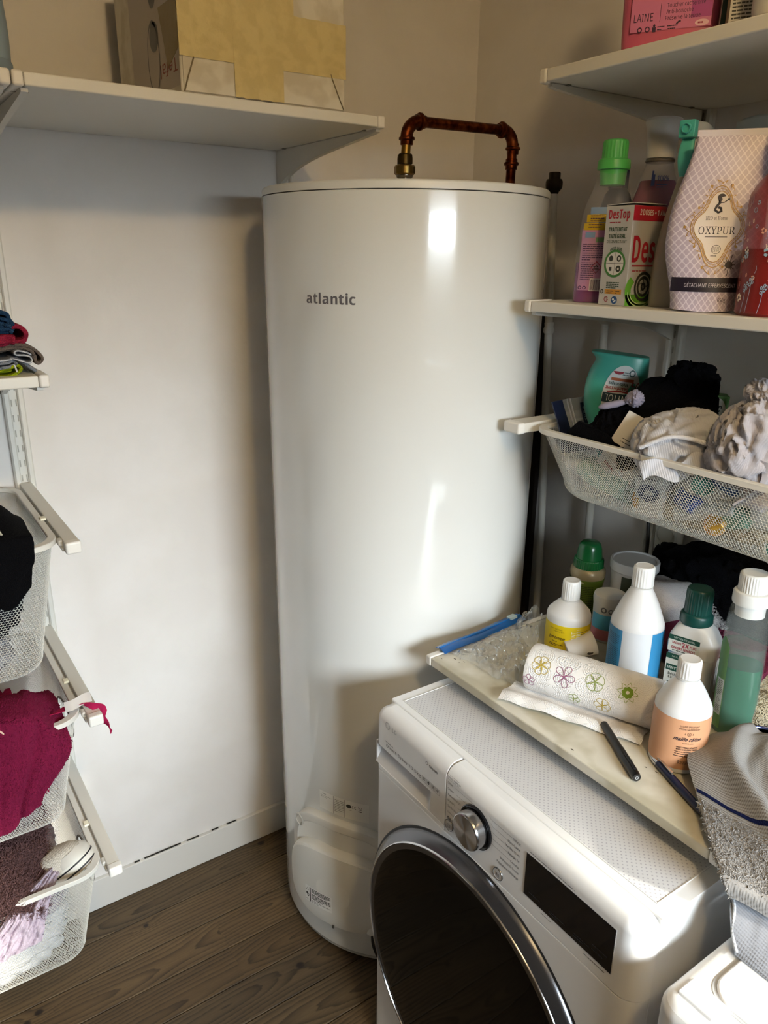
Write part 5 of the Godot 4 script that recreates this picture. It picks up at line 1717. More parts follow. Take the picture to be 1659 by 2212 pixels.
	# ---- stain remover pouch
	build_pouch(Y)
	# ---- red bottle with flower print at the right edge
	var f := thing("floral_bottle", "clear red bottle printed with small flowers at the right picture edge", "bottle", Vector3(-0.380, Y, 1.105), facing(-0.380, 1.105))
	part(f, "bottle_body", lathe([[0.044, 0.0], [0.047, 0.004], [0.0475, 0.03], [0.0480, 0.08], [0.0490, 0.145], [0.0480, 0.158], [0.042, 0.170], [0.026, 0.190], [0.017, 0.200], [0.016, 0.222]], 44), clear_mt("9c2f2c", 0.55, 0.26))
	part(f, "liquid", lathe([[0.0, 0.003], [0.043, 0.003], [0.0455, 0.006], [0.0460, 0.048], [0.0462, 0.088], [0.0, 0.088]], 40), mt("7c1c18", 0.2))
	part(f, "cap", ribbed_cap(0.020, 0.034, 22), mt("c9c6c2", 0.4), Vector3(0, 0.222, 0))
	var ff := round_face(0.0492, 0.0, -0.35)
	var r2 := RandomNumberGenerator.new()
	r2.seed = 3
	var sets := {"d9a98c": [], "8fb5c9": [], "e6d9c0": []}
	for k in 46:
		var col: String = sets.keys()[k % 3]
		var x := r2.randf_range(-0.045, 0.03)
		var y := r2.randf_range(0.012, 0.150)
		var z := r2.randf_range(0.0016, 0.0034)
		if k % 4 == 0:
			for q in 6:
				var ang := TAU * q / 6 + r2.randf()
				sets[col].append(disc(ff, x + cos(ang) * z * 1.2, y + sin(ang) * z * 1.2, z * 0.6, z * 0.6, 0.0, 0.0, TAU, 8))
		elif k % 4 == 1:
			sets[col].append(disc(ff, x, y, z, z, 0.7, 0.0, TAU, 14))
		elif k % 4 == 2:
			sets[col].append(disc(ff, x, y, z * 0.7, z * 1.4, 0.55, 0.0, TAU, 12))
		else:
			sets[col].append(stroke(ff, [Vector2(x, y), Vector2(x + 0.002, y + 0.005), Vector2(x + 0.001, y + 0.010)], 0.0006))
	for e in [[-0.022, 0.022], [-0.014, 0.03], [0.004, 0.02]]:
		sets["8fb5c9"].append(stroke(ff, [Vector2(e[0] - 0.004, 0.004), Vector2(e[0] - 0.001, e[1]), Vector2(e[0], e[1] + 0.02)], 0.0007))
		for q in 4:
			sets["8fb5c9"].append(disc(ff, e[0] - 0.0025 + 0.004 * (q % 2), e[1] + 0.012 + q * 0.003, 0.0017, 0.0026, 0.5, 0.0, TAU, 10))
	for col in sets:
		part(f, "flower_print", ink(sets[col]), mt(col, 0.5))

	# ---- top shelf
	var T := 1.9262
	var p := thing("detergent_bottle", "pink wool detergent bottle on the top right shelf", "bottle", Vector3(-0.352, T, 0.862), facing(-0.352, 0.862) - 0.12)
	var pink := mt("c25c78", 0.38)
	part(p, "bottle_body", loft(smooth_rings([[0.064, 0.036, 4.5, 0.0], [0.068, 0.040, 4.5, 0.006], [0.070, 0.041, 4.5, 0.04], [0.071, 0.041, 4.5, 0.12], [0.066, 0.038, 4.0, 0.17], [0.04, 0.03, 2.5, 0.21], [0.022, 0.022, 2.0, 0.225]], 28), 56), pink)
	part(p, "cap", ribbed_cap(0.026, 0.04, 24), mt("8f2a4c", 0.35), Vector3(0, 0.224, 0))
	var pf := flat(0, 0, 0.0416)
	part(p, "label", ink([bar(pf, 0.002, 0.070, 0.112, 0.090)]), mt("d078a0", 0.35))
	var pf2 := flat(0, 0, 0.0420)
	part(p.get_node("label"), "lettering", ink([letters("LAINE", 0.0105, flat(-0.036, 0.0430, 0.0420), font_sans, 0.027), letters("Toucher cachemire", 0.0055, flat(0.022, 0.0560, 0.0420), font_sans, 0.052), letters("Anti-bouloche", 0.0055, flat(0.014, 0.0480, 0.0420), font_sans, 0.037), letters("Préserve la tenue", 0.0055, flat(0.019, 0.0400, 0.0420), font_sans, 0.048), bar(pf2, -0.0125, 0.0475, 0.0006, 0.024), disc(pf2, -0.040, 0.0275, 0.0035, 0.0038, 0.55), disc(pf2, -0.029, 0.0275, 0.0035, 0.0038, 0.65), bar(pf2, -0.0195, 0.0265, 0.0050, 0.0062), disc(pf2, -0.0195, 0.0315, 0.0016, 0.0018), lines(pf2, -0.010, 0.0295, 0.010, 2, 0.0035, 0.0014, 4), lines(pf2, 0.006, 0.0295, 0.014, 2, 0.0035, 0.0014, 5), stroke(pf2, [Vector2(0.011, 0.031), Vector2(0.014, 0.034), Vector2(0.017, 0.0345)], 0.0022)]), mt("3a1c3c", 0.5))
	part(p.get_node("label"), "maker_mark", ink([disc(flat(0, 0, 0.0419), 0.046, 0.030, 0.0095, 0.0042)]), mt("e6bcc6", 0.5))
	part(p.get_node("label"), "maker_lettering", ink([lines(flat(0, 0, 0.0422), 0.046, 0.030, 0.011, 1, 0.003, 0.0022, 3)]), mt("a02c4a", 0.5))
	part(p.get_node("label"), "violet_panel", ink([bar(flat(0, 0, 0.0418), 0.044, 0.072, 0.028, 0.070)]), mt("b04a8e", 0.4))
	var g2 := thing("green_carton", "dark green carton on the top right shelf beside the pink bottle", "carton", Vector3(-0.335, T, 0.972), facing(-0.335, 0.972))
	part(g2, "box", join([rboxat(-0.032, 0.032, 0, 0.19, -0.02, 0.02, 0.001, 1)]), mt("12301f", 0.5))
	part(g2, "lid_flap", join([rboxat(-0.032, 0.032, 0.1902, 0.1914, -0.02, 0.02, 0.0004, 1)]), mt("173a26", 0.5))
	var b3 := thing("brown_packet", "brown carton with a printed white label at the top right corner", "carton", Vector3(-0.365, T, 1.0), facing(-0.365, 1.0) - 0.1)
	part(b3, "box", join([rboxat(-0.030, 0.030, 0, 0.16, -0.016, 0.016, 0.001, 1)]), mt("4a3524", 0.5))
	part(b3, "label", ink([bar(flat(0, 0, 0.0163), -0.003, 0.06, 0.046, 0.105)]), mt("c9c3b6", 0.5))
	part(b3.get_node("label"), "printing", ink([lines(flat(0, 0, 0.0166), -0.003, 0.105, 0.040, 22, 0.0044, 0.0021, 9)]), mt("3a362e", 0.5))
	var w3 := thing("white_bottle", "white rounded bottle base cut off at the top right corner", "bottle", Vector3(-0.392, T, 1.058), 0.0)
	part(w3, "bottle_body", lathe([[0.026, 0.0], [0.032, 0.004], [0.034, 0.012], [0.034, 0.12], [0.026, 0.145], [0.014, 0.155]], 32), mt("cfccc5", 0.4))
	part(w3, "cap", ribbed_cap(0.016, 0.026, 18), mt("d6d4ce", 0.4), Vector3(0, 0.154, 0))

func build_pouch(Y: float) -> void:
	var o := thing("refill_pouch", "lilac patterned stand-up pouch with a gold frame and black band", "pouch", Vector3(-0.388, Y, 1.003), facing(-0.388, 1.003) + 0.08)
	var H := 0.238
	var front := func(u: float, v: float, side: float) -> Vector3:
		var hw := lerpf(0.046, 0.0655, smoothstep(0.0, 0.42, v)) - 0.017 * smoothstep(0.5, 1.0, v)
		var x := (u - 0.5) * 2.0
		var depth := 0.030 * pow(1.0 - v, 0.8) * sqrt(maxf(0.0, 1.0 - pow(absf(x), 2.6))) + 0.0012
		depth += 0.0025 * sin(v * 9.0 + x * 3.0) * (1.0 - x * x) * (1.0 - v)
		return Vector3(x * hw + 0.012 * v * v, v * H - 0.003 * (1.0 - absf(x)) * (1.0 - v) + 0.003, side * depth - 0.012 * v)
	var rows := []
	for j in 25:
		var row := PackedVector3Array()
		for k in 24:
			row.append(front.call(k / 24.0, j / 24.0, 1.0))
		for k in 24:
			row.append(front.call(1.0 - k / 24.0, j / 24.0, -1.0))
		rows.append(row)
	# printed film: trellis of rounded quatrefoils
	var im := Image.create(128, 128, false, Image.FORMAT_RGBA8)
	for y in 128:
		for x in 128:
			var p := Vector2(fposmod(x / 64.0 + 0.5, 1.0) - 0.5, fposmod(y / 64.0 + 0.5, 1.0) - 0.5) * 2.0
			var p2 := Vector2(fposmod(x / 64.0, 1.0) - 0.5, fposmod(y / 64.0, 1.0) - 0.5) * 2.0
			var q := func(w: Vector2) -> float: return minf(minf((w - Vector2(0.36, 0)).length(), (w + Vector2(0.36, 0)).length()), minf((w - Vector2(0, 0.36)).length(), (w + Vector2(0, 0.36)).length())) - 0.36
			var d: float = minf(q.call(p), q.call(p2))
			im.set_pixel(x, y, Color(0.73, 0.68, 0.75) if d < 0.0 else Color(0.86, 0.83, 0.87))
	var film := mt("ffffff", 0.38)
	film = film.duplicate()
	film.resource_name = "printed_film"
	film.albedo_texture = ImageTexture.create_from_image(im)
	film.uv1_scale = Vector3(11.0, 9.5, 1.0)
	part(o, "film", skin(rows, true, true, true, 80.0), film)
	part(o, "top_seal", join([rboxat(-0.0370, 0.0605, H + 0.0015, H + 0.0105, -0.0135, -0.0105, 0.0008, 1)]), mt("d9d2dc", 0.4))
	var f := func(x: float, y: float) -> Vector3:
		var v := clampf(y / H, 0.0, 1.0)
		var hw := lerpf(0.046, 0.0655, smoothstep(0.0, 0.42, v)) - 0.017 * smoothstep(0.5, 1.0, v)
		var p: Vector3 = front.call(clampf((x - 0.012 * v * v) / hw / 2.0 + 0.5, 0.02, 0.98), v, 1.0)
		return Vector3(x, y, p.z + 0.0006)
	var f2: Callable = func(x: float, y: float): return f.call(x, y) + Vector3(0, 0, 0.0004)
	var f3: Callable = func(x: float, y: float): return f.call(x, y) + Vector3(0, 0, 0.0008)
	var cx := 0.004
	var cy := 0.118
	# cartouche: lobed cream field, gold mouldings and scrolls
	var field := []
	var outline := func(k: float, t: float) -> Vector2:
		var w := 0.0285 + 0.0045 * cos(4.0 * t) - 0.002 * cos(2.0 * t)
		return Vector2(cx + cos(t) * w * k, cy + sin(t) * w * 1.36 * k)
	field.append([patch(func(u: float, v: float):
		var q: Vector2 = outline.call(v * 1.0, -u * TAU)
		return f2.call(q.x, q.y), 40, 3)])
	part(o, "cream_panel", ink(field), mt("e3dbd9", 0.4))
	var gold := []
	for kk in [[1.02, 0.0011], [1.09, 0.0007], [1.17, 0.0012]]:
		var pts := []
		for k in 41:
			pts.append(outline.call(kk[0], TAU * k / 40))
		gold.append(stroke(f3, pts, kk[1]))
	var r2 := RandomNumberGenerator.new()
	r2.seed = 5
	for k in 30:
		var t := TAU * k / 30
		var base: Vector2 = outline.call(1.22, t)
		var outv := Vector2(cos(t), sin(t))
		var tang := Vector2(-outv.y, outv.x) * (1.0 if k % 2 else -1.0)
		var sc := 0.0052 * (1.0 + 0.5 * pow(absf(cos(2 * t)), 4.0)) * r2.randf_range(0.85, 1.2)
		var pts := []
		for q in 12:
			var w := q / 11.0
			var an := w * 4.6
			pts.append(base + outv * sc * (0.9 * sin(an * 0.6)) + tang * sc * (0.8 * (1.0 - w) * cos(an)))
		gold.append(stroke(f3, pts, 0.0009))
		if k % 3 == 0:
			gold.append(disc(f3, base.x + outv.x * sc * 0.9, base.y + outv.y * sc * 0.9, 0.0014, 0.0020, 0.0, 0.0, TAU, 10))
	part(o, "gold_frame", ink(gold), mt("a57f3c", 0.4, 0.2))
	# figure mark, lettering
	var mark := [disc(f3, 0.0055, 0.158, 0.0055, 0.0050, 0.0, PI * 0.1, PI * 1.3), stroke(f3, [Vector2(0.002, 0.157), Vector2(0.004, 0.151), Vector2(0.000, 0.146), Vector2(-0.002, 0.141), Vector2(0.003, 0.1375), Vector2(0.007, 0.1395), Vector2(0.006, 0.1435), Vector2(0.002, 0.1445)], 0.0034), stroke(f3, [Vector2(0.004, 0.1505), Vector2(0.0095, 0.1512), Vector2(0.014, 0.1545)], 0.0012), disc(f3, 0.0150, 0.1555, 0.0017, 0.0014), disc(f3, 0.0045, 0.1552, 0.0020, 0.0026)]
	mark.append(letters("H2O at Home", 0.0048, func(x: float, y: float): return f3.call(x + 0.002, y + 0.1300), font_serif, 0.029))
	mark.append(letters("OXYPUR", 0.0102, func(x: float, y: float): return f3.call(x + cx, y + 0.1135), font_serif, 0.049))
	mark.append(bar(f3, cx, 0.1045, 0.030, 0.0009, 4))
	mark.append(disc(f3, 0.006, 0.0875, 0.0065, 0.0062, 0.90))
	mark.append(letters("ECO", 0.0030, func(x: float, y: float): return f3.call(x + 0.006, y + 0.0895), font_sans, 0.0085)); mark.append(letters("CERT", 0.0030, func(x: float, y: float): return f3.call(x + 0.006, y + 0.0855), font_sans, 0.0095))
	mark.append(lines(f3, 0.006, 0.0785, 0.013, 1, 0.003, 0.0010, 3))
	mark.append(letters("650g", 0.0050, func(x: float, y: float): return f3.call(x + 0.022, y + 0.0165), font_sans, 0.011))
	mark.append(disc(f3, 0.026, 0.0665, 0.0052, 0.0048))
	for k in 11:
		var t := TAU * k / 11
		mark.append(stroke(f3, [Vector2(0.026, 0.0665), Vector2(0.026 + cos(t) * 0.0085, 0.0665 + sin(t) * (0.007 + 0.004 * (k % 3)))], 0.0009))
	part(o, "black_print", ink(mark), mt("221a28", 0.5))
	part(o, "black_band", ink([bar(f2, 0.0, 0.0385, 0.0985, 0.0200, 16)]), mt("1d1726", 0.45))
	part(o, "band_lettering", ink([letters("DÉTACHANT EFFERVESCENT", 0.0053, func(x: float, y: float): return f3.call(x + 0.004, y + 0.0385), font_sans, 0.070)]), mt("cfc8d2", 0.5))

# ------------------------------------------------------------------ right drawer and what is in it
func small_bottle(called: String, label: String, at_p: Vector3, dir: Vector3, r: float, len: float, body: Material, cap: Material, cap_r := 0.7, group := "") -> Node3D:
	var o := thing(called, label, "bottle", at_p, 0.0, group)
	var y := dir.normalized()
	var x := y.cross(Vector3(0.3, 0.2, 0.9)).normalized()
	o.basis = Basis(x, y, x.cross(y))
	part(o, "bottle_body", loft(smooth_rings([[r * 0.94, r * 0.66, 2.8, 0.0], [r, r * 0.72, 2.8, 0.005], [r, r * 0.72, 2.8, len * 0.62], [r * 0.8, r * 0.64, 2.4, len * 0.72], [r * cap_r * 0.85, r * cap_r * 0.85, 2.0, len * 0.80]], 18), 32), body)
	part(o, "cap", ribbed_cap(r * cap_r, len * 0.22, 18), cap, Vector3(0, len * 0.78, 0))
	return o

func build_right_drawer() -> void:
	mesh_drawer("shallow white mesh drawer heaped with bottles and laundry nets on the right", 0.702, 1.268, 0.03, 0.432, 1.333, 0.134, 0.034, RIGHT_TURN, false, "", -9.0)
	runner("white runner at the left end of the shallow right drawer", 0.657, 0.697, 1.337, 0.448, RIGHT_TURN)
	runner("white runner at the hidden right end of the shallow drawer", 1.272, 1.296, 1.337, 0.448, RIGHT_TURN)
	# zip bag with navy closure standing in the left corner
	var zb := thing("zip_bag", "clear zip bag with a navy band at the left end of the right drawer", "bag")
	var q := func(u: float, v: float) -> Vector3:
		return Vector3(-0.370 + 0.19 * u, lerpf(1.282, 1.374 + 0.010 * u, v), 0.744 - 0.036 * v + 0.020 * u + 0.004 * sin(u * 5.0 + v * 4.0))
	part(zb, "film", sheet(q, 20, 16, 0.0016), clear_mt("8c93a3", 0.42, 0.28))
	part(zb, "navy_band", sheet(func(u: float, v: float): return q.call(u * 0.14 - 0.05, v) + Vector3(0, 0, 0.002), 6, 16, 0.003), mt("0d1233", 0.4))
	part(zb, "zip_ridge", join([[tube([q.call(0.16, 0.0), q.call(0.16, 0.5), q.call(0.16, 1.0)], 0.0016, 8)], [tube([q.call(0.20, 0.0), q.call(0.20, 0.5), q.call(0.20, 1.0)], 0.0016, 8)]]), clear_mt("a9b0be", 0.7, 0.3)).set_meta("kind", "stuff")
	part(zb, "printed_tag", sheet(func(u: float, v: float): return q.call(0.31 + u * 0.085, 0.50 + v * 0.40) + Vector3(-0.0004, 0, 0.0025), 4, 6, 0.0006), mt("2a3350", 0.5))
	var zt := letters("IKEA", 0.0085, func(x: float, y: float): return q.call(0.353 - y * 5.0, 0.70 + x * 7.0) + Vector3(-0.0009, 0, 0.0033), font_bold, 0.040)
	if zt.size():
		part(zb, "lettering", zt[0], mt("8c98ac", 0.5))
	# disinfectant bottle standing on its head
	var s := thing("disinfectant_bottle", "turquoise disinfectant bottle standing upside down in the right drawer", "bottle", Vector3(-0.298, 1.252, 0.765), facing(-0.298, 0.765))
	s.rotation.z = -0.10
	var tq := mt("3f9585", 0.35)
	part(s, "bottle_body", loft(smooth_rings([[0.012, 0.012, 2.2, 0.0, 0.014], [0.022, 0.018, 2.4, 0.030, 0.012], [0.038, 0.026, 2.6, 0.070, 0.008], [0.051, 0.030, 2.7, 0.110, 0.002], [0.054, 0.031, 2.7, 0.150, 0.0], [0.0525, 0.031, 2.8, 0.180, 0.002], [0.048, 0.030, 3.0, 0.200, 0.004], [0.052, 0.029, 3.4, 0.2125, -0.002], [0.049, 0.027, 3.4, 0.2155, 0.0]], 40), 48), tq)
	var sf := func(x: float, y: float) -> Vector3:
		var t := (x - 0.010) / 0.046
		return Vector3(x, y, 0.0312 * pow(maxf(0.02, 1.0 - pow(absf(x / 0.056), 2.7)), 1.0 / 2.7) - 0.26 * pow(minf(y - 0.145, 0.0), 2.0) * 8.0 + 0.0008)
	part(s, "label", ink([disc(sf, 0.012, 0.143, 0.033, 0.056, 0.0, 0.0, TAU, 40)]), mt("c4c6c2", 0.45))
	var sl: Node = s.get_node("label")
	var up := func(px: float, py: float) -> Callable: return func(x: float, y: float): return sf.call(px - x, py - y) + Vector3(0, 0, 0.0007)
	part(sl, "navy_panel", ink([bar(func(x: float, y: float): return sf.call(x, y) + Vector3(0, 0, 0.0004), 0.011, 0.1375, 0.062, 0.018, 8)]), mt("16303f", 0.45))
	part(sl, "white_lettering", ink([letters("SANYTOL", 0.0125, up.call(0.011, 0.1375), font_sans, 0.052)]), mt("d5d8d6", 0.5))
	part(sl, "red_lettering", ink([letters("Désinfectant", 0.0062, up.call(0.003, 0.1555), font_bold, 0.040), letters("94", 0.020, up.call(0.034, 0.160), font_serif, 0.014), stroke(up.call(0.011, 0.1475), [Vector2(-0.024, -0.001), Vector2(0.0, -0.0035), Vector2(0.024, -0.001)], 0.0025), disc(up.call(0.001, 0.187), 0, 0, 0.009, 0.0055, 0.0, 0.0, PI), disc(up.call(0.016, 0.104), 0, 0, 0.008, 0.004, 0.3)]), mt("8e2430", 0.5))
	part(sl, "orange_ribbon", ink([bar(up.call(0.010, 0.1725), 0, 0, 0.040, 0.0052, 6)]), mt("a5542b", 0.5))
	part(sl, "small_print", ink([letters("Multi-usages", 0.0055, up.call(0.004, 0.1645), font_bold, 0.034), lines(up.call(0.016, 0.122), 0, 0, 0.024, 1, 0.004, 0.0022, 4), disc(up.call(0.025, 0.186), 0, 0, 0.0055, 0.0065, 0.62), lines(up.call(0.014, 0.182), 0, 0, 0.012, 2, 0.004, 0.0014, 6), disc(up.call(0.018, 0.110), 0, 0, 0.010, 0.007, 0.9)]), mt("2b4a4a", 0.5))
	# black cloth thrown over, lavender knot
	var bk := thing("black_cloth", "crumpled black cloth flung across the front of the right drawer", "cloth")
	var black := cloth_mt("07070a", 70.0, 0.5, 0.12)
	part(bk, "cloth", sheet(func(u: float, v: float):
		var c0 := Vector3(-0.385, 1.318, 0.775).lerp(Vector3(-0.250, 1.447, 0.965), u)
		var lift_y := 0.030 * sin(u * PI) * sin(v * PI) + 0.016 * noise.get_noise_2d(u * 6.0, v * 6.0)
		var wide := 0.055 + 0.05 * u
		var off := (v - 0.5) * 2.0 * wide
		var p := c0 + Vector3(-0.55 * off - 0.035 * v, -absf(off) * (0.35 + 0.8 * v) + lift_y + 0.01 * sin(u * 11.0), 0.55 * off + 0.02 * sin(u * 9.0))
		if p.x < -0.395:
			p.y = maxf(p.y, 1.325 - (p.x + 0.395) * 0.6)
		return Vector3(maxf(p.x, -0.409), p.y, maxf(p.z, 0.745)), 44, 30, 0.006), black)
	part(bk, "bunched_end", heap(0.052, 0.030, 0.042, 5, 0.10, 1.3), black, Vector3(-0.272, 1.432, 0.925), Vector3(0.2, 0.7, 0.35))
	part(bk, "front_fold", heap(0.046, 0.042, 0.036, 8, 0.10, 1.3), black, Vector3(-0.362, 1.348, 0.850), Vector3(0.1, 0.3, 0.5))
	part(bk, "knot", heap(0.017, 0.013, 0.014, 9, 0.16, 1.8, 2.0, 36, 20), cloth_mt("8e8a9c", 160.0, 0.5, 0.2, "weave"), Vector3(-0.375, 1.408, 0.892), Vector3(0.3, 0.2, 0.6))
	part(bk, "tie_end", tube(curve([Vector3(-0.380, 1.405, 0.885), Vector3(-0.392, 1.398, 0.870), Vector3(-0.402, 1.392, 0.852), Vector3(-0.404, 1.388, 0.842)], 14), [0.004, 0.004, 0.0045, 0.005, 0.0055, 0.006, 0.006, 0.006, 0.0062, 0.006, 0.0058, 0.005, 0.0045, 0.004, 0.003], 10), cloth_mt("8e8a9c", 160.0, 0.5, 0.2, "weave"))
	# green carton behind
	var gb := thing("green_carton", "green carton with a cream oval, leaning behind the laundry nets", "carton", Vector3(-0.235, 1.235, 0.895), facing(-0.235, 0.895) + 0.15)
	gb.rotation.z = -0.08
	part(gb, "box", join([rboxat(-0.055, 0.055, 0, 0.175, -0.018, 0.018, 0.001, 1)]), mt("3c6a1e", 0.5))
	part(gb, "navy_end", join([rboxat(-0.0552, 0.020, 0.1745, 0.1762, -0.0182, 0.0182, 0.0004, 1)]), mt("1a2450", 0.5))
	part(gb, "cream_oval", ink([disc(flat(0, 0, 0.0183), 0.036, 0.135, 0.0185, 0.036, 0.0, 0.0, TAU, 24)]), mt("c9c4b0", 0.5))
	var er := func(x: float, y: float) -> Vector3: return Vector3(0.040 + y, 0.148 - x, 0.0187)
	part(gb, "lettering", ink([letters("Eau", 0.0095, er, font_bold, 0.019), letters("100", 0.0095, func(x: float, y: float): return er.call(x + 0.006, y - 0.013), font_bold, 0.015)]), mt("23271f", 0.5))
	# white laundry nets
	var net := cloth_mt("c9c8cc", 300.0, 1.2, 0.3, "rib", 0.5)
	var n1 := thing("laundry_net", "white ribbed laundry net spilling over the drawer's front rim", "laundry net", Vector3(-0.368, 1.352, 0.978), 0.0, "")
	n1.rotation = Vector3(0.15, -0.62, 0.28)
	part(n1, "net", heap(0.072, 0.052, 0.058, 31, 0.09, 1.3, 2.3, 80, 44), net)
	part(n1, "seam", tube(curve([Vector3(-0.066, 0.018, 0.030), Vector3(-0.02, 0.034, 0.052), Vector3(0.03, 0.012, 0.066), Vector3(0.055, -0.020, 0.058)], 24), 0.0035, 10), cloth_mt("dcdbdf", 190.0, 0.8, 0.3, "weave"))
	part(n1, "hanging_hem", sheet(func(u: float, v: float): return Vector3(lerpf(-0.075, 0.055, u), lerpf(0.004, -0.024, v) - 0.012 * u + 0.006 * sin(u * 12.0), 0.050 + 0.014 * sin(u * PI) + 0.010 * v + 0.004 * sin(u * 17.0 + v * 3.0)), 40, 14, 0.0022), net)
	part(n1, "tail", heap(0.036, 0.014, 0.018, 33, 0.14, 1.6, 2.0, 40, 20), net, Vector3(0.070, -0.034, 0.030), Vector3(0, 0.3, 0.2))
	var n2 := thing("laundry_net", "greyish white laundry net crumpled at the right picture edge", "laundry net", Vector3(-0.362, 1.372, 1.108), 0.0, "")
	n2.rotation = Vector3(0.1, -0.5, -0.25)
	var net2 := cloth_mt("b9b4b8", 300.0, 1.2, 0.3, "rib", 0.5)
	part(n2, "net", heap(0.070, 0.066, 0.060, 41, 0.13, 1.5, 2.3, 80, 44), net2)
	part(n2, "hanging_fold", sheet(func(u: float, v: float): return Vector3(lerpf(-0.020, 0.05, u) + 0.012 * sin(v * 4.0), lerpf(-0.01, -0.085, v), 0.052 + 0.012 * sin(u * 9.0 + v * 2.0) - 0.010 * v), 30, 20, 0.003), net2)
	part(n2, "upper_fold", heap(0.050, 0.024, 0.040, 44, 0.10, 1.4), net2, Vector3(0.010, 0.058, -0.02), Vector3(0.3, 0.4, -0.3))
	# white stick
	var st := thing("white_stick", "short white plastic stick poking up between the laundry nets", "stick", Vector3(-0.235, 1.2, 1.015), 0.6)
	part(st, "shaft", loft([[0.0075, 0.002, 3.0, 0.0], [0.0075, 0.002, 3.0, 0.205], [0.007, 0.002, 2.6, 0.212], [0.004, 0.0015, 2.2, 0.216]], 24), mt("b5b2aa", 0.5))
	part(st, "grip", loft([[0.0085, 0.0035, 3.0, 0.0], [0.0090, 0.0040, 3.0, 0.02], [0.0085, 0.0035, 3.0, 0.05]], 24), mt("a29f98", 0.5))
	# leaning white card
	var cd := thing("white_card", "plain white card leaning beside the black cloth", "card", Vector3(-0.388, 1.325, 0.895), facing(-0.388, 0.895))
	cd.rotation.z = -0.45
	part(cd, "sheet", join([rboxat(-0.030, 0.030, -0.03, 0.058, -0.001, 0.001, 0.0006, 1)]), mt("cdc8be", 0.6))
	part(cd, "script_lettering", ink([letters("Ju", 0.010, flat(0.012, 0.036, 0.0013), font_serif, 0.014), lines(flat(0, 0, 0.0013), 0.0, 0.012, 0.03, 2, 0.006, 0.0014, 5)]), mt("4a4744", 0.6))
	# --- the heap behind the wire
	var teal := mt("3f9c8d", 0.35)
	var whitep := mt("cfd0cc", 0.4)
	var mint := mt("9fc0ad", 0.4)
	var b1 := small_bottle("mint_bottle", "pale mint bottle lying at the drawer's lower left behind the wire", Vector3(-0.350, 1.240, 0.890), Vector3(0.05, 0.14, -1.0), 0.030, 0.155, mint, whitep)
	part(b1, "printing", ink([lines(round_face(0.0218, 0.055, 1.9), 0, 0, 0.030, 4, 0.010, 0.005, 6)]), mt("4c4440", 0.5))
	part(b1, "yellow_patch", ink([bar(round_face(0.0216, 0.075, 1.5), 0, 0, 0.012, 0.010, 3)]), mt("b8b13a", 0.5))
	var wb := thing("white_carton", "white carton with red lettering tilted behind the drawer's wire", "carton", Vector3(-0.358, 1.283, 0.868), RIGHT_TURN)
	wb.rotation.z = -0.62
	part(wb, "box", join([rboxat(-0.040, 0.040, -0.028, 0.028, -0.012, 0.012, 0.0012, 1)]), mt("d3d1cb", 0.5))
	part(wb, "flap", join([rboxat(-0.040, 0.046, 0.0285, 0.0305, -0.012, 0.014, 0.0006, 1)]), mt("dcdad4", 0.5))
	part(wb, "red_lettering", ink([letters("EXTRA", 0.010, flat(-0.008, 0.004, 0.0126), font_bold, 0.042), lines(flat(0, 0, 0.0126), -0.012, -0.014, 0.03, 1, 0.006, 0.005, 4)]), mt("8f2633", 0.5))
	var lb := thing("white_bottle", "flat white bottle with navy ovals upright behind the wire", "bottle", Vector3(-0.367, 1.218, 0.943), RIGHT_TURN)
	part(lb, "bottle_body", loft(smooth_rings([[0.027, 0.014, 4.0, 0.0], [0.030, 0.016, 4.0, 0.005], [0.030, 0.016, 4.0, 0.085], [0.024, 0.014, 3.0, 0.102], [0.014, 0.012, 2.0, 0.110]], 16), 32), mt("d2d1cc", 0.4))
	part(lb, "cap", ribbed_cap(0.015, 0.024, 18), teal, Vector3(-0.004, 0.109, 0))
	part(lb, "navy_ovals", ink([disc(flat(0, 0, 0.0164), -0.002, 0.080, 0.018, 0.011, 0.45), disc(flat(0, 0, 0.0164), 0.004, 0.038, 0.022, 0.015, 0.35)]), mt("26335c", 0.5)).set_meta("kind", "stuff")
	part(lb, "printing", ink([lines(flat(0, 0, 0.0166), 0.0, 0.063, 0.036, 2, 0.006, 0.0028, 7)]), mt("3f4046", 0.5))
	var b2 := small_bottle("teal_capped_bottle", "white bottle with a round turquoise cap lying in the drawer's middle", Vector3(-0.340, 1.268, 0.975), Vector3(-0.30, 0.22, 0.55), 0.018, 0.092, whitep, teal, 0.95)
	b2.position += Vector3(0.0, 0.0, 0.0)
	var bc := thing("blue_cap", "royal blue bottle cap below the turquoise one", "cap", Vector3(-0.367, 1.260, 1.012), 0.0)
	bc.rotation = Vector3(PI / 2 + 0.25, 0.0, 0.35)
	part(bc, "cap", ribbed_cap(0.0165, 0.034, 22), mt("2b4a9b", 0.4), Vector3(0, -0.01, 0))
	part(bc, "collar", lathe([[0.0, 0.0], [0.018, 0.0], [0.0185, 0.004], [0.016, 0.006]], 24), mt("24408a", 0.4), Vector3(0, -0.014, 0))
	var wt := small_bottle("white_tube", "slim white tube lying behind the wire right of the blue cap", Vector3(-0.368, 1.232, 0.995), Vector3(0.0, 0.32, 1.0), 0.013, 0.105, whitep, mt("c4c6c4", 0.4))
	small_bottle("green_tube", "grey-green tube lying near the drawer's right", Vector3(-0.363, 1.240, 1.058), Vector3(0.02, 0.30, 1.0), 0.017, 0.085, mt("6f9a86", 0.4), mint)
	small_bottle("pale_bottle", "pale grey bottle lying at the right end of the drawer", Vector3(-0.360, 1.262, 1.125), Vector3(0.05, 0.12, 1.0), 0.019, 0.09, mt("c3c4be", 0.4), whitep)
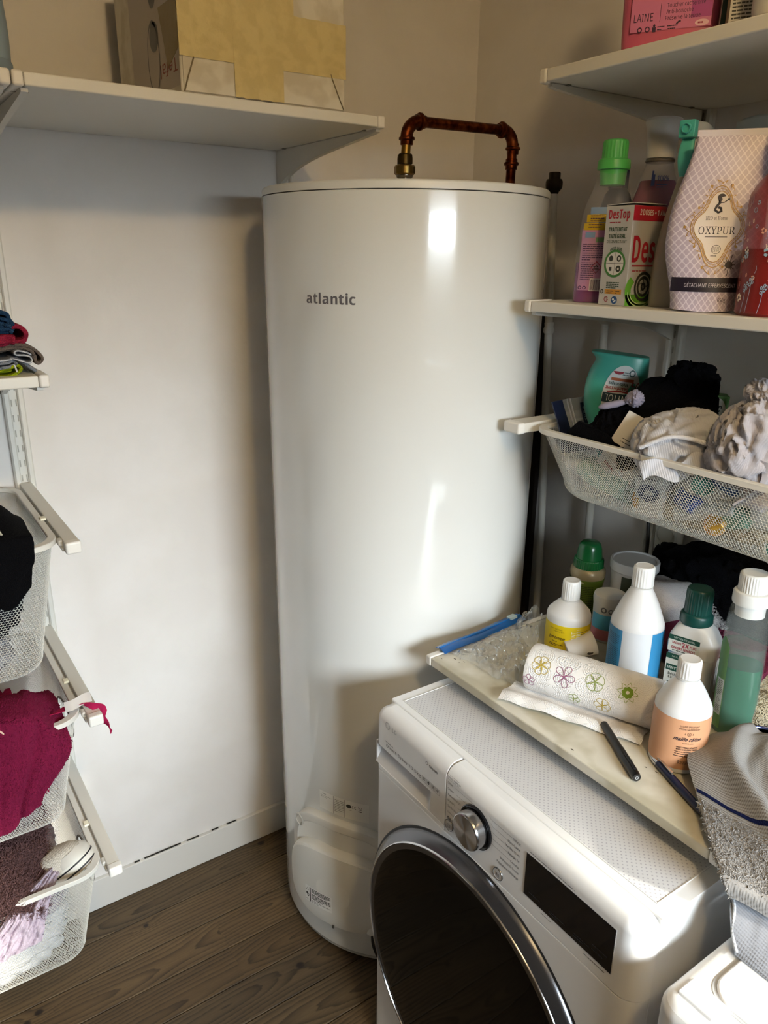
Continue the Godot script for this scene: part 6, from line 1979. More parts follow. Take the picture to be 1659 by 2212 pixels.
	var bags := [["pale beige sachet bag at the bottom of the drawer, left one", Vector3(-0.345, 1.232, 0.975), 0.030, 3], ["pale beige sachet bag in the middle of the drawer's bottom", Vector3(-0.343, 1.228, 1.042), 0.036, 5], ["pale beige sachet bag at the right of the drawer's bottom", Vector3(-0.341, 1.232, 1.118), 0.036, 7]]
	for e in bags:
		var bg := thing("sachet_bag", e[0], "bag", e[1], 0.0, "")
		part(bg, "film", heap(e[2] * 0.9, 0.020, e[2] * 1.25, e[3], 0.14, 2.2, 2.4, 40, 22), mt("c2b59c", 0.35))
		part(bg, "sealed_edge", sheet(func(u: float, v: float): return Vector3(-e[2] * 0.5 - 0.012 * v, 0.010 + 0.004 * sin(u * 7.0), lerpf(-e[2], e[2], u)), 16, 3, 0.001), mt("cabfa8", 0.35))
	for e in [["small yellow spout lying low behind the wire, left of the sachet bags", Vector3(-0.370, 1.236, 0.922), 0.4], ["amber and yellow spout lying low behind the wire, between the sachet bags", Vector3(-0.377, 1.236, 1.072), -0.3]]:
		var sp := thing("yellow_spout", e[0], "spout", e[1], e[2], "")
		part(sp, "cone", lathe([[0.014, 0.0], [0.015, 0.004], [0.012, 0.012], [0.006, 0.026], [0.0045, 0.032]], 20), mt("cf9f26", 0.4), Vector3.ZERO, Vector3(1.2, 0, 0.3))
		part(sp, "flange", lathe([[0.0, -0.003], [0.018, -0.003], [0.018, 0.0], [0.0, 0.0]], 20), mt("c78a22", 0.4), Vector3.ZERO, Vector3(1.2, 0, 0.3))
	var jl := thing("jar_with_teal_top", "white and turquoise round jar at the drawer's lower right", "jar", Vector3(-0.358, 1.226, 1.172), 0.0)
	jl.rotation = Vector3(0.0, -0.3, 0.95)
	part(jl, "ring", lathe([[0.020, 0.0], [0.030, 0.0], [0.031, 0.004], [0.030, 0.010], [0.022, 0.011], [0.020, 0.006], [0.020, 0.0]], 32), whitep)
	part(jl, "centre", lathe([[0.0, 0.003], [0.0205, 0.003], [0.0205, 0.008], [0.016, 0.0095], [0.0, 0.0095]], 28), teal)
	var cb := thing("clear_tub", "clear plastic tub with dark stripes under the front laundry net", "container", Vector3(-0.327, 1.245, 0.955), -0.2)
	part(cb, "shell", loft([[0.030, 0.022, 3.0, 0.0], [0.032, 0.024, 3.0, 0.003], [0.035, 0.027, 3.0, 0.075], [0.037, 0.029, 3.0, 0.078], [0.037, 0.029, 3.0, 0.082]], 32), clear_mt("aab0b0", 0.4, 0.28))
	for k in 2:
		part(cb, "dark_stripe", loft([[0.0338 + k * 0.001, 0.0258 + k * 0.001, 3.0, 0.040 + k * 0.02], [0.0346 + k * 0.001, 0.0266 + k * 0.001, 3.0, 0.040 + k * 0.02], [0.0350 + k * 0.001, 0.0270 + k * 0.001, 3.0, 0.050 + k * 0.02], [0.0340 + k * 0.001, 0.026 + k * 0.001, 3.0, 0.050 + k * 0.02]], 32, false, false), mt("2c2c30", 0.5))
	var yp := thing("printed_packet", "cream and blue printed packet between the two laundry nets", "packet", Vector3(-0.367, 1.318, 1.060), RIGHT_TURN)
	yp.rotation.z = -0.35
	part(yp, "packet", join([rboxat(-0.040, 0.040, -0.020, 0.022, -0.008, 0.008, 0.002, 1)]), mt("b9b085", 0.5))
	part(yp, "blue_end", join([rboxat(-0.010, 0.0405, -0.0204, 0.006, -0.0084, 0.0084, 0.002, 1)]), mt("2f558f", 0.5))
	part(yp, "printing", ink([lines(flat(0, 0, 0.0086), -0.012, 0.014, 0.04, 2, 0.006, 0.002, 3), lines(flat(0, 0, 0.0088), 0.016, -0.004, 0.035, 2, 0.006, 0.003, 5)]), mt("d8d4c0", 0.5))
	# extension block on the wall below
	var ex := thing("power_strip", "white extension block with round sockets fixed under the right drawer", "power strip", Vector3(-0.018, 1.085, 0.755), RIGHT_TURN)
	part(ex, "housing", join([rboxat(-0.028, 0.028, -0.075, 0.075, -0.012, 0.020, 0.005, 2)]), mt("c9c5b8", 0.45))
	for k in 2:
		part(ex, "socket", lathe([[0.0205, 0.0], [0.0215, 0.002], [0.0195, 0.002], [0.0185, -0.006], [0.0, -0.006]], 28, 50.0), mt("b7b3a6", 0.45), Vector3(0, -0.033 + k * 0.066, 0.0205), Vector3(PI / 2, 0, 0))
	for e in [[-0.012, -0.062], [0.012, -0.064], [-0.016, 0.004]]:
		part(ex, "screw_hole", lathe([[0.0032, 0.0], [0.003, 0.0008], [0.0, 0.0006]], 12), mt("1c1b19", 0.8), Vector3(e[0], e[1], 0.0201), Vector3(PI / 2, 0, 0))
	part(ex, "plate_lettering", ink([letters("16A", 0.010, flat(0.0, 0.060, 0.0203), font_bold, 0.022)]), mt("6d6a60", 0.6))
	var cab := thing("black_cable", "black cable dangling beside the extension block on the right wall", "cable")
	part(cab, "cord", tube(curve([Vector3(-0.03, 1.19, 0.70), Vector3(-0.04, 1.14, 0.705), Vector3(-0.028, 1.08, 0.70), Vector3(-0.035, 1.0, 0.712), Vector3(-0.03, 0.93, 0.70)], 24), 0.0042, 10), mt("121212", 0.5))
	part(cab, "plug", lathe([[0.012, 0.0], [0.014, 0.004], [0.014, 0.022], [0.008, 0.032], [0.0045, 0.036]], 18), mt("161616", 0.5), Vector3(-0.03, 1.165, 0.702), Vector3(0.2, 0, 0.3))
	# dark door opening strip in the corner behind heater: unpainted timber
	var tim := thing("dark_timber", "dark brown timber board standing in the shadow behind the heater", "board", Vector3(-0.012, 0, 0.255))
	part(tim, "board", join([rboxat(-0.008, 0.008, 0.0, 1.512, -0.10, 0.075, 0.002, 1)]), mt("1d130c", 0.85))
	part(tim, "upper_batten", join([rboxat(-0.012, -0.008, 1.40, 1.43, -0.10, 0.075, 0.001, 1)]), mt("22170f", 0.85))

# ------------------------------------------------------------------ things on the shelf board
const BY := 0.9004

# round bottle with sloping shoulder and ribbed cap
func soap_bottle(label: String, x: float, z: float, r: float, sh: float, neck: float, capr: float, top: float, group := "") -> Node3D:
	var o := thing("soap_bottle", label, "bottle", Vector3(x, BY, z), facing(x, z), group)
	var w := mt("d6d6d6", 0.32)
	part(o, "bottle_body", lathe([[0.0, 0.002], [r * 0.9, 0.0], [r * 0.985, 0.003], [r, 0.009], [r, sh * 0.5], [r, sh - 0.012], [r * 0.985, sh - 0.004], [r * 0.93, sh + 0.002], [lerpf(r, capr, 0.45), lerpf(sh, neck, 0.42)], [lerpf(r, capr, 0.8), lerpf(sh, neck, 0.75)], [capr * 0.95, neck - 0.004], [capr * 0.86, neck - 0.001], [capr * 0.86, neck + 0.004]], 56, 40.0), w)
	part(o, "cap", ribbed_cap(capr, top - neck, 24), mt("dcdcda", 0.35), Vector3(0, neck, 0))
	part(o, "cap_ring", lathe([[capr * 0.86, neck - 0.0035], [capr * 1.0, neck - 0.003], [capr * 1.0, neck - 0.0008], [capr * 0.86, neck - 0.0004]], 36), mt("d2d2d0", 0.35))
	return o

func wrap_label(o: Node3D, called: String, r: float, y0: float, y1: float, a0: float, a1: float, m: Material) -> MeshInstance3D:
	return part(o, called, patch(func(u: float, v: float): return Vector3(r * sin(lerpf(a0, a1, u)), lerpf(y0, y1, v), r * cos(lerpf(a0, a1, u))), 40, 1), m)

func build_board_things() -> void:
	# ---- zip bag lying flat at the left end
	var zb := thing("freezer_bag", "crumpled clear freezer bag with a blue zip on the board's left end", "bag")
	var bag := func(u: float, v: float) -> Vector3:
		var a := Vector3(-0.606, 0, 0.684).lerp(Vector3(-0.385, 0, 0.668), u)
		var b := Vector3(-0.585, 0, 0.868).lerp(Vector3(-0.405, 0, 0.760), u)
		var p := a.lerp(b, v)
		var n1 := noise.get_noise_2d(p.x * 16.0, p.z * 16.0)
		var n2 := noise.get_noise_2d(p.x * 34.0 + 20.0, p.z * 30.0)
		var rise := (0.018 * (1.0 - absf(n1) * 3.0) + 0.010 * absf(n2)) * smoothstep(0.04, 0.35, v) + 0.055 * smoothstep(0.70, 1.0, u) * smoothstep(0.10, 0.7, v)
		return Vector3(p.x + n2 * 0.006, BY + 0.0035 + maxf(rise, 0.0), p.z + n1 * 0.006)
	part(zb, "film", patch(bag, 44, 40), clear_mt("e9ece8", 0.10, 0.08))
	part(zb, "under_film", patch(func(u: float, v: float): return bag.call(u * 0.96 + 0.02, v * 0.94 + 0.02) * Vector3(1, 0, 1) + Vector3(0, BY + 0.0018 + 0.3 * (bag.call(u, v).y - BY - 0.0035), 0), 24, 24), clear_mt("dfe3e0", 0.14, 0.1))
	part(zb, "zip_strip", sheet(func(u: float, v: float): return Vector3(-0.612, BY + 0.0045 + 0.002 * sin(u * 9.0), 0.683).lerp(Vector3(-0.380, BY + 0.007, 0.666), u) + Vector3(0.0, 0.0035 * sin(v * PI), (v - 0.35) * 0.030 + 0.002 * sin(u * 5.0)), 30, 6, 0.0016), mt("14579e", 0.35))
	part(zb, "zip_ridge", tube([Vector3(-0.611, BY + 0.0095, 0.684), Vector3(-0.50, BY + 0.0105, 0.678), Vector3(-0.381, BY + 0.0115, 0.667)], 0.0018, 8), mt("1d68b3", 0.3))
	part(zb, "slider", rbox(0.020, 0.008, 0.014, 0.002, 2), mt("b9d0d6", 0.25), Vector3(-0.405, BY + 0.012, 0.668), Vector3(0, 0.08, 0.03))
	# ---- yellow labelled bottle
	var y := soap_bottle("white bottle with a bright yellow label left of the paper roll", -0.391, 0.808, 0.0425, 0.082, 0.109, 0.0175, 0.147)
	wrap_label(y, "label", 0.0429, 0.008, 0.066, -PI, PI, mt("d9bf12", 0.4))
	var yf := round_face(0.0433, 0.0, -0.42)
	var yl: Node = y.get_node("label")
	part(yl, "lettering", ink([letters("LESSIVE SPÉCIFIQUE", 0.0024, func(a: float, b: float): return yf.call(a - 0.004, b + 0.0575), font_sans, 0.026), letters("lingerie & gym", 0.0024, func(a: float, b: float): return yf.call(a + 0.002, b + 0.0530), font_sans, 0.022), letters("gym tonique", 0.0060, func(a: float, b: float): return yf.call(a - 0.002 + b * 0.35, b + 0.0390), font_bold, 0.034), lines(yf, -0.002, 0.0315, 0.018, 1, 0.003, 0.0012, 3), lines(yf, -0.003, 0.0255, 0.030, 2, 0.0030, 0.0014, 4), lines(yf, -0.003, 0.0140, 0.030, 2, 0.0026, 0.0010, 5), lines(yf, 0.052, 0.055, 0.026, 9, 0.0045, 0.0011, 8)]), mt("2a2612", 0.5))
	part(yl, "white_lettering", ink([letters("VÊTEMENT", 0.0085, func(a: float, b: float): return yf.call(0.0290 - b, a + 0.034), font_bold, 0.046), letters("DE SPORT !", 0.0085, func(a: float, b: float): return yf.call(0.0405 - b, a + 0.040), font_bold, 0.044)]), mt("e6e2c4", 0.5))
	# ---- big white bottle with blue label
	var w := soap_bottle("big white bottle wrapped in a split sky-blue label", -0.381, 0.957, 0.0462, 0.127, 0.190, 0.0187, 0.227)
	wrap_label(w, "label", 0.0467, 0.004, 0.116, -PI, PI, mt("c9ccd0", 0.45))
	wrap_label(w, "blue_panel", 0.0471, 0.004, 0.1155, -1.75, -0.50, mt("2f7fb0", 0.4))
	wrap_label(w, "blue_panel", 0.0471, 0.004, 0.1155, 0.62, 1.9, mt("2f7fb0", 0.4))
	var bf := round_face(0.0475, 0.0, -0.92)
	part(w, "fine_print", ink([lines(bf, 0.0, 0.103, 0.030, 6, 0.0035, 0.0011, 3), lines(bf, 0.0, 0.078, 0.030, 12, 0.0035, 0.0011, 4)]), mt("1b3f5e", 0.5))
	part(w, "white_box_print", ink([bar(bf, 0.002, 0.026, 0.007, 0.008, 2), bar(bf, 0.011, 0.026, 0.006, 0.008, 2)]), mt("c9d3da", 0.5)).set_meta("kind", "stuff")
	# ---- white disinfectant bottle, dark green cap
	var s := thing("laundry_disinfectant", "angular white bottle with a dark green ribbed cap", "bottle", Vector3(-0.335, BY, 1.044), facing(-0.335, 1.044) - 0.25)
	var wm := mt("d9dad9", 0.3)
	part(s, "bottle_body", loft([[0.037, 0.024, 4.5, 0.0], [0.039, 0.026, 4.5, 0.004], [0.039, 0.026, 4.5, 0.083], [0.0415, 0.0285, 4.5, 0.087], [0.0420, 0.0290, 4.5, 0.100], [0.0400, 0.0285, 4.0, 0.116], [0.032, 0.026, 3.2, 0.132], [0.0245, 0.0235, 2.4, 0.140], [0.020, 0.020, 2.0, 0.143]], 48, true, true, 24.0), wm)
	for k in 4:
		part(s, "grip_rib", tube([Vector3(0.0392 - 0.0004 * k, 0.012, -0.016 + k * 0.010), Vector3(0.0392 - 0.0004 * k, 0.078, -0.016 + k * 0.010)], 0.0011, 8), wm)
	var dg := mt("0c3f3a", 0.35)
	part(s, "cap_base", lathe([[0.0255, 0.1405], [0.0272, 0.1435], [0.0268, 0.156], [0.0240, 0.160], [0.0215, 0.161]], 40), dg, Vector3(-0.004, 0, 0))
	part(s, "cap", ribbed_cap(0.0222, 0.045, 30), dg, Vector3(-0.004, 0.160, 0))
	var sf := flat(0, 0, 0.0268)
	part(s, "label", ink([bar(sf, -0.008, 0.045, 0.058, 0.076), bar(flat(0, 0, 0.0294), -0.010, 0.104, 0.052, 0.030)]), mt("cfd2cc", 0.4)).set_meta("kind", "stuff")
	part(s, "green_label_bands", ink([bar(flat(0, 0, 0.0297), -0.010, 0.1155, 0.052, 0.009), bar(flat(0, 0, 0.0271), -0.008, 0.078, 0.058, 0.010), bar(flat(0, 0, 0.0271), -0.020, 0.056, 0.030, 0.012)]), mt("16463a", 0.4)).set_meta("kind", "stuff")
	part(s, "red_lettering", ink([letters("TACHES", 0.0042, flat(-0.022, 0.1060, 0.0298), font_bold, 0.016), letters("2X", 0.0085, flat(-0.007, 0.1050, 0.0298), font_bold, 0.012), letters("PLUS", 0.0050, flat(0.006, 0.1050, 0.0298), font_bold, 0.011), letters("ODEURS TENACES", 0.0046, flat(-0.010, 0.0968, 0.0298), font_bold, 0.040)]), mt("9a1f3a", 0.5))
	part(s, "small_lettering", ink([letters("SANYTOL", 0.0052, flat(-0.020, 0.056, 0.0274), font_bold, 0.026), letters("TÂCHES DE JAVEL", 0.0030, flat(-0.010, 0.1155, 0.0299), font_sans, 0.036), letters("MULTIUSAGES", 0.0030, flat(-0.010, 0.078, 0.0273), font_sans, 0.034)]), mt("d4dcd6", 0.5))
	part(s, "dark_lettering", ink([letters("Désinfectant", 0.0048, flat(-0.012, 0.044, 0.0273), font_bold, 0.036), letters("Linge", 0.0048, flat(-0.020, 0.037, 0.0273), font_bold, 0.018), lines(flat(0, 0, 0.0298), -0.010, 0.0915, 0.036, 1, 0.003, 0.0014, 3), lines(flat(0, 0, 0.0273), -0.010, 0.028, 0.04, 4, 0.005, 0.0018, 5)]), mt("22352f", 0.5))
	# ---- green liquid bottle
	var g := thing("green_detergent", "tall clear bottle half full of green liquid with a white cap", "bottle", Vector3(-0.366, BY, 1.150), facing(-0.366, 1.150))
	g.rotation.z = 0.02
	var gk := [[0.029, 0.026, 2.6, 0.0], [0.0325, 0.029, 2.6, 0.006], [0.0325, 0.029, 2.6, 0.06], [0.0325, 0.029, 2.5, 0.13], [0.0315, 0.0285, 2.3, 0.185], [0.0285, 0.027, 2.1, 0.215], [0.0235, 0.0235, 2.0, 0.232], [0.0225, 0.0225, 2.0, 0.240]]
	part(g, "bottle_body", loft(smooth_rings(gk, 30), 44), clear_mt("cfd6d2", 0.10, 0.27))
	part(g, "liquid", loft(smooth_rings([[0.0275, 0.0245, 2.6, 0.002], [0.0308, 0.0272, 2.6, 0.007], [0.0308, 0.0272, 2.6, 0.06], [0.0308, 0.0272, 2.5, 0.122]], 16), 44), mt("085a3f", 0.25))
	part(g, "liquid_film", loft(smooth_rings([[0.0306, 0.0270, 2.5, 0.122], [0.0306, 0.0270, 2.5, 0.14], [0.0300, 0.0268, 2.45, 0.158]], 6), 44, false, false), clear_mt("3f5f52", 0.35, 0.3))
	var gw := mt("d8d9d6", 0.35)
	part(g, "collar", lathe([[0.0218, 0.208], [0.0222, 0.226], [0.0275, 0.228], [0.0283, 0.231], [0.0278, 0.2455], [0.0262, 0.248], [0.0225, 0.249]], 44), gw)
	part(g, "cap", ribbed_cap(0.0222, 0.030, 34), gw, Vector3(0, 0.2485, 0))
	part(g, "label", ink([patch(func(u: float, v: float):
		var a := lerpf(-1.35, -0.62, u)
		return Vector3(sin(a) * 0.0336, lerpf(0.010, 0.155 + 0.016 * sin(u * PI), v), cos(a) * 0.0302), 14, 10)]), mt("3f7d22", 0.4))
	part(g.get_node("label"), "white_field", ink([patch(func(u: float, v: float):
		var a := lerpf(-1.12, -0.66, u)
		return Vector3(sin(a) * 0.0340, lerpf(0.034, 0.098, v), cos(a) * 0.0306), 10, 2)]), mt("c7cdc6", 0.4))
	var glf := func(a: float, b: float) -> Vector3:
		var an := -0.89 + a / 0.033
		return Vector3(sin(an) * 0.0343, b, cos(an) * 0.0309)
	part(g.get_node("label"), "printing", ink([lines(glf, 0.0, 0.094, 0.012, 10, 0.0028, 0.0011, 3), lines(glf, 0.0, 0.050, 0.012, 5, 0.0028, 0.0011, 4), stroke(glf, [Vector2(0.0, 0.0640), Vector2(0.004, 0.0595), Vector2(0.0, 0.0550), Vector2(-0.004, 0.0595), Vector2(0.0, 0.0640)], 0.0007)]), mt("2d3a30", 0.5))
	# ---- beige labelled bottle in front
	var b := soap_bottle("white bottle with a peach label beside the black marker", -0.511, 1.147, 0.0412, 0.104, 0.146, 0.0172, 0.175)
	wrap_label(b, "label", 0.0416, 0.010, 0.094, -PI, PI, mt("c9946f", 0.42))
	var ff := round_face(0.0420, 0.0, 0.34)
	part(b.get_node("label"), "lettering", ink([letters("LESSIVE SPÉCIFIQUE", 0.0030, func(a: float, c: float): return ff.call(a, c + 0.0845), font_sans, 0.028), letters("SPECIFIC LAUNDRY SOAP", 0.0026, func(a: float, c: float): return ff.call(a, c + 0.0798), font_sans, 0.031), disc(ff, 0.0, 0.0720, 0.0028, 0.0032, 0.85), letters("k", 0.0030, func(a: float, c: float): return ff.call(a, c + 0.0720), font_serif), stroke(ff, [Vector2(-0.005, 0.0705), Vector2(-0.0062, 0.0720), Vector2(-0.005, 0.0735)], 0.0005), stroke(ff, [Vector2(0.005, 0.0735), Vector2(0.0062, 0.0720), Vector2(0.005, 0.0705)], 0.0005), letters("violette & coton", 0.0022, func(a: float, c: float): return ff.call(a, c + 0.0560), font_sans, 0.016), letters("LAINE & FIBRES DÉLICATES", 0.0026, func(a: float, c: float): return ff.call(a, c + 0.0490), font_bold, 0.031), letters("WOOL & DELICATE FIBRES", 0.0026, func(a: float, c: float): return ff.call(a, c + 0.0450), font_bold, 0.031), lines(ff, 0.0, 0.0408, 0.034, 2, 0.0034, 0.0012, 5), lines(ff, 0.0, 0.0335, 0.036, 1, 0.0034, 0.0012, 6), letters("kerzon", 0.0062, func(a: float, c: float): return ff.call(a, c + 0.0235), font_serif, 0.022)]), mt("2f2320", 0.5))
	part(b.get_node("label"), "script_lettering", ink([letters("maille câline", 0.0058, func(a: float, c: float): return ff.call(a + c * 0.45, c + 0.0630), font_bold, 0.040)]), mt("191e30", 0.5))
	# ---- brownish bottle with green cap at the back
	var gb := thing("stain_powder_bottle", "waisted green labelled bottle with a green cap at the board's back", "bottle", Vector3(-0.250, BY, 0.727), facing(-0.250, 0.727))
	part(gb, "bottle_body", lathe([[0.032, 0.0], [0.035, 0.004], [0.0355, 0.03], [0.0325, 0.055], [0.0325, 0.075], [0.0365, 0.098], [0.0372, 0.104], [0.0355, 0.112], [0.031, 0.116]], 44, 50.0), mt("8f8468", 0.32, 0.2))
	part(gb, "label", lathe([[0.0360, 0.008], [0.0360, 0.03], [0.0331, 0.055], [0.0331, 0.075], [0.0366, 0.094]], 44, 60.0), mt("4a6119", 0.4))
	var gf := func(a: float, c: float) -> Vector3:
		var t := clampf(absf(c - 0.065) / 0.03, 0.0, 1.0)
		return round_face(lerpf(0.0333, 0.0366, t * t) + 0.0005, 0.0, -0.05).call(a, c)
	part(gb.get_node("label"), "printing", ink([lines(gf, 0.0, 0.080, 0.036, 14, 0.0040, 0.0016, 6), disc(gf, 0.014, 0.022, 0.005, 0.006, 0.6)]), mt("222c0c", 0.5))
	part(gb.get_node("label"), "emblem", ink([disc(gf, -0.010, 0.0865, 0.0065, 0.0050, 0.0, 0.0, PI)]), mt("a9ac96", 0.5))
	var gc := mt("0f5a2c", 0.25)
	part(gb, "cap_skirt", ribbed_cap(0.0315, 0.022, 40), gc, Vector3(0, 0.114, 0))
	part(gb, "cap", lathe([[0.0275, 0.134], [0.0262, 0.142], [0.0245, 0.156], [0.0215, 0.166], [0.0170, 0.1705], [0.0, 0.1715]], 40, 50.0), gc)
	# ---- tubs behind
	var tb := thing("lidded_tub", "translucent white tub with a flat lid in the shadow at the back", "tub", Vector3(-0.205, BY, 0.808), facing(-0.205, 0.808))
	part(tb, "tub_body", lathe([[0.040, 0.0], [0.043, 0.004], [0.0455, 0.13], [0.046, 0.133]], 44), mt("a5a4a2", 0.4))
	part(tb, "lid", lathe([[0.0475, 0.128], [0.0490, 0.130], [0.0490, 0.146], [0.0475, 0.1485], [0.0440, 0.1485], [0.0425, 0.1460], [0.0, 0.1460]], 44, 40.0), mt("b5b4b2", 0.38))
	part(tb, "label", patch(func(u: float, v: float): return Vector3(0.0458 * sin(lerpf(-0.5, 0.9, u)), lerpf(0.05, 0.122, v), 0.0458 * cos(lerpf(-0.5, 0.9, u))), 14, 1), mt("2a332a", 0.5))
	part(tb, "label_band", patch(func(u: float, v: float): return Vector3(0.0462 * sin(lerpf(0.1, 0.85, u)), lerpf(0.108, 0.119, v), 0.0462 * cos(lerpf(0.1, 0.85, u))), 10, 1), mt("8a2330", 0.5))
	var t2 := thing("small_tub", "small white tub with a sky-blue label between the yellow and big bottles", "tub", Vector3(-0.290, BY, 0.822), facing(-0.290, 0.822))
	part(t2, "tub_body", lathe([[0.027, 0.0], [0.029, 0.003], [0.031, 0.075], [0.0325, 0.090], [0.0310, 0.098], [0.020, 0.102], [0.0, 0.1025]], 36), mt("b9bab9", 0.38))
	wrap_label(t2, "label", 0.0312, 0.03, 0.062, -1.2, 1.2, mt("4f9fc4", 0.42))
	part(t2, "printing", ink([disc(round_face(0.0322, 0.0, -0.1), -0.006, 0.073, 0.006, 0.006, 0.55), disc(round_face(0.0322, 0.0, -0.1), 0.008, 0.072, 0.005, 0.005, 0.6)]), mt("4a4f58", 0.5))
	part(t2, "pink_band", lathe([[0.0300, 0.006], [0.0308, 0.007], [0.0312, 0.028], [0.0304, 0.029]], 36), mt("b4707c", 0.42))
	# ---- aerosol can lying down
	var ac := thing("aerosol_can", "small red and silver can with a blue end lying behind the yellow bottle", "can", Vector3(-0.305, BY + 0.019, 0.800))
	ac.basis = Basis(Vector3(0.3, 0, -0.95).normalized(), Vector3(0.10, 0.0, 0.99).normalized().cross(Vector3.UP).cross(Vector3.UP) * -1.0, Vector3.UP).orthonormalized()
	part(ac, "can_body", lathe([[0.0, 0.0], [0.017, 0.0], [0.0185, 0.002], [0.0185, 0.100], [0.017, 0.104], [0.010, 0.108], [0.0, 0.108]], 32), mt("8d8d92", 0.3, 0.4))
	part(ac, "blue_end", lathe([[0.0188, 0.001], [0.0191, 0.002], [0.0191, 0.016], [0.0188, 0.017]], 32), mt("16206a", 0.35))
	part(ac, "red_band", lathe([[0.0187, 0.032], [0.0190, 0.033], [0.0190, 0.096], [0.0187, 0.097]], 32), mt("7a1622", 0.35))
	# ---- dented white paper cup
	var pc := thing("paper_cup", "small dented white paper cup lying on its side by the yellow label", "cup", Vector3(-0.400, BY + 0.026, 0.850))
	pc.basis = Basis.looking_at(Vector3(-0.75, -0.25, -0.45), Vector3.UP) * Basis(Vector3.RIGHT, PI / 2)
	part(pc, "cup_wall", lathe([[0.019, -0.026], [0.0205, -0.0262], [0.0245, 0.026], [0.0255, 0.0275], [0.0262, 0.0265], [0.0258, 0.025], [0.0212, -0.0275], [0.0, -0.0272]], 36, 60.0, 1.0, 0.86), mt("d4d2d0", 0.6))
	part(pc, "crease", tube(curve([Vector3(0.0215, -0.02, 0.008), Vector3(0.0235, -0.005, 0.002), Vector3(0.0248, 0.012, -0.003), Vector3(0.0258, 0.022, -0.002)], 12), 0.0007, 6), mt("bab7b4", 0.7))
	part(pc, "torn_hole", lathe([[0.0045, 0.0], [0.0040, 0.0006], [0.0, 0.0005]], 12, 60.0, 1.4, 0.8), mt("2a2826", 0.9), Vector3(-0.0235, 0.012, 0.006), Vector3(0.0, 0.0, PI / 2))
	build_roll()
	# ---- marker and pen
	var mk := thing("marker", "black marker pen lying near the board's front edge", "pen", Vector3(-0.5408, BY + 0.0072, 1.030))
	var md := (Vector3(-0.6075, 0, 1.150) - Vector3(-0.5408, 0, 1.030)).normalized()
	mk.basis = Basis(md.cross(Vector3.UP) * -1.0, md, Vector3.UP).orthonormalized()
	var blk := mt("0c0c0d", 0.3)
	part(mk, "barrel", lathe([[0.0, 0.0], [0.005, 0.0005], [0.0066, 0.003], [0.0068, 0.06], [0.0064, 0.070]], 24), blk)
	part(mk, "cap", lathe([[0.0068, 0.069], [0.0074, 0.0695], [0.0074, 0.120], [0.0071, 0.133], [0.0062, 0.1372], [0.0, 0.1375]], 24), blk)
	part(mk, "clip", rbox(0.0035, 0.040, 0.0016, 0.0006, 1), blk, Vector3(0.0, 0.108, 0.0082))
	part(mk, "end_mark", ink([disc(func(a: float, c: float): return Vector3(a, 0.1377, c), 0.0, 0.0, 0.0026, 0.0026, 0.7)]), mt("b9b9b9", 0.5))
	var pn := thing("ballpoint", "dark blue ballpoint pen with a chrome clip half under the grey cloth", "pen", Vector3(-0.5445, BY + 0.0062, 1.128))
	var pd := Vector3(-0.052, 0, 0.135).normalized()
	pn.basis = Basis(pd.cross(Vector3.UP) * -1.0, pd, Vector3.UP).orthonormalized()
	var chrome := mt("c9c9cb", 0.15, 1.0)
	part(pn, "barrel", lathe([[0.0052, 0.018], [0.0060, 0.022], [0.0063, 0.06], [0.0060, 0.125], [0.0035, 0.140], [0.0012, 0.147], [0.0, 0.1475]], 20), mt("11193f", 0.3))
	part(pn, "chrome_top", lathe([[0.0, 0.0], [0.0034, 0.0], [0.0036, 0.006], [0.0054, 0.007], [0.0056, 0.019]], 20, 30.0), chrome)
	part(pn, "clip", join([[tube(curve([Vector3(0, 0.004, 0.0050), Vector3(0, 0.012, 0.0082), Vector3(0, 0.030, 0.0088), Vector3(0, 0.052, 0.0076), Vector3(0, 0.056, 0.0066)], 14), 0.0014, 8)]]), chrome)
	part(pn, "clip_plate", rbox(0.0042, 0.044, 0.0010, 0.0004, 1), chrome, Vector3(0, 0.032, 0.0098))
	# ---- felt balls
	var felt := cloth_mt("b3a88f", 60.0, 1.2, 0.5)
	for e in [["beige felted wool ball behind the green bottle's right side", Vector3(-0.270, BY + 0.036, 1.132), 11], ["beige felted wool ball resting against the enamel bowl", Vector3(-0.335, BY + 0.036, 1.176), 14]]:
		var wbl := thing("wool_ball", e[0], "dryer ball", e[1], 0.0, "")
		part(wbl, "felt", heap(0.035, 0.035, 0.035, e[2], 0.035, 2.0, 2.0, 48, 28), felt)
		pile(wbl, "fuzz", func(u: float, v: float):
			var t: float = acos(clampf(1.0 - 2.0 * v, -1, 1))
			return Vector3(sin(t) * cos(u * TAU), cos(t), sin(t) * sin(u * TAU)) * 0.0345, 2500, 0.0035, 0.0008, felt, e[2], 1.6)
	# ---- enamel bowl
	var bw := thing("enamel_bowl", "cream enamel bowl with a dark blue metallic rim beside the grey cloth", "bowl", Vector3(-0.405, BY, 1.232))
	part(bw, "bowl_inside", lathe([[0.0505, 0.0285], [0.046, 0.018], [0.036, 0.008], [0.02, 0.0045], [0.0, 0.004]], 44, 60.0), mt("b9a078", 0.18))
	part(bw, "bowl_outside", lathe([[0.0, 0.001], [0.024, 0.001], [0.038, 0.006], [0.049, 0.018], [0.0525, 0.0285]], 44, 60.0), mt("23284a", 0.2))
	part(bw, "rim", lathe([[0.0500, 0.0275], [0.0500, 0.0305], [0.0520, 0.0325], [0.0545, 0.0315], [0.0550, 0.0285], [0.0520, 0.0270]], 44, 60.0), mt("4a5076", 0.15, 0.7))
	# ---- laundry heaped at the back
	var den := thing("black_laundry", "black laundry piled up below the right drawer at the wall", "laundry", Vector3(-0.125, 1.005, 1.0))
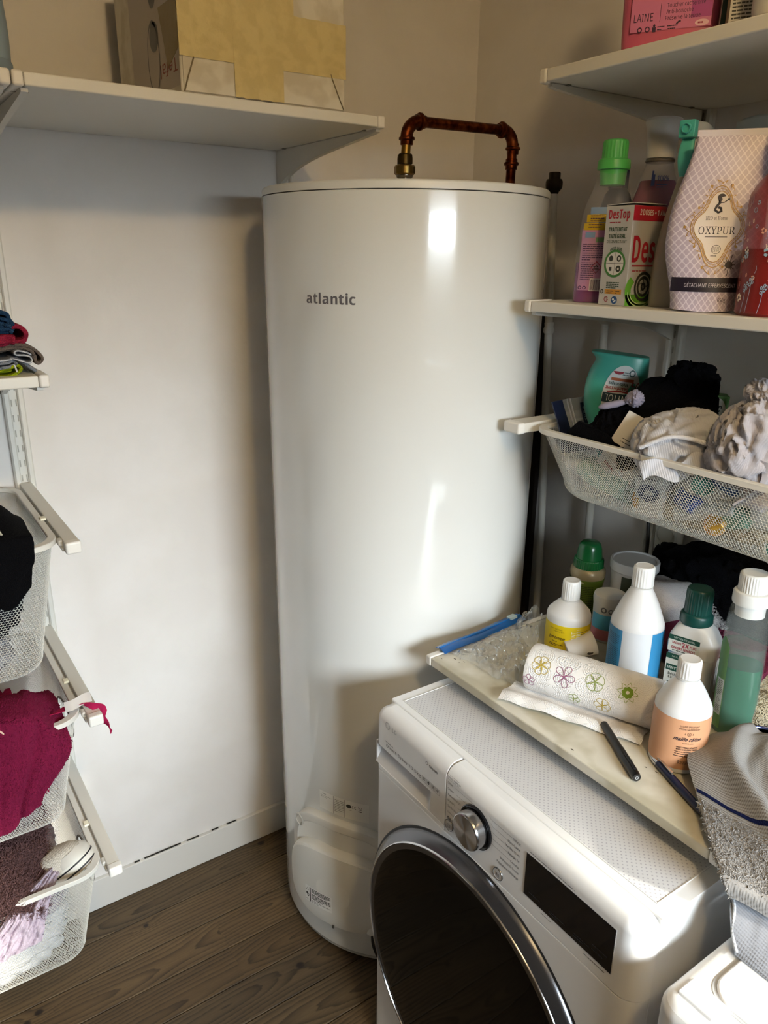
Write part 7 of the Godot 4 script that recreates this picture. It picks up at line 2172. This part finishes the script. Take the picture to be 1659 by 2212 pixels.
	part(den, "cloth", heap(0.085, 0.088, 0.175, 51, 0.10, 2.0, 2.8), cloth_mt("0c0d11", 80.0, 0.8, 0.2))
	part(den, "sleeve", heap(0.05, 0.025, 0.05, 53, 0.15, 2.0, 2.4), cloth_mt("0c0d11", 80.0, 0.8, 0.2), Vector3(0.015, 0.028, -0.165), Vector3(0, 0.3, 0.2))
	var wtw := thing("white_towel", "white terry towel heaped between the bottles and the black laundry", "towel", Vector3(-0.200, 0.975, 0.925))
	var terry := cloth_mt("b9b6b6", 100.0, 0.9, 0.4)
	part(wtw, "cloth", heap(0.045, 0.058, 0.095, 61, 0.12, 2.0, 2.5), terry)
	part(wtw, "folded_edge", fold([Vector2(-0.07, -0.01), Vector2(-0.055, 0.035), Vector2(-0.03, 0.058), Vector2(-0.005, 0.05), Vector2(0.0, 0.02)], 0.008, -0.06, 0.02, 30), terry, Vector3(0, 0.004, -0.02), Vector3(0, 1.0, 0))
	pile(wtw, "terry_loops", func(u: float, v: float):
		var t: float = lerpf(0.1, 1.7, v)
		return Vector3(0.046 * sin(t) * cos(u * TAU), 0.06 * cos(t), 0.098 * sin(t) * sin(u * TAU)), 5000, 0.006, 0.0022, terry, 17, 1.0)
	var ptw := thing("plum_towel", "plum pink terry towel under the white towel at the board's back", "towel", Vector3(-0.230, 0.942, 1.02))
	var plum := cloth_mt("7c3450", 110.0, 1.0, 0.4)
	part(ptw, "cloth", heap(0.055, 0.040, 0.145, 71, 0.08, 2.0, 3.0), plum)
	pile(ptw, "terry_loops", func(u: float, v: float):
		var t: float = lerpf(0.2, 2.0, v)
		return Vector3(0.058 * sin(t) * cos(u * TAU), 0.042 * cos(t), 0.150 * sin(t) * sin(u * TAU)), 7000, 0.0055, 0.0022, plum, 19, 1.0)
	part(ptw, "folded_edge", fold([Vector2(-0.05, -0.03), Vector2(-0.062, 0.0), Vector2(-0.05, 0.03), Vector2(-0.02, 0.04)], 0.008, -0.13, 0.13, 20), plum)
	var tc := thing("teal_cloth", "dark teal cloth at the right picture edge behind the green bottle", "cloth", Vector3(-0.205, 0.925, 1.165))
	part(tc, "cloth", heap(0.04, 0.024, 0.055, 81, 0.12, 2.0, 2.6), cloth_mt("0d4352", 100.0, 0.9, 0.3))
	part(tc, "hem", fold([Vector2(-0.042, -0.02), Vector2(-0.046, 0.0), Vector2(-0.036, 0.016)], 0.005, -0.04, 0.05, 14), cloth_mt("0f4a5a", 100.0, 0.9, 0.3))
	# stains on the board
	var stain := thing("scuff_marks", "dark scuffs and specks on the stained shelf board", "stains", Vector3.ZERO)
	var r2 := RandomNumberGenerator.new()
	r2.seed = 21
	var marks := []
	for k in 26:
		var c := Vector2(-0.60, 0.72) if k < 5 else (Vector2(-0.545, 1.135) if k < 18 else Vector2(-0.58, 1.0))
		var spread := 0.012 if k < 5 else (0.022 if k < 18 else 0.12)
		var px := clampf(c.x + r2.randfn() * spread, -0.632, -0.4)
		var pz := c.y + r2.randfn() * spread
		marks.append(disc(func(a: float, b2: float): return Vector3(px + b2, BY + 0.0002, pz + a), 0, 0, r2.randf_range(0.0008, 0.004), r2.randf_range(0.0006, 0.002), 0.0, 0.0, TAU, 8))
	part(stain, "specks", ink(marks), mt("5c5346", 0.8)).set_meta("kind", "stuff")

func build_roll() -> void:
	var o := thing("paper_towel_roll", "roll of white kitchen paper printed with coloured flowers, lying on the board", "paper roll")
	var R := 0.0415
	var a := Vector3(-0.551, BY + R + 0.001, 0.872)
	var ax := Vector3(0.083, 0.0, 0.2055)
	var L := ax.length() + 0.004
	ax = ax.normalized()
	var out := Vector3(-ax.z, 0, ax.x)   # towards the room
	o.position = a
	o.basis = Basis(out, Vector3.UP, -ax).orthonormalized()   # local x: to the room, local -z: along the roll
	# embossed dots in nested arcs
	var im := Image.create(256, 256, false, Image.FORMAT_RGBA8)
	im.fill(Color(0.35, 0.35, 0.35))
	for cell in [Vector2(64, 64), Vector2(192, 192), Vector2(192, 64), Vector2(64, 192)]:
		var flip := 1 if (cell.x == cell.y) else 0
		for ring in 5:
			var rr := 10.0 + ring * 13.0
			var n := int(TAU * rr / 11.0)
			for k in n:
				var t := TAU * k / n
				var p: Vector2 = cell + Vector2(cos(t) * rr, sin(t) * rr * (0.82 if flip else 1.0))
				if absf(p.x - cell.x) > 62.0 or absf(p.y - cell.y) > 62.0:
					continue
				for dy in range(-4, 5):
					for dx in range(-4, 5):
						var d := Vector2(dx, dy).length()
						if d < 4.5:
							var px := posmod(int(p.x) + dx, 256)
							var py := posmod(int(p.y) + dy, 256)
							var hgt := 0.35 + 0.6 * (1.0 - d / 4.5)
							if im.get_pixel(px, py).r < hgt:
								im.set_pixel(px, py, Color(hgt, hgt, hgt))
	im.bump_map_to_normal_map(5.0)
	var paper := mt("e9e6e3", 0.85)
	paper = paper.duplicate()
	paper.resource_name = "embossed_paper"
	paper.normal_enabled = true
	paper.normal_texture = ImageTexture.create_from_image(im)
	paper.normal_scale = 1.1
	paper.uv1_scale = Vector3(4.2, 3.3, 1)
	var rows := []
	for e in [[0.0195, 0.0], [R - 0.006, 0.0], [R - 0.001, 0.001], [R, 0.004]]:
		rows.append([e[0], e[1]])
	for k in range(1, 20):
		rows.append([R + 0.0004 * sin(k * 1.7), L * k / 20.0])
	rows.append([R - 0.001, L - 0.001]); rows.append([R - 0.006, L]); rows.append([0.0195, L])
	var wound := PackedVector3Array()
	var rr2 := []
	for p in rows:
		var row := PackedVector3Array()
		for k in 64:
			var t := TAU * k / 64
			row.append(Vector3(cos(t) * p[0], sin(t) * p[0], -p[1]))
		rr2.append(row)
	part(o, "wound_paper", skin(rr2, true, false, false, 50.0), paper)
	part(o, "cardboard_core", lathe([[0.0195, 0.0], [0.0195, L], [0.0178, L], [0.0178, 0.0], [0.0195, 0.0]], 32), mt("8f7a5e", 0.85), Vector3.ZERO, Vector3(-PI / 2, 0, 0))
	# loose sheet unrolling towards the front
	part(o, "loose_sheet", sheet(func(u: float, v: float):
		var t := u
		var x := lerpf(0.004, 0.078, t)
		var y := -R + 0.0022 + 0.012 * exp(-pow((t - 0.75) / 0.22, 2.0)) * (0.7 + 0.3 * sin(v * 6.0)) + 0.0016 * sin(v * 23.0) * t
		return Vector3(x - 0.010 * v * t, y, lerpf(0.028, -L + 0.01, v) - 0.0015 * sin(t * 9.0)), 20, 40, 0.0009, Vector2(0.4, 1.0)), paper)
	# printed flowers
	var f := func(x: float, y: float) -> Vector3:   # x along the roll, y up its visible side
		var t := 0.42 + y / R
		return Vector3(cos(t) * (R + 0.0008), sin(t) * (R + 0.0008), -(x + L / 2))
	var petal := func(cx: float, cy: float, r: float, n: int, w: float, wd: float, rot: float) -> Array:
		var res := []
		for k in n:
			var t := TAU * k / n + rot
			var d := Vector2(cos(t), sin(t))
			var s := Vector2(-d.y, d.x)
			var pts := []
			for q in 9:
				var g := q / 8.0
				pts.append(Vector2(cx, cy) + d * r * sin(g * PI) + s * w * sin(g * TAU) * -0.5)
			res.append(stroke(f, pts, wd))
		return res
	var sets := {"b9a03a": [], "8f4a72": [], "8a9a45": [], "6f8f22": []}
	sets["b9a03a"].append_array(petal.call(-0.083, 0.010, 0.0165, 6, 0.013, 0.0009, 0.3))
	for k in 6:
		var t := TAU * k / 6
		sets["b9a03a"].append(stroke(f, [Vector2(-0.083, 0.010), Vector2(-0.083 + cos(t) * 0.008, 0.010 + sin(t) * 0.008)], 0.0012))
	sets["8f4a72"].append_array(petal.call(-0.040, 0.003, 0.019, 5, 0.011, 0.0009, 1.2))
	sets["8a9a45"].append_array(petal.call(0.012, 0.010, 0.0155, 5, 0.016, 0.0009, 0.5))
	for k in 5:
		var t := TAU * k / 5
		sets["8a9a45"].append(stroke(f, [Vector2(0.012, 0.010), Vector2(0.012 + cos(t) * 0.005, 0.010 + sin(t) * 0.005)], 0.0010))
	var star := []
	var inner := []
	for k in 33:
		var t := TAU * k / 32
		var r := 0.0135 + 0.0035 * cos(t * 8.0)
		star.append(Vector2(0.066 + cos(t) * r, 0.009 + sin(t) * r))
	sets["8a9a45"].append(stroke(f, star, 0.0010))
	for k in 8:
		var t := TAU * k / 8
		inner.append(disc(f, 0.066 + cos(t) * 0.0062, 0.009 + sin(t) * 0.0062, 0.0036, 0.0036, 0.0, 0.0, TAU, 10))
	sets["6f8f22"].append_array(inner)
	sets["b9a03a"].append_array(petal.call(0.030, -0.026, 0.014, 6, 0.011, 0.0008, 0.0))
	sets["8a9a45"].append_array(petal.call(-0.018, -0.031, 0.010, 5, 0.009, 0.0008, 0.0))
	sets["8f4a72"].append_array(petal.call(-0.100, -0.022, 0.011, 5, 0.008, 0.0008, 0.4))
	for col in sets:
		part(o, "flower_print", ink(sets[col]), mt(col, 0.7)).set_meta("kind", "stuff")

# ------------------------------------------------------------------ second machine and the grey cloth
func build_corner() -> void:
	var o := thing("dryer", "white appliance at the lower right corner with sunlit top", "dryer", Vector3(-0.81, 0, 1.647), RIGHT_TURN)
	var white := mt("e4e4e4", 0.32)
	part(o, "cabinet", join([[block(-0.299, 0.299, 0.03, 0.775, -0.56, 0.0, 0.022, 0.022, 0.004, 0.001, 0.0)]]), white)
	part(o, "top_frame", join([[block(-0.3, 0.3, 0.7765, 0.825, -0.56, 0.004, 0.030, 0.030, 0.006, 0.016, 0.3)]]), white)
	part(o, "lid", join([[block(-0.268, 0.268, 0.823, 0.8285, -0.52, -0.052, 0.03, 0.03, 0.02, 0.003)]]), mt("e8e8e8", 0.25))
	part(o, "lid_gasket", join([[block(-0.272, 0.272, 0.8235, 0.8258, -0.524, -0.048, 0.03, 0.03, 0.02, 0.001)]]), mt("b9b9b9", 0.5))
	part(o, "corner_step", rbox(0.045, 0.006, 0.030, 0.002, 2), white, Vector3(-0.262, 0.8265, -0.036))
	part(o, "front_window", join([rboxat(-0.235, -0.12, 0.683, 0.745, -0.001, 0.0012, 0.0006, 1)]), mt("2b2d30", 0.2))
	part(o, "plinth", join([rboxat(-0.285, 0.285, 0.0, 0.03, -0.54, -0.03, 0.002, 1)]), mt("2c2c2c", 0.7))
	# --- grey knitted floor cloth with terry underside, hanging from the board's corner
	var c := thing("grey_cloth", "grey knitted cloth with a navy stripe and white terry back, over the board's corner", "cloth")
	var knit := cloth_mt("8a8784", 330.0, 1.1, 0.3, "rib")
	var le := curve([Vector3(-0.425, 0.934, 1.188), Vector3(-0.470, 0.943, 1.176), Vector3(-0.530, 0.938, 1.180), Vector3(-0.556, 0.926, 1.202), Vector3(-0.590, 0.918, 1.240), Vector3(-0.634, 0.913, 1.286), Vector3(-0.672, 0.908, 1.330), Vector3(-0.668, 0.884, 1.343)], 70)
	var f := func(u: float, v: float) -> Vector3:
		var s := clampf(u, 0.0, 1.0) * 70.0
		var i := mini(int(s), 69)
		var p: Vector3 = le[i].lerp(le[i + 1], s - i)
		var fold_ridge := exp(-pow((v - 0.16 - 0.75 * u) / 0.10, 2.0)) * (1.0 - smoothstep(0.55, 0.8, u))
		var n := noise.get_noise_2d(u * 3.0 + 7.0, v * 3.0)
		var right := Vector3(0.03, 0.0, 0.11).lerp(Vector3(0.0, 0.0, 0.21), smoothstep(0.0, 0.5, u)).lerp(Vector3(0.10, -0.012, 0.20), smoothstep(0.55, 1.0, u))
		var y := 0.020 * sin(minf(v * 3.0, PI)) * (1.0 - 0.6 * u) + 0.018 * fold_ridge + 0.012 * n * v - 0.012 * smoothstep(0.0, 0.25, v) * u
		return p + right * v + Vector3(0, y, 0)
	part(c, "knit_side", sheet(f, 70, 48, 0.006), knit)
	var stripe := func(u: float, v: float) -> Vector3: return f.call(0.515 + 0.017 * u + 0.02 * v * v, v * 0.98 + 0.004) + Vector3(-0.0004, 0.0042, 0.0002)
	part(c, "navy_stripe", sheet(stripe, 5, 44, 0.0016), cloth_mt("131a3f", 200.0, 0.6, 0.2, "weave"))
	pile(c, "terry_edge", func(u: float, v: float): return f.call(0.545 + 0.45 * u + 0.05 * v, v * 0.02 + 0.0) + Vector3(-0.001, 0.001, 0), 1500, 0.0055, 0.0011, cloth_mt("94918e", 100.0, 0.5, 0.3), 33, 1.2)
	pile(c, "terry_face", func(u: float, v: float): return f.call(0.56 + 0.42 * u, v) + Vector3(0, 0.003, 0), 14000, 0.0042, 0.0013, cloth_mt("85827f", 100.0, 0.5, 0.3), 35, 1.1)
	# the turned-over corner: white terry up, knit below
	var g := func(u: float, v: float) -> Vector3:
		# u along the front edge from the tip to the right, v back under the cloth
		var front := Vector3(-0.648, 0.877, 1.332).lerp(Vector3(-0.560, 0.872, 1.475), u)
		var back := Vector3(-0.600, 0.893, 1.325).lerp(Vector3(-0.40, 0.905, 1.420), u)
		var p := front.lerp(back, v)
		return p + Vector3(0, 0.018 * sin(v * 2.4) * (0.4 + u) + 0.004 * noise.get_noise_2d(u * 9.0, v * 9.0), 0)
	var wt := cloth_mt("d9d9d8", 100.0, 0.6, 0.4)
	part(c, "terry_back", sheet(g, 30, 20, 0.005), wt)
	pile(c, "terry_loops", g, 9000, 0.0085, 0.0026, wt, 41, 0.8)
	part(c, "hanging_corner", sheet(func(u: float, v: float):
		var top: Vector3 = g.call(u, 0.0)
		var low := Vector3(-0.690, 0.834, 1.372).lerp(Vector3(-0.690, 0.832, 1.460), u)
		return top.lerp(low, v) + Vector3(-0.006, 0.004, 0.0) * sin(v * PI) + Vector3(0, -0.004, 0), 24, 18, 0.004), cloth_mt("82848a", 330.0, 1.0, 0.3, "rib"))
	part(c, "stitched_edge", tube(curve([Vector3(-0.650, 0.875, 1.331), Vector3(-0.662, 0.868, 1.347), Vector3(-0.681, 0.848, 1.360), Vector3(-0.691, 0.835, 1.374)], 20), 0.0022, 8), cloth_mt("a3a5a9", 200.0, 0.8, 0.3, "weave"))
	# --- second bay of the shelving beyond the frame: keeps the light off the wall as in the room
	wall_shelf("white top shelf of the next bay beyond the right picture edge", 1.310, 1.94, 1.907, 0.019, 0.004, 0.438, RIGHT_TURN, [1.93], "")
	wall_shelf("white middle shelf of the next bay beyond the right picture edge", 1.310, 1.94, 1.541, 0.018, 0.004, 0.438, RIGHT_TURN, [1.93], "")
	var bins := [["grey storage bin on the next bay's middle shelf, nearest the pouch", 1.5594, 1.48, 0.24], ["grey storage bin on the next bay's middle shelf, farther along", 1.5594, 1.78, 0.22], ["grey storage bin on the next bay's top shelf", 1.9264, 1.62, 0.26]]
	for e in bins:
		var b := thing("storage_bin", e[0], "storage bin", Vector3(-0.225, e[1], e[2]), 0.0, "")
		part(b, "bin_body", loft([[0.16, 0.115, 6.0, 0.0], [0.165, 0.12, 6.0, 0.006], [0.18, 0.13, 6.0, e[3] - 0.01], [0.186, 0.136, 6.0, e[3] - 0.008], [0.186, 0.136, 6.0, e[3]]], 40), mt("7c7a76", 0.6))
		part(b, "bin_lid", loft([[0.188, 0.138, 6.0, e[3] + 0.0005], [0.189, 0.139, 6.0, e[3] + 0.003], [0.188, 0.138, 6.0, e[3] + 0.012], [0.18, 0.13, 6.0, e[3] + 0.015]], 40), mt("8a8883", 0.6))
	var lb := thing("laundry_hamper", "tall dark laundry hamper on the second appliance beyond the frame", "hamper", Vector3(-0.215, 0.829, 1.62))
	part(lb, "hamper_body", loft([[0.165, 0.17, 6.0, 0.0], [0.17, 0.175, 6.0, 0.01], [0.19, 0.19, 6.0, 0.66], [0.194, 0.194, 6.0, 0.665], [0.194, 0.194, 6.0, 0.69]], 40), mt("3a3a40", 0.8))
	part(lb, "handle", tube(curve([Vector3(-0.197, 0.60, -0.05), Vector3(-0.215, 0.62, 0.0), Vector3(-0.197, 0.60, 0.05)], 10), 0.006, 8), mt("8a8780", 0.8))
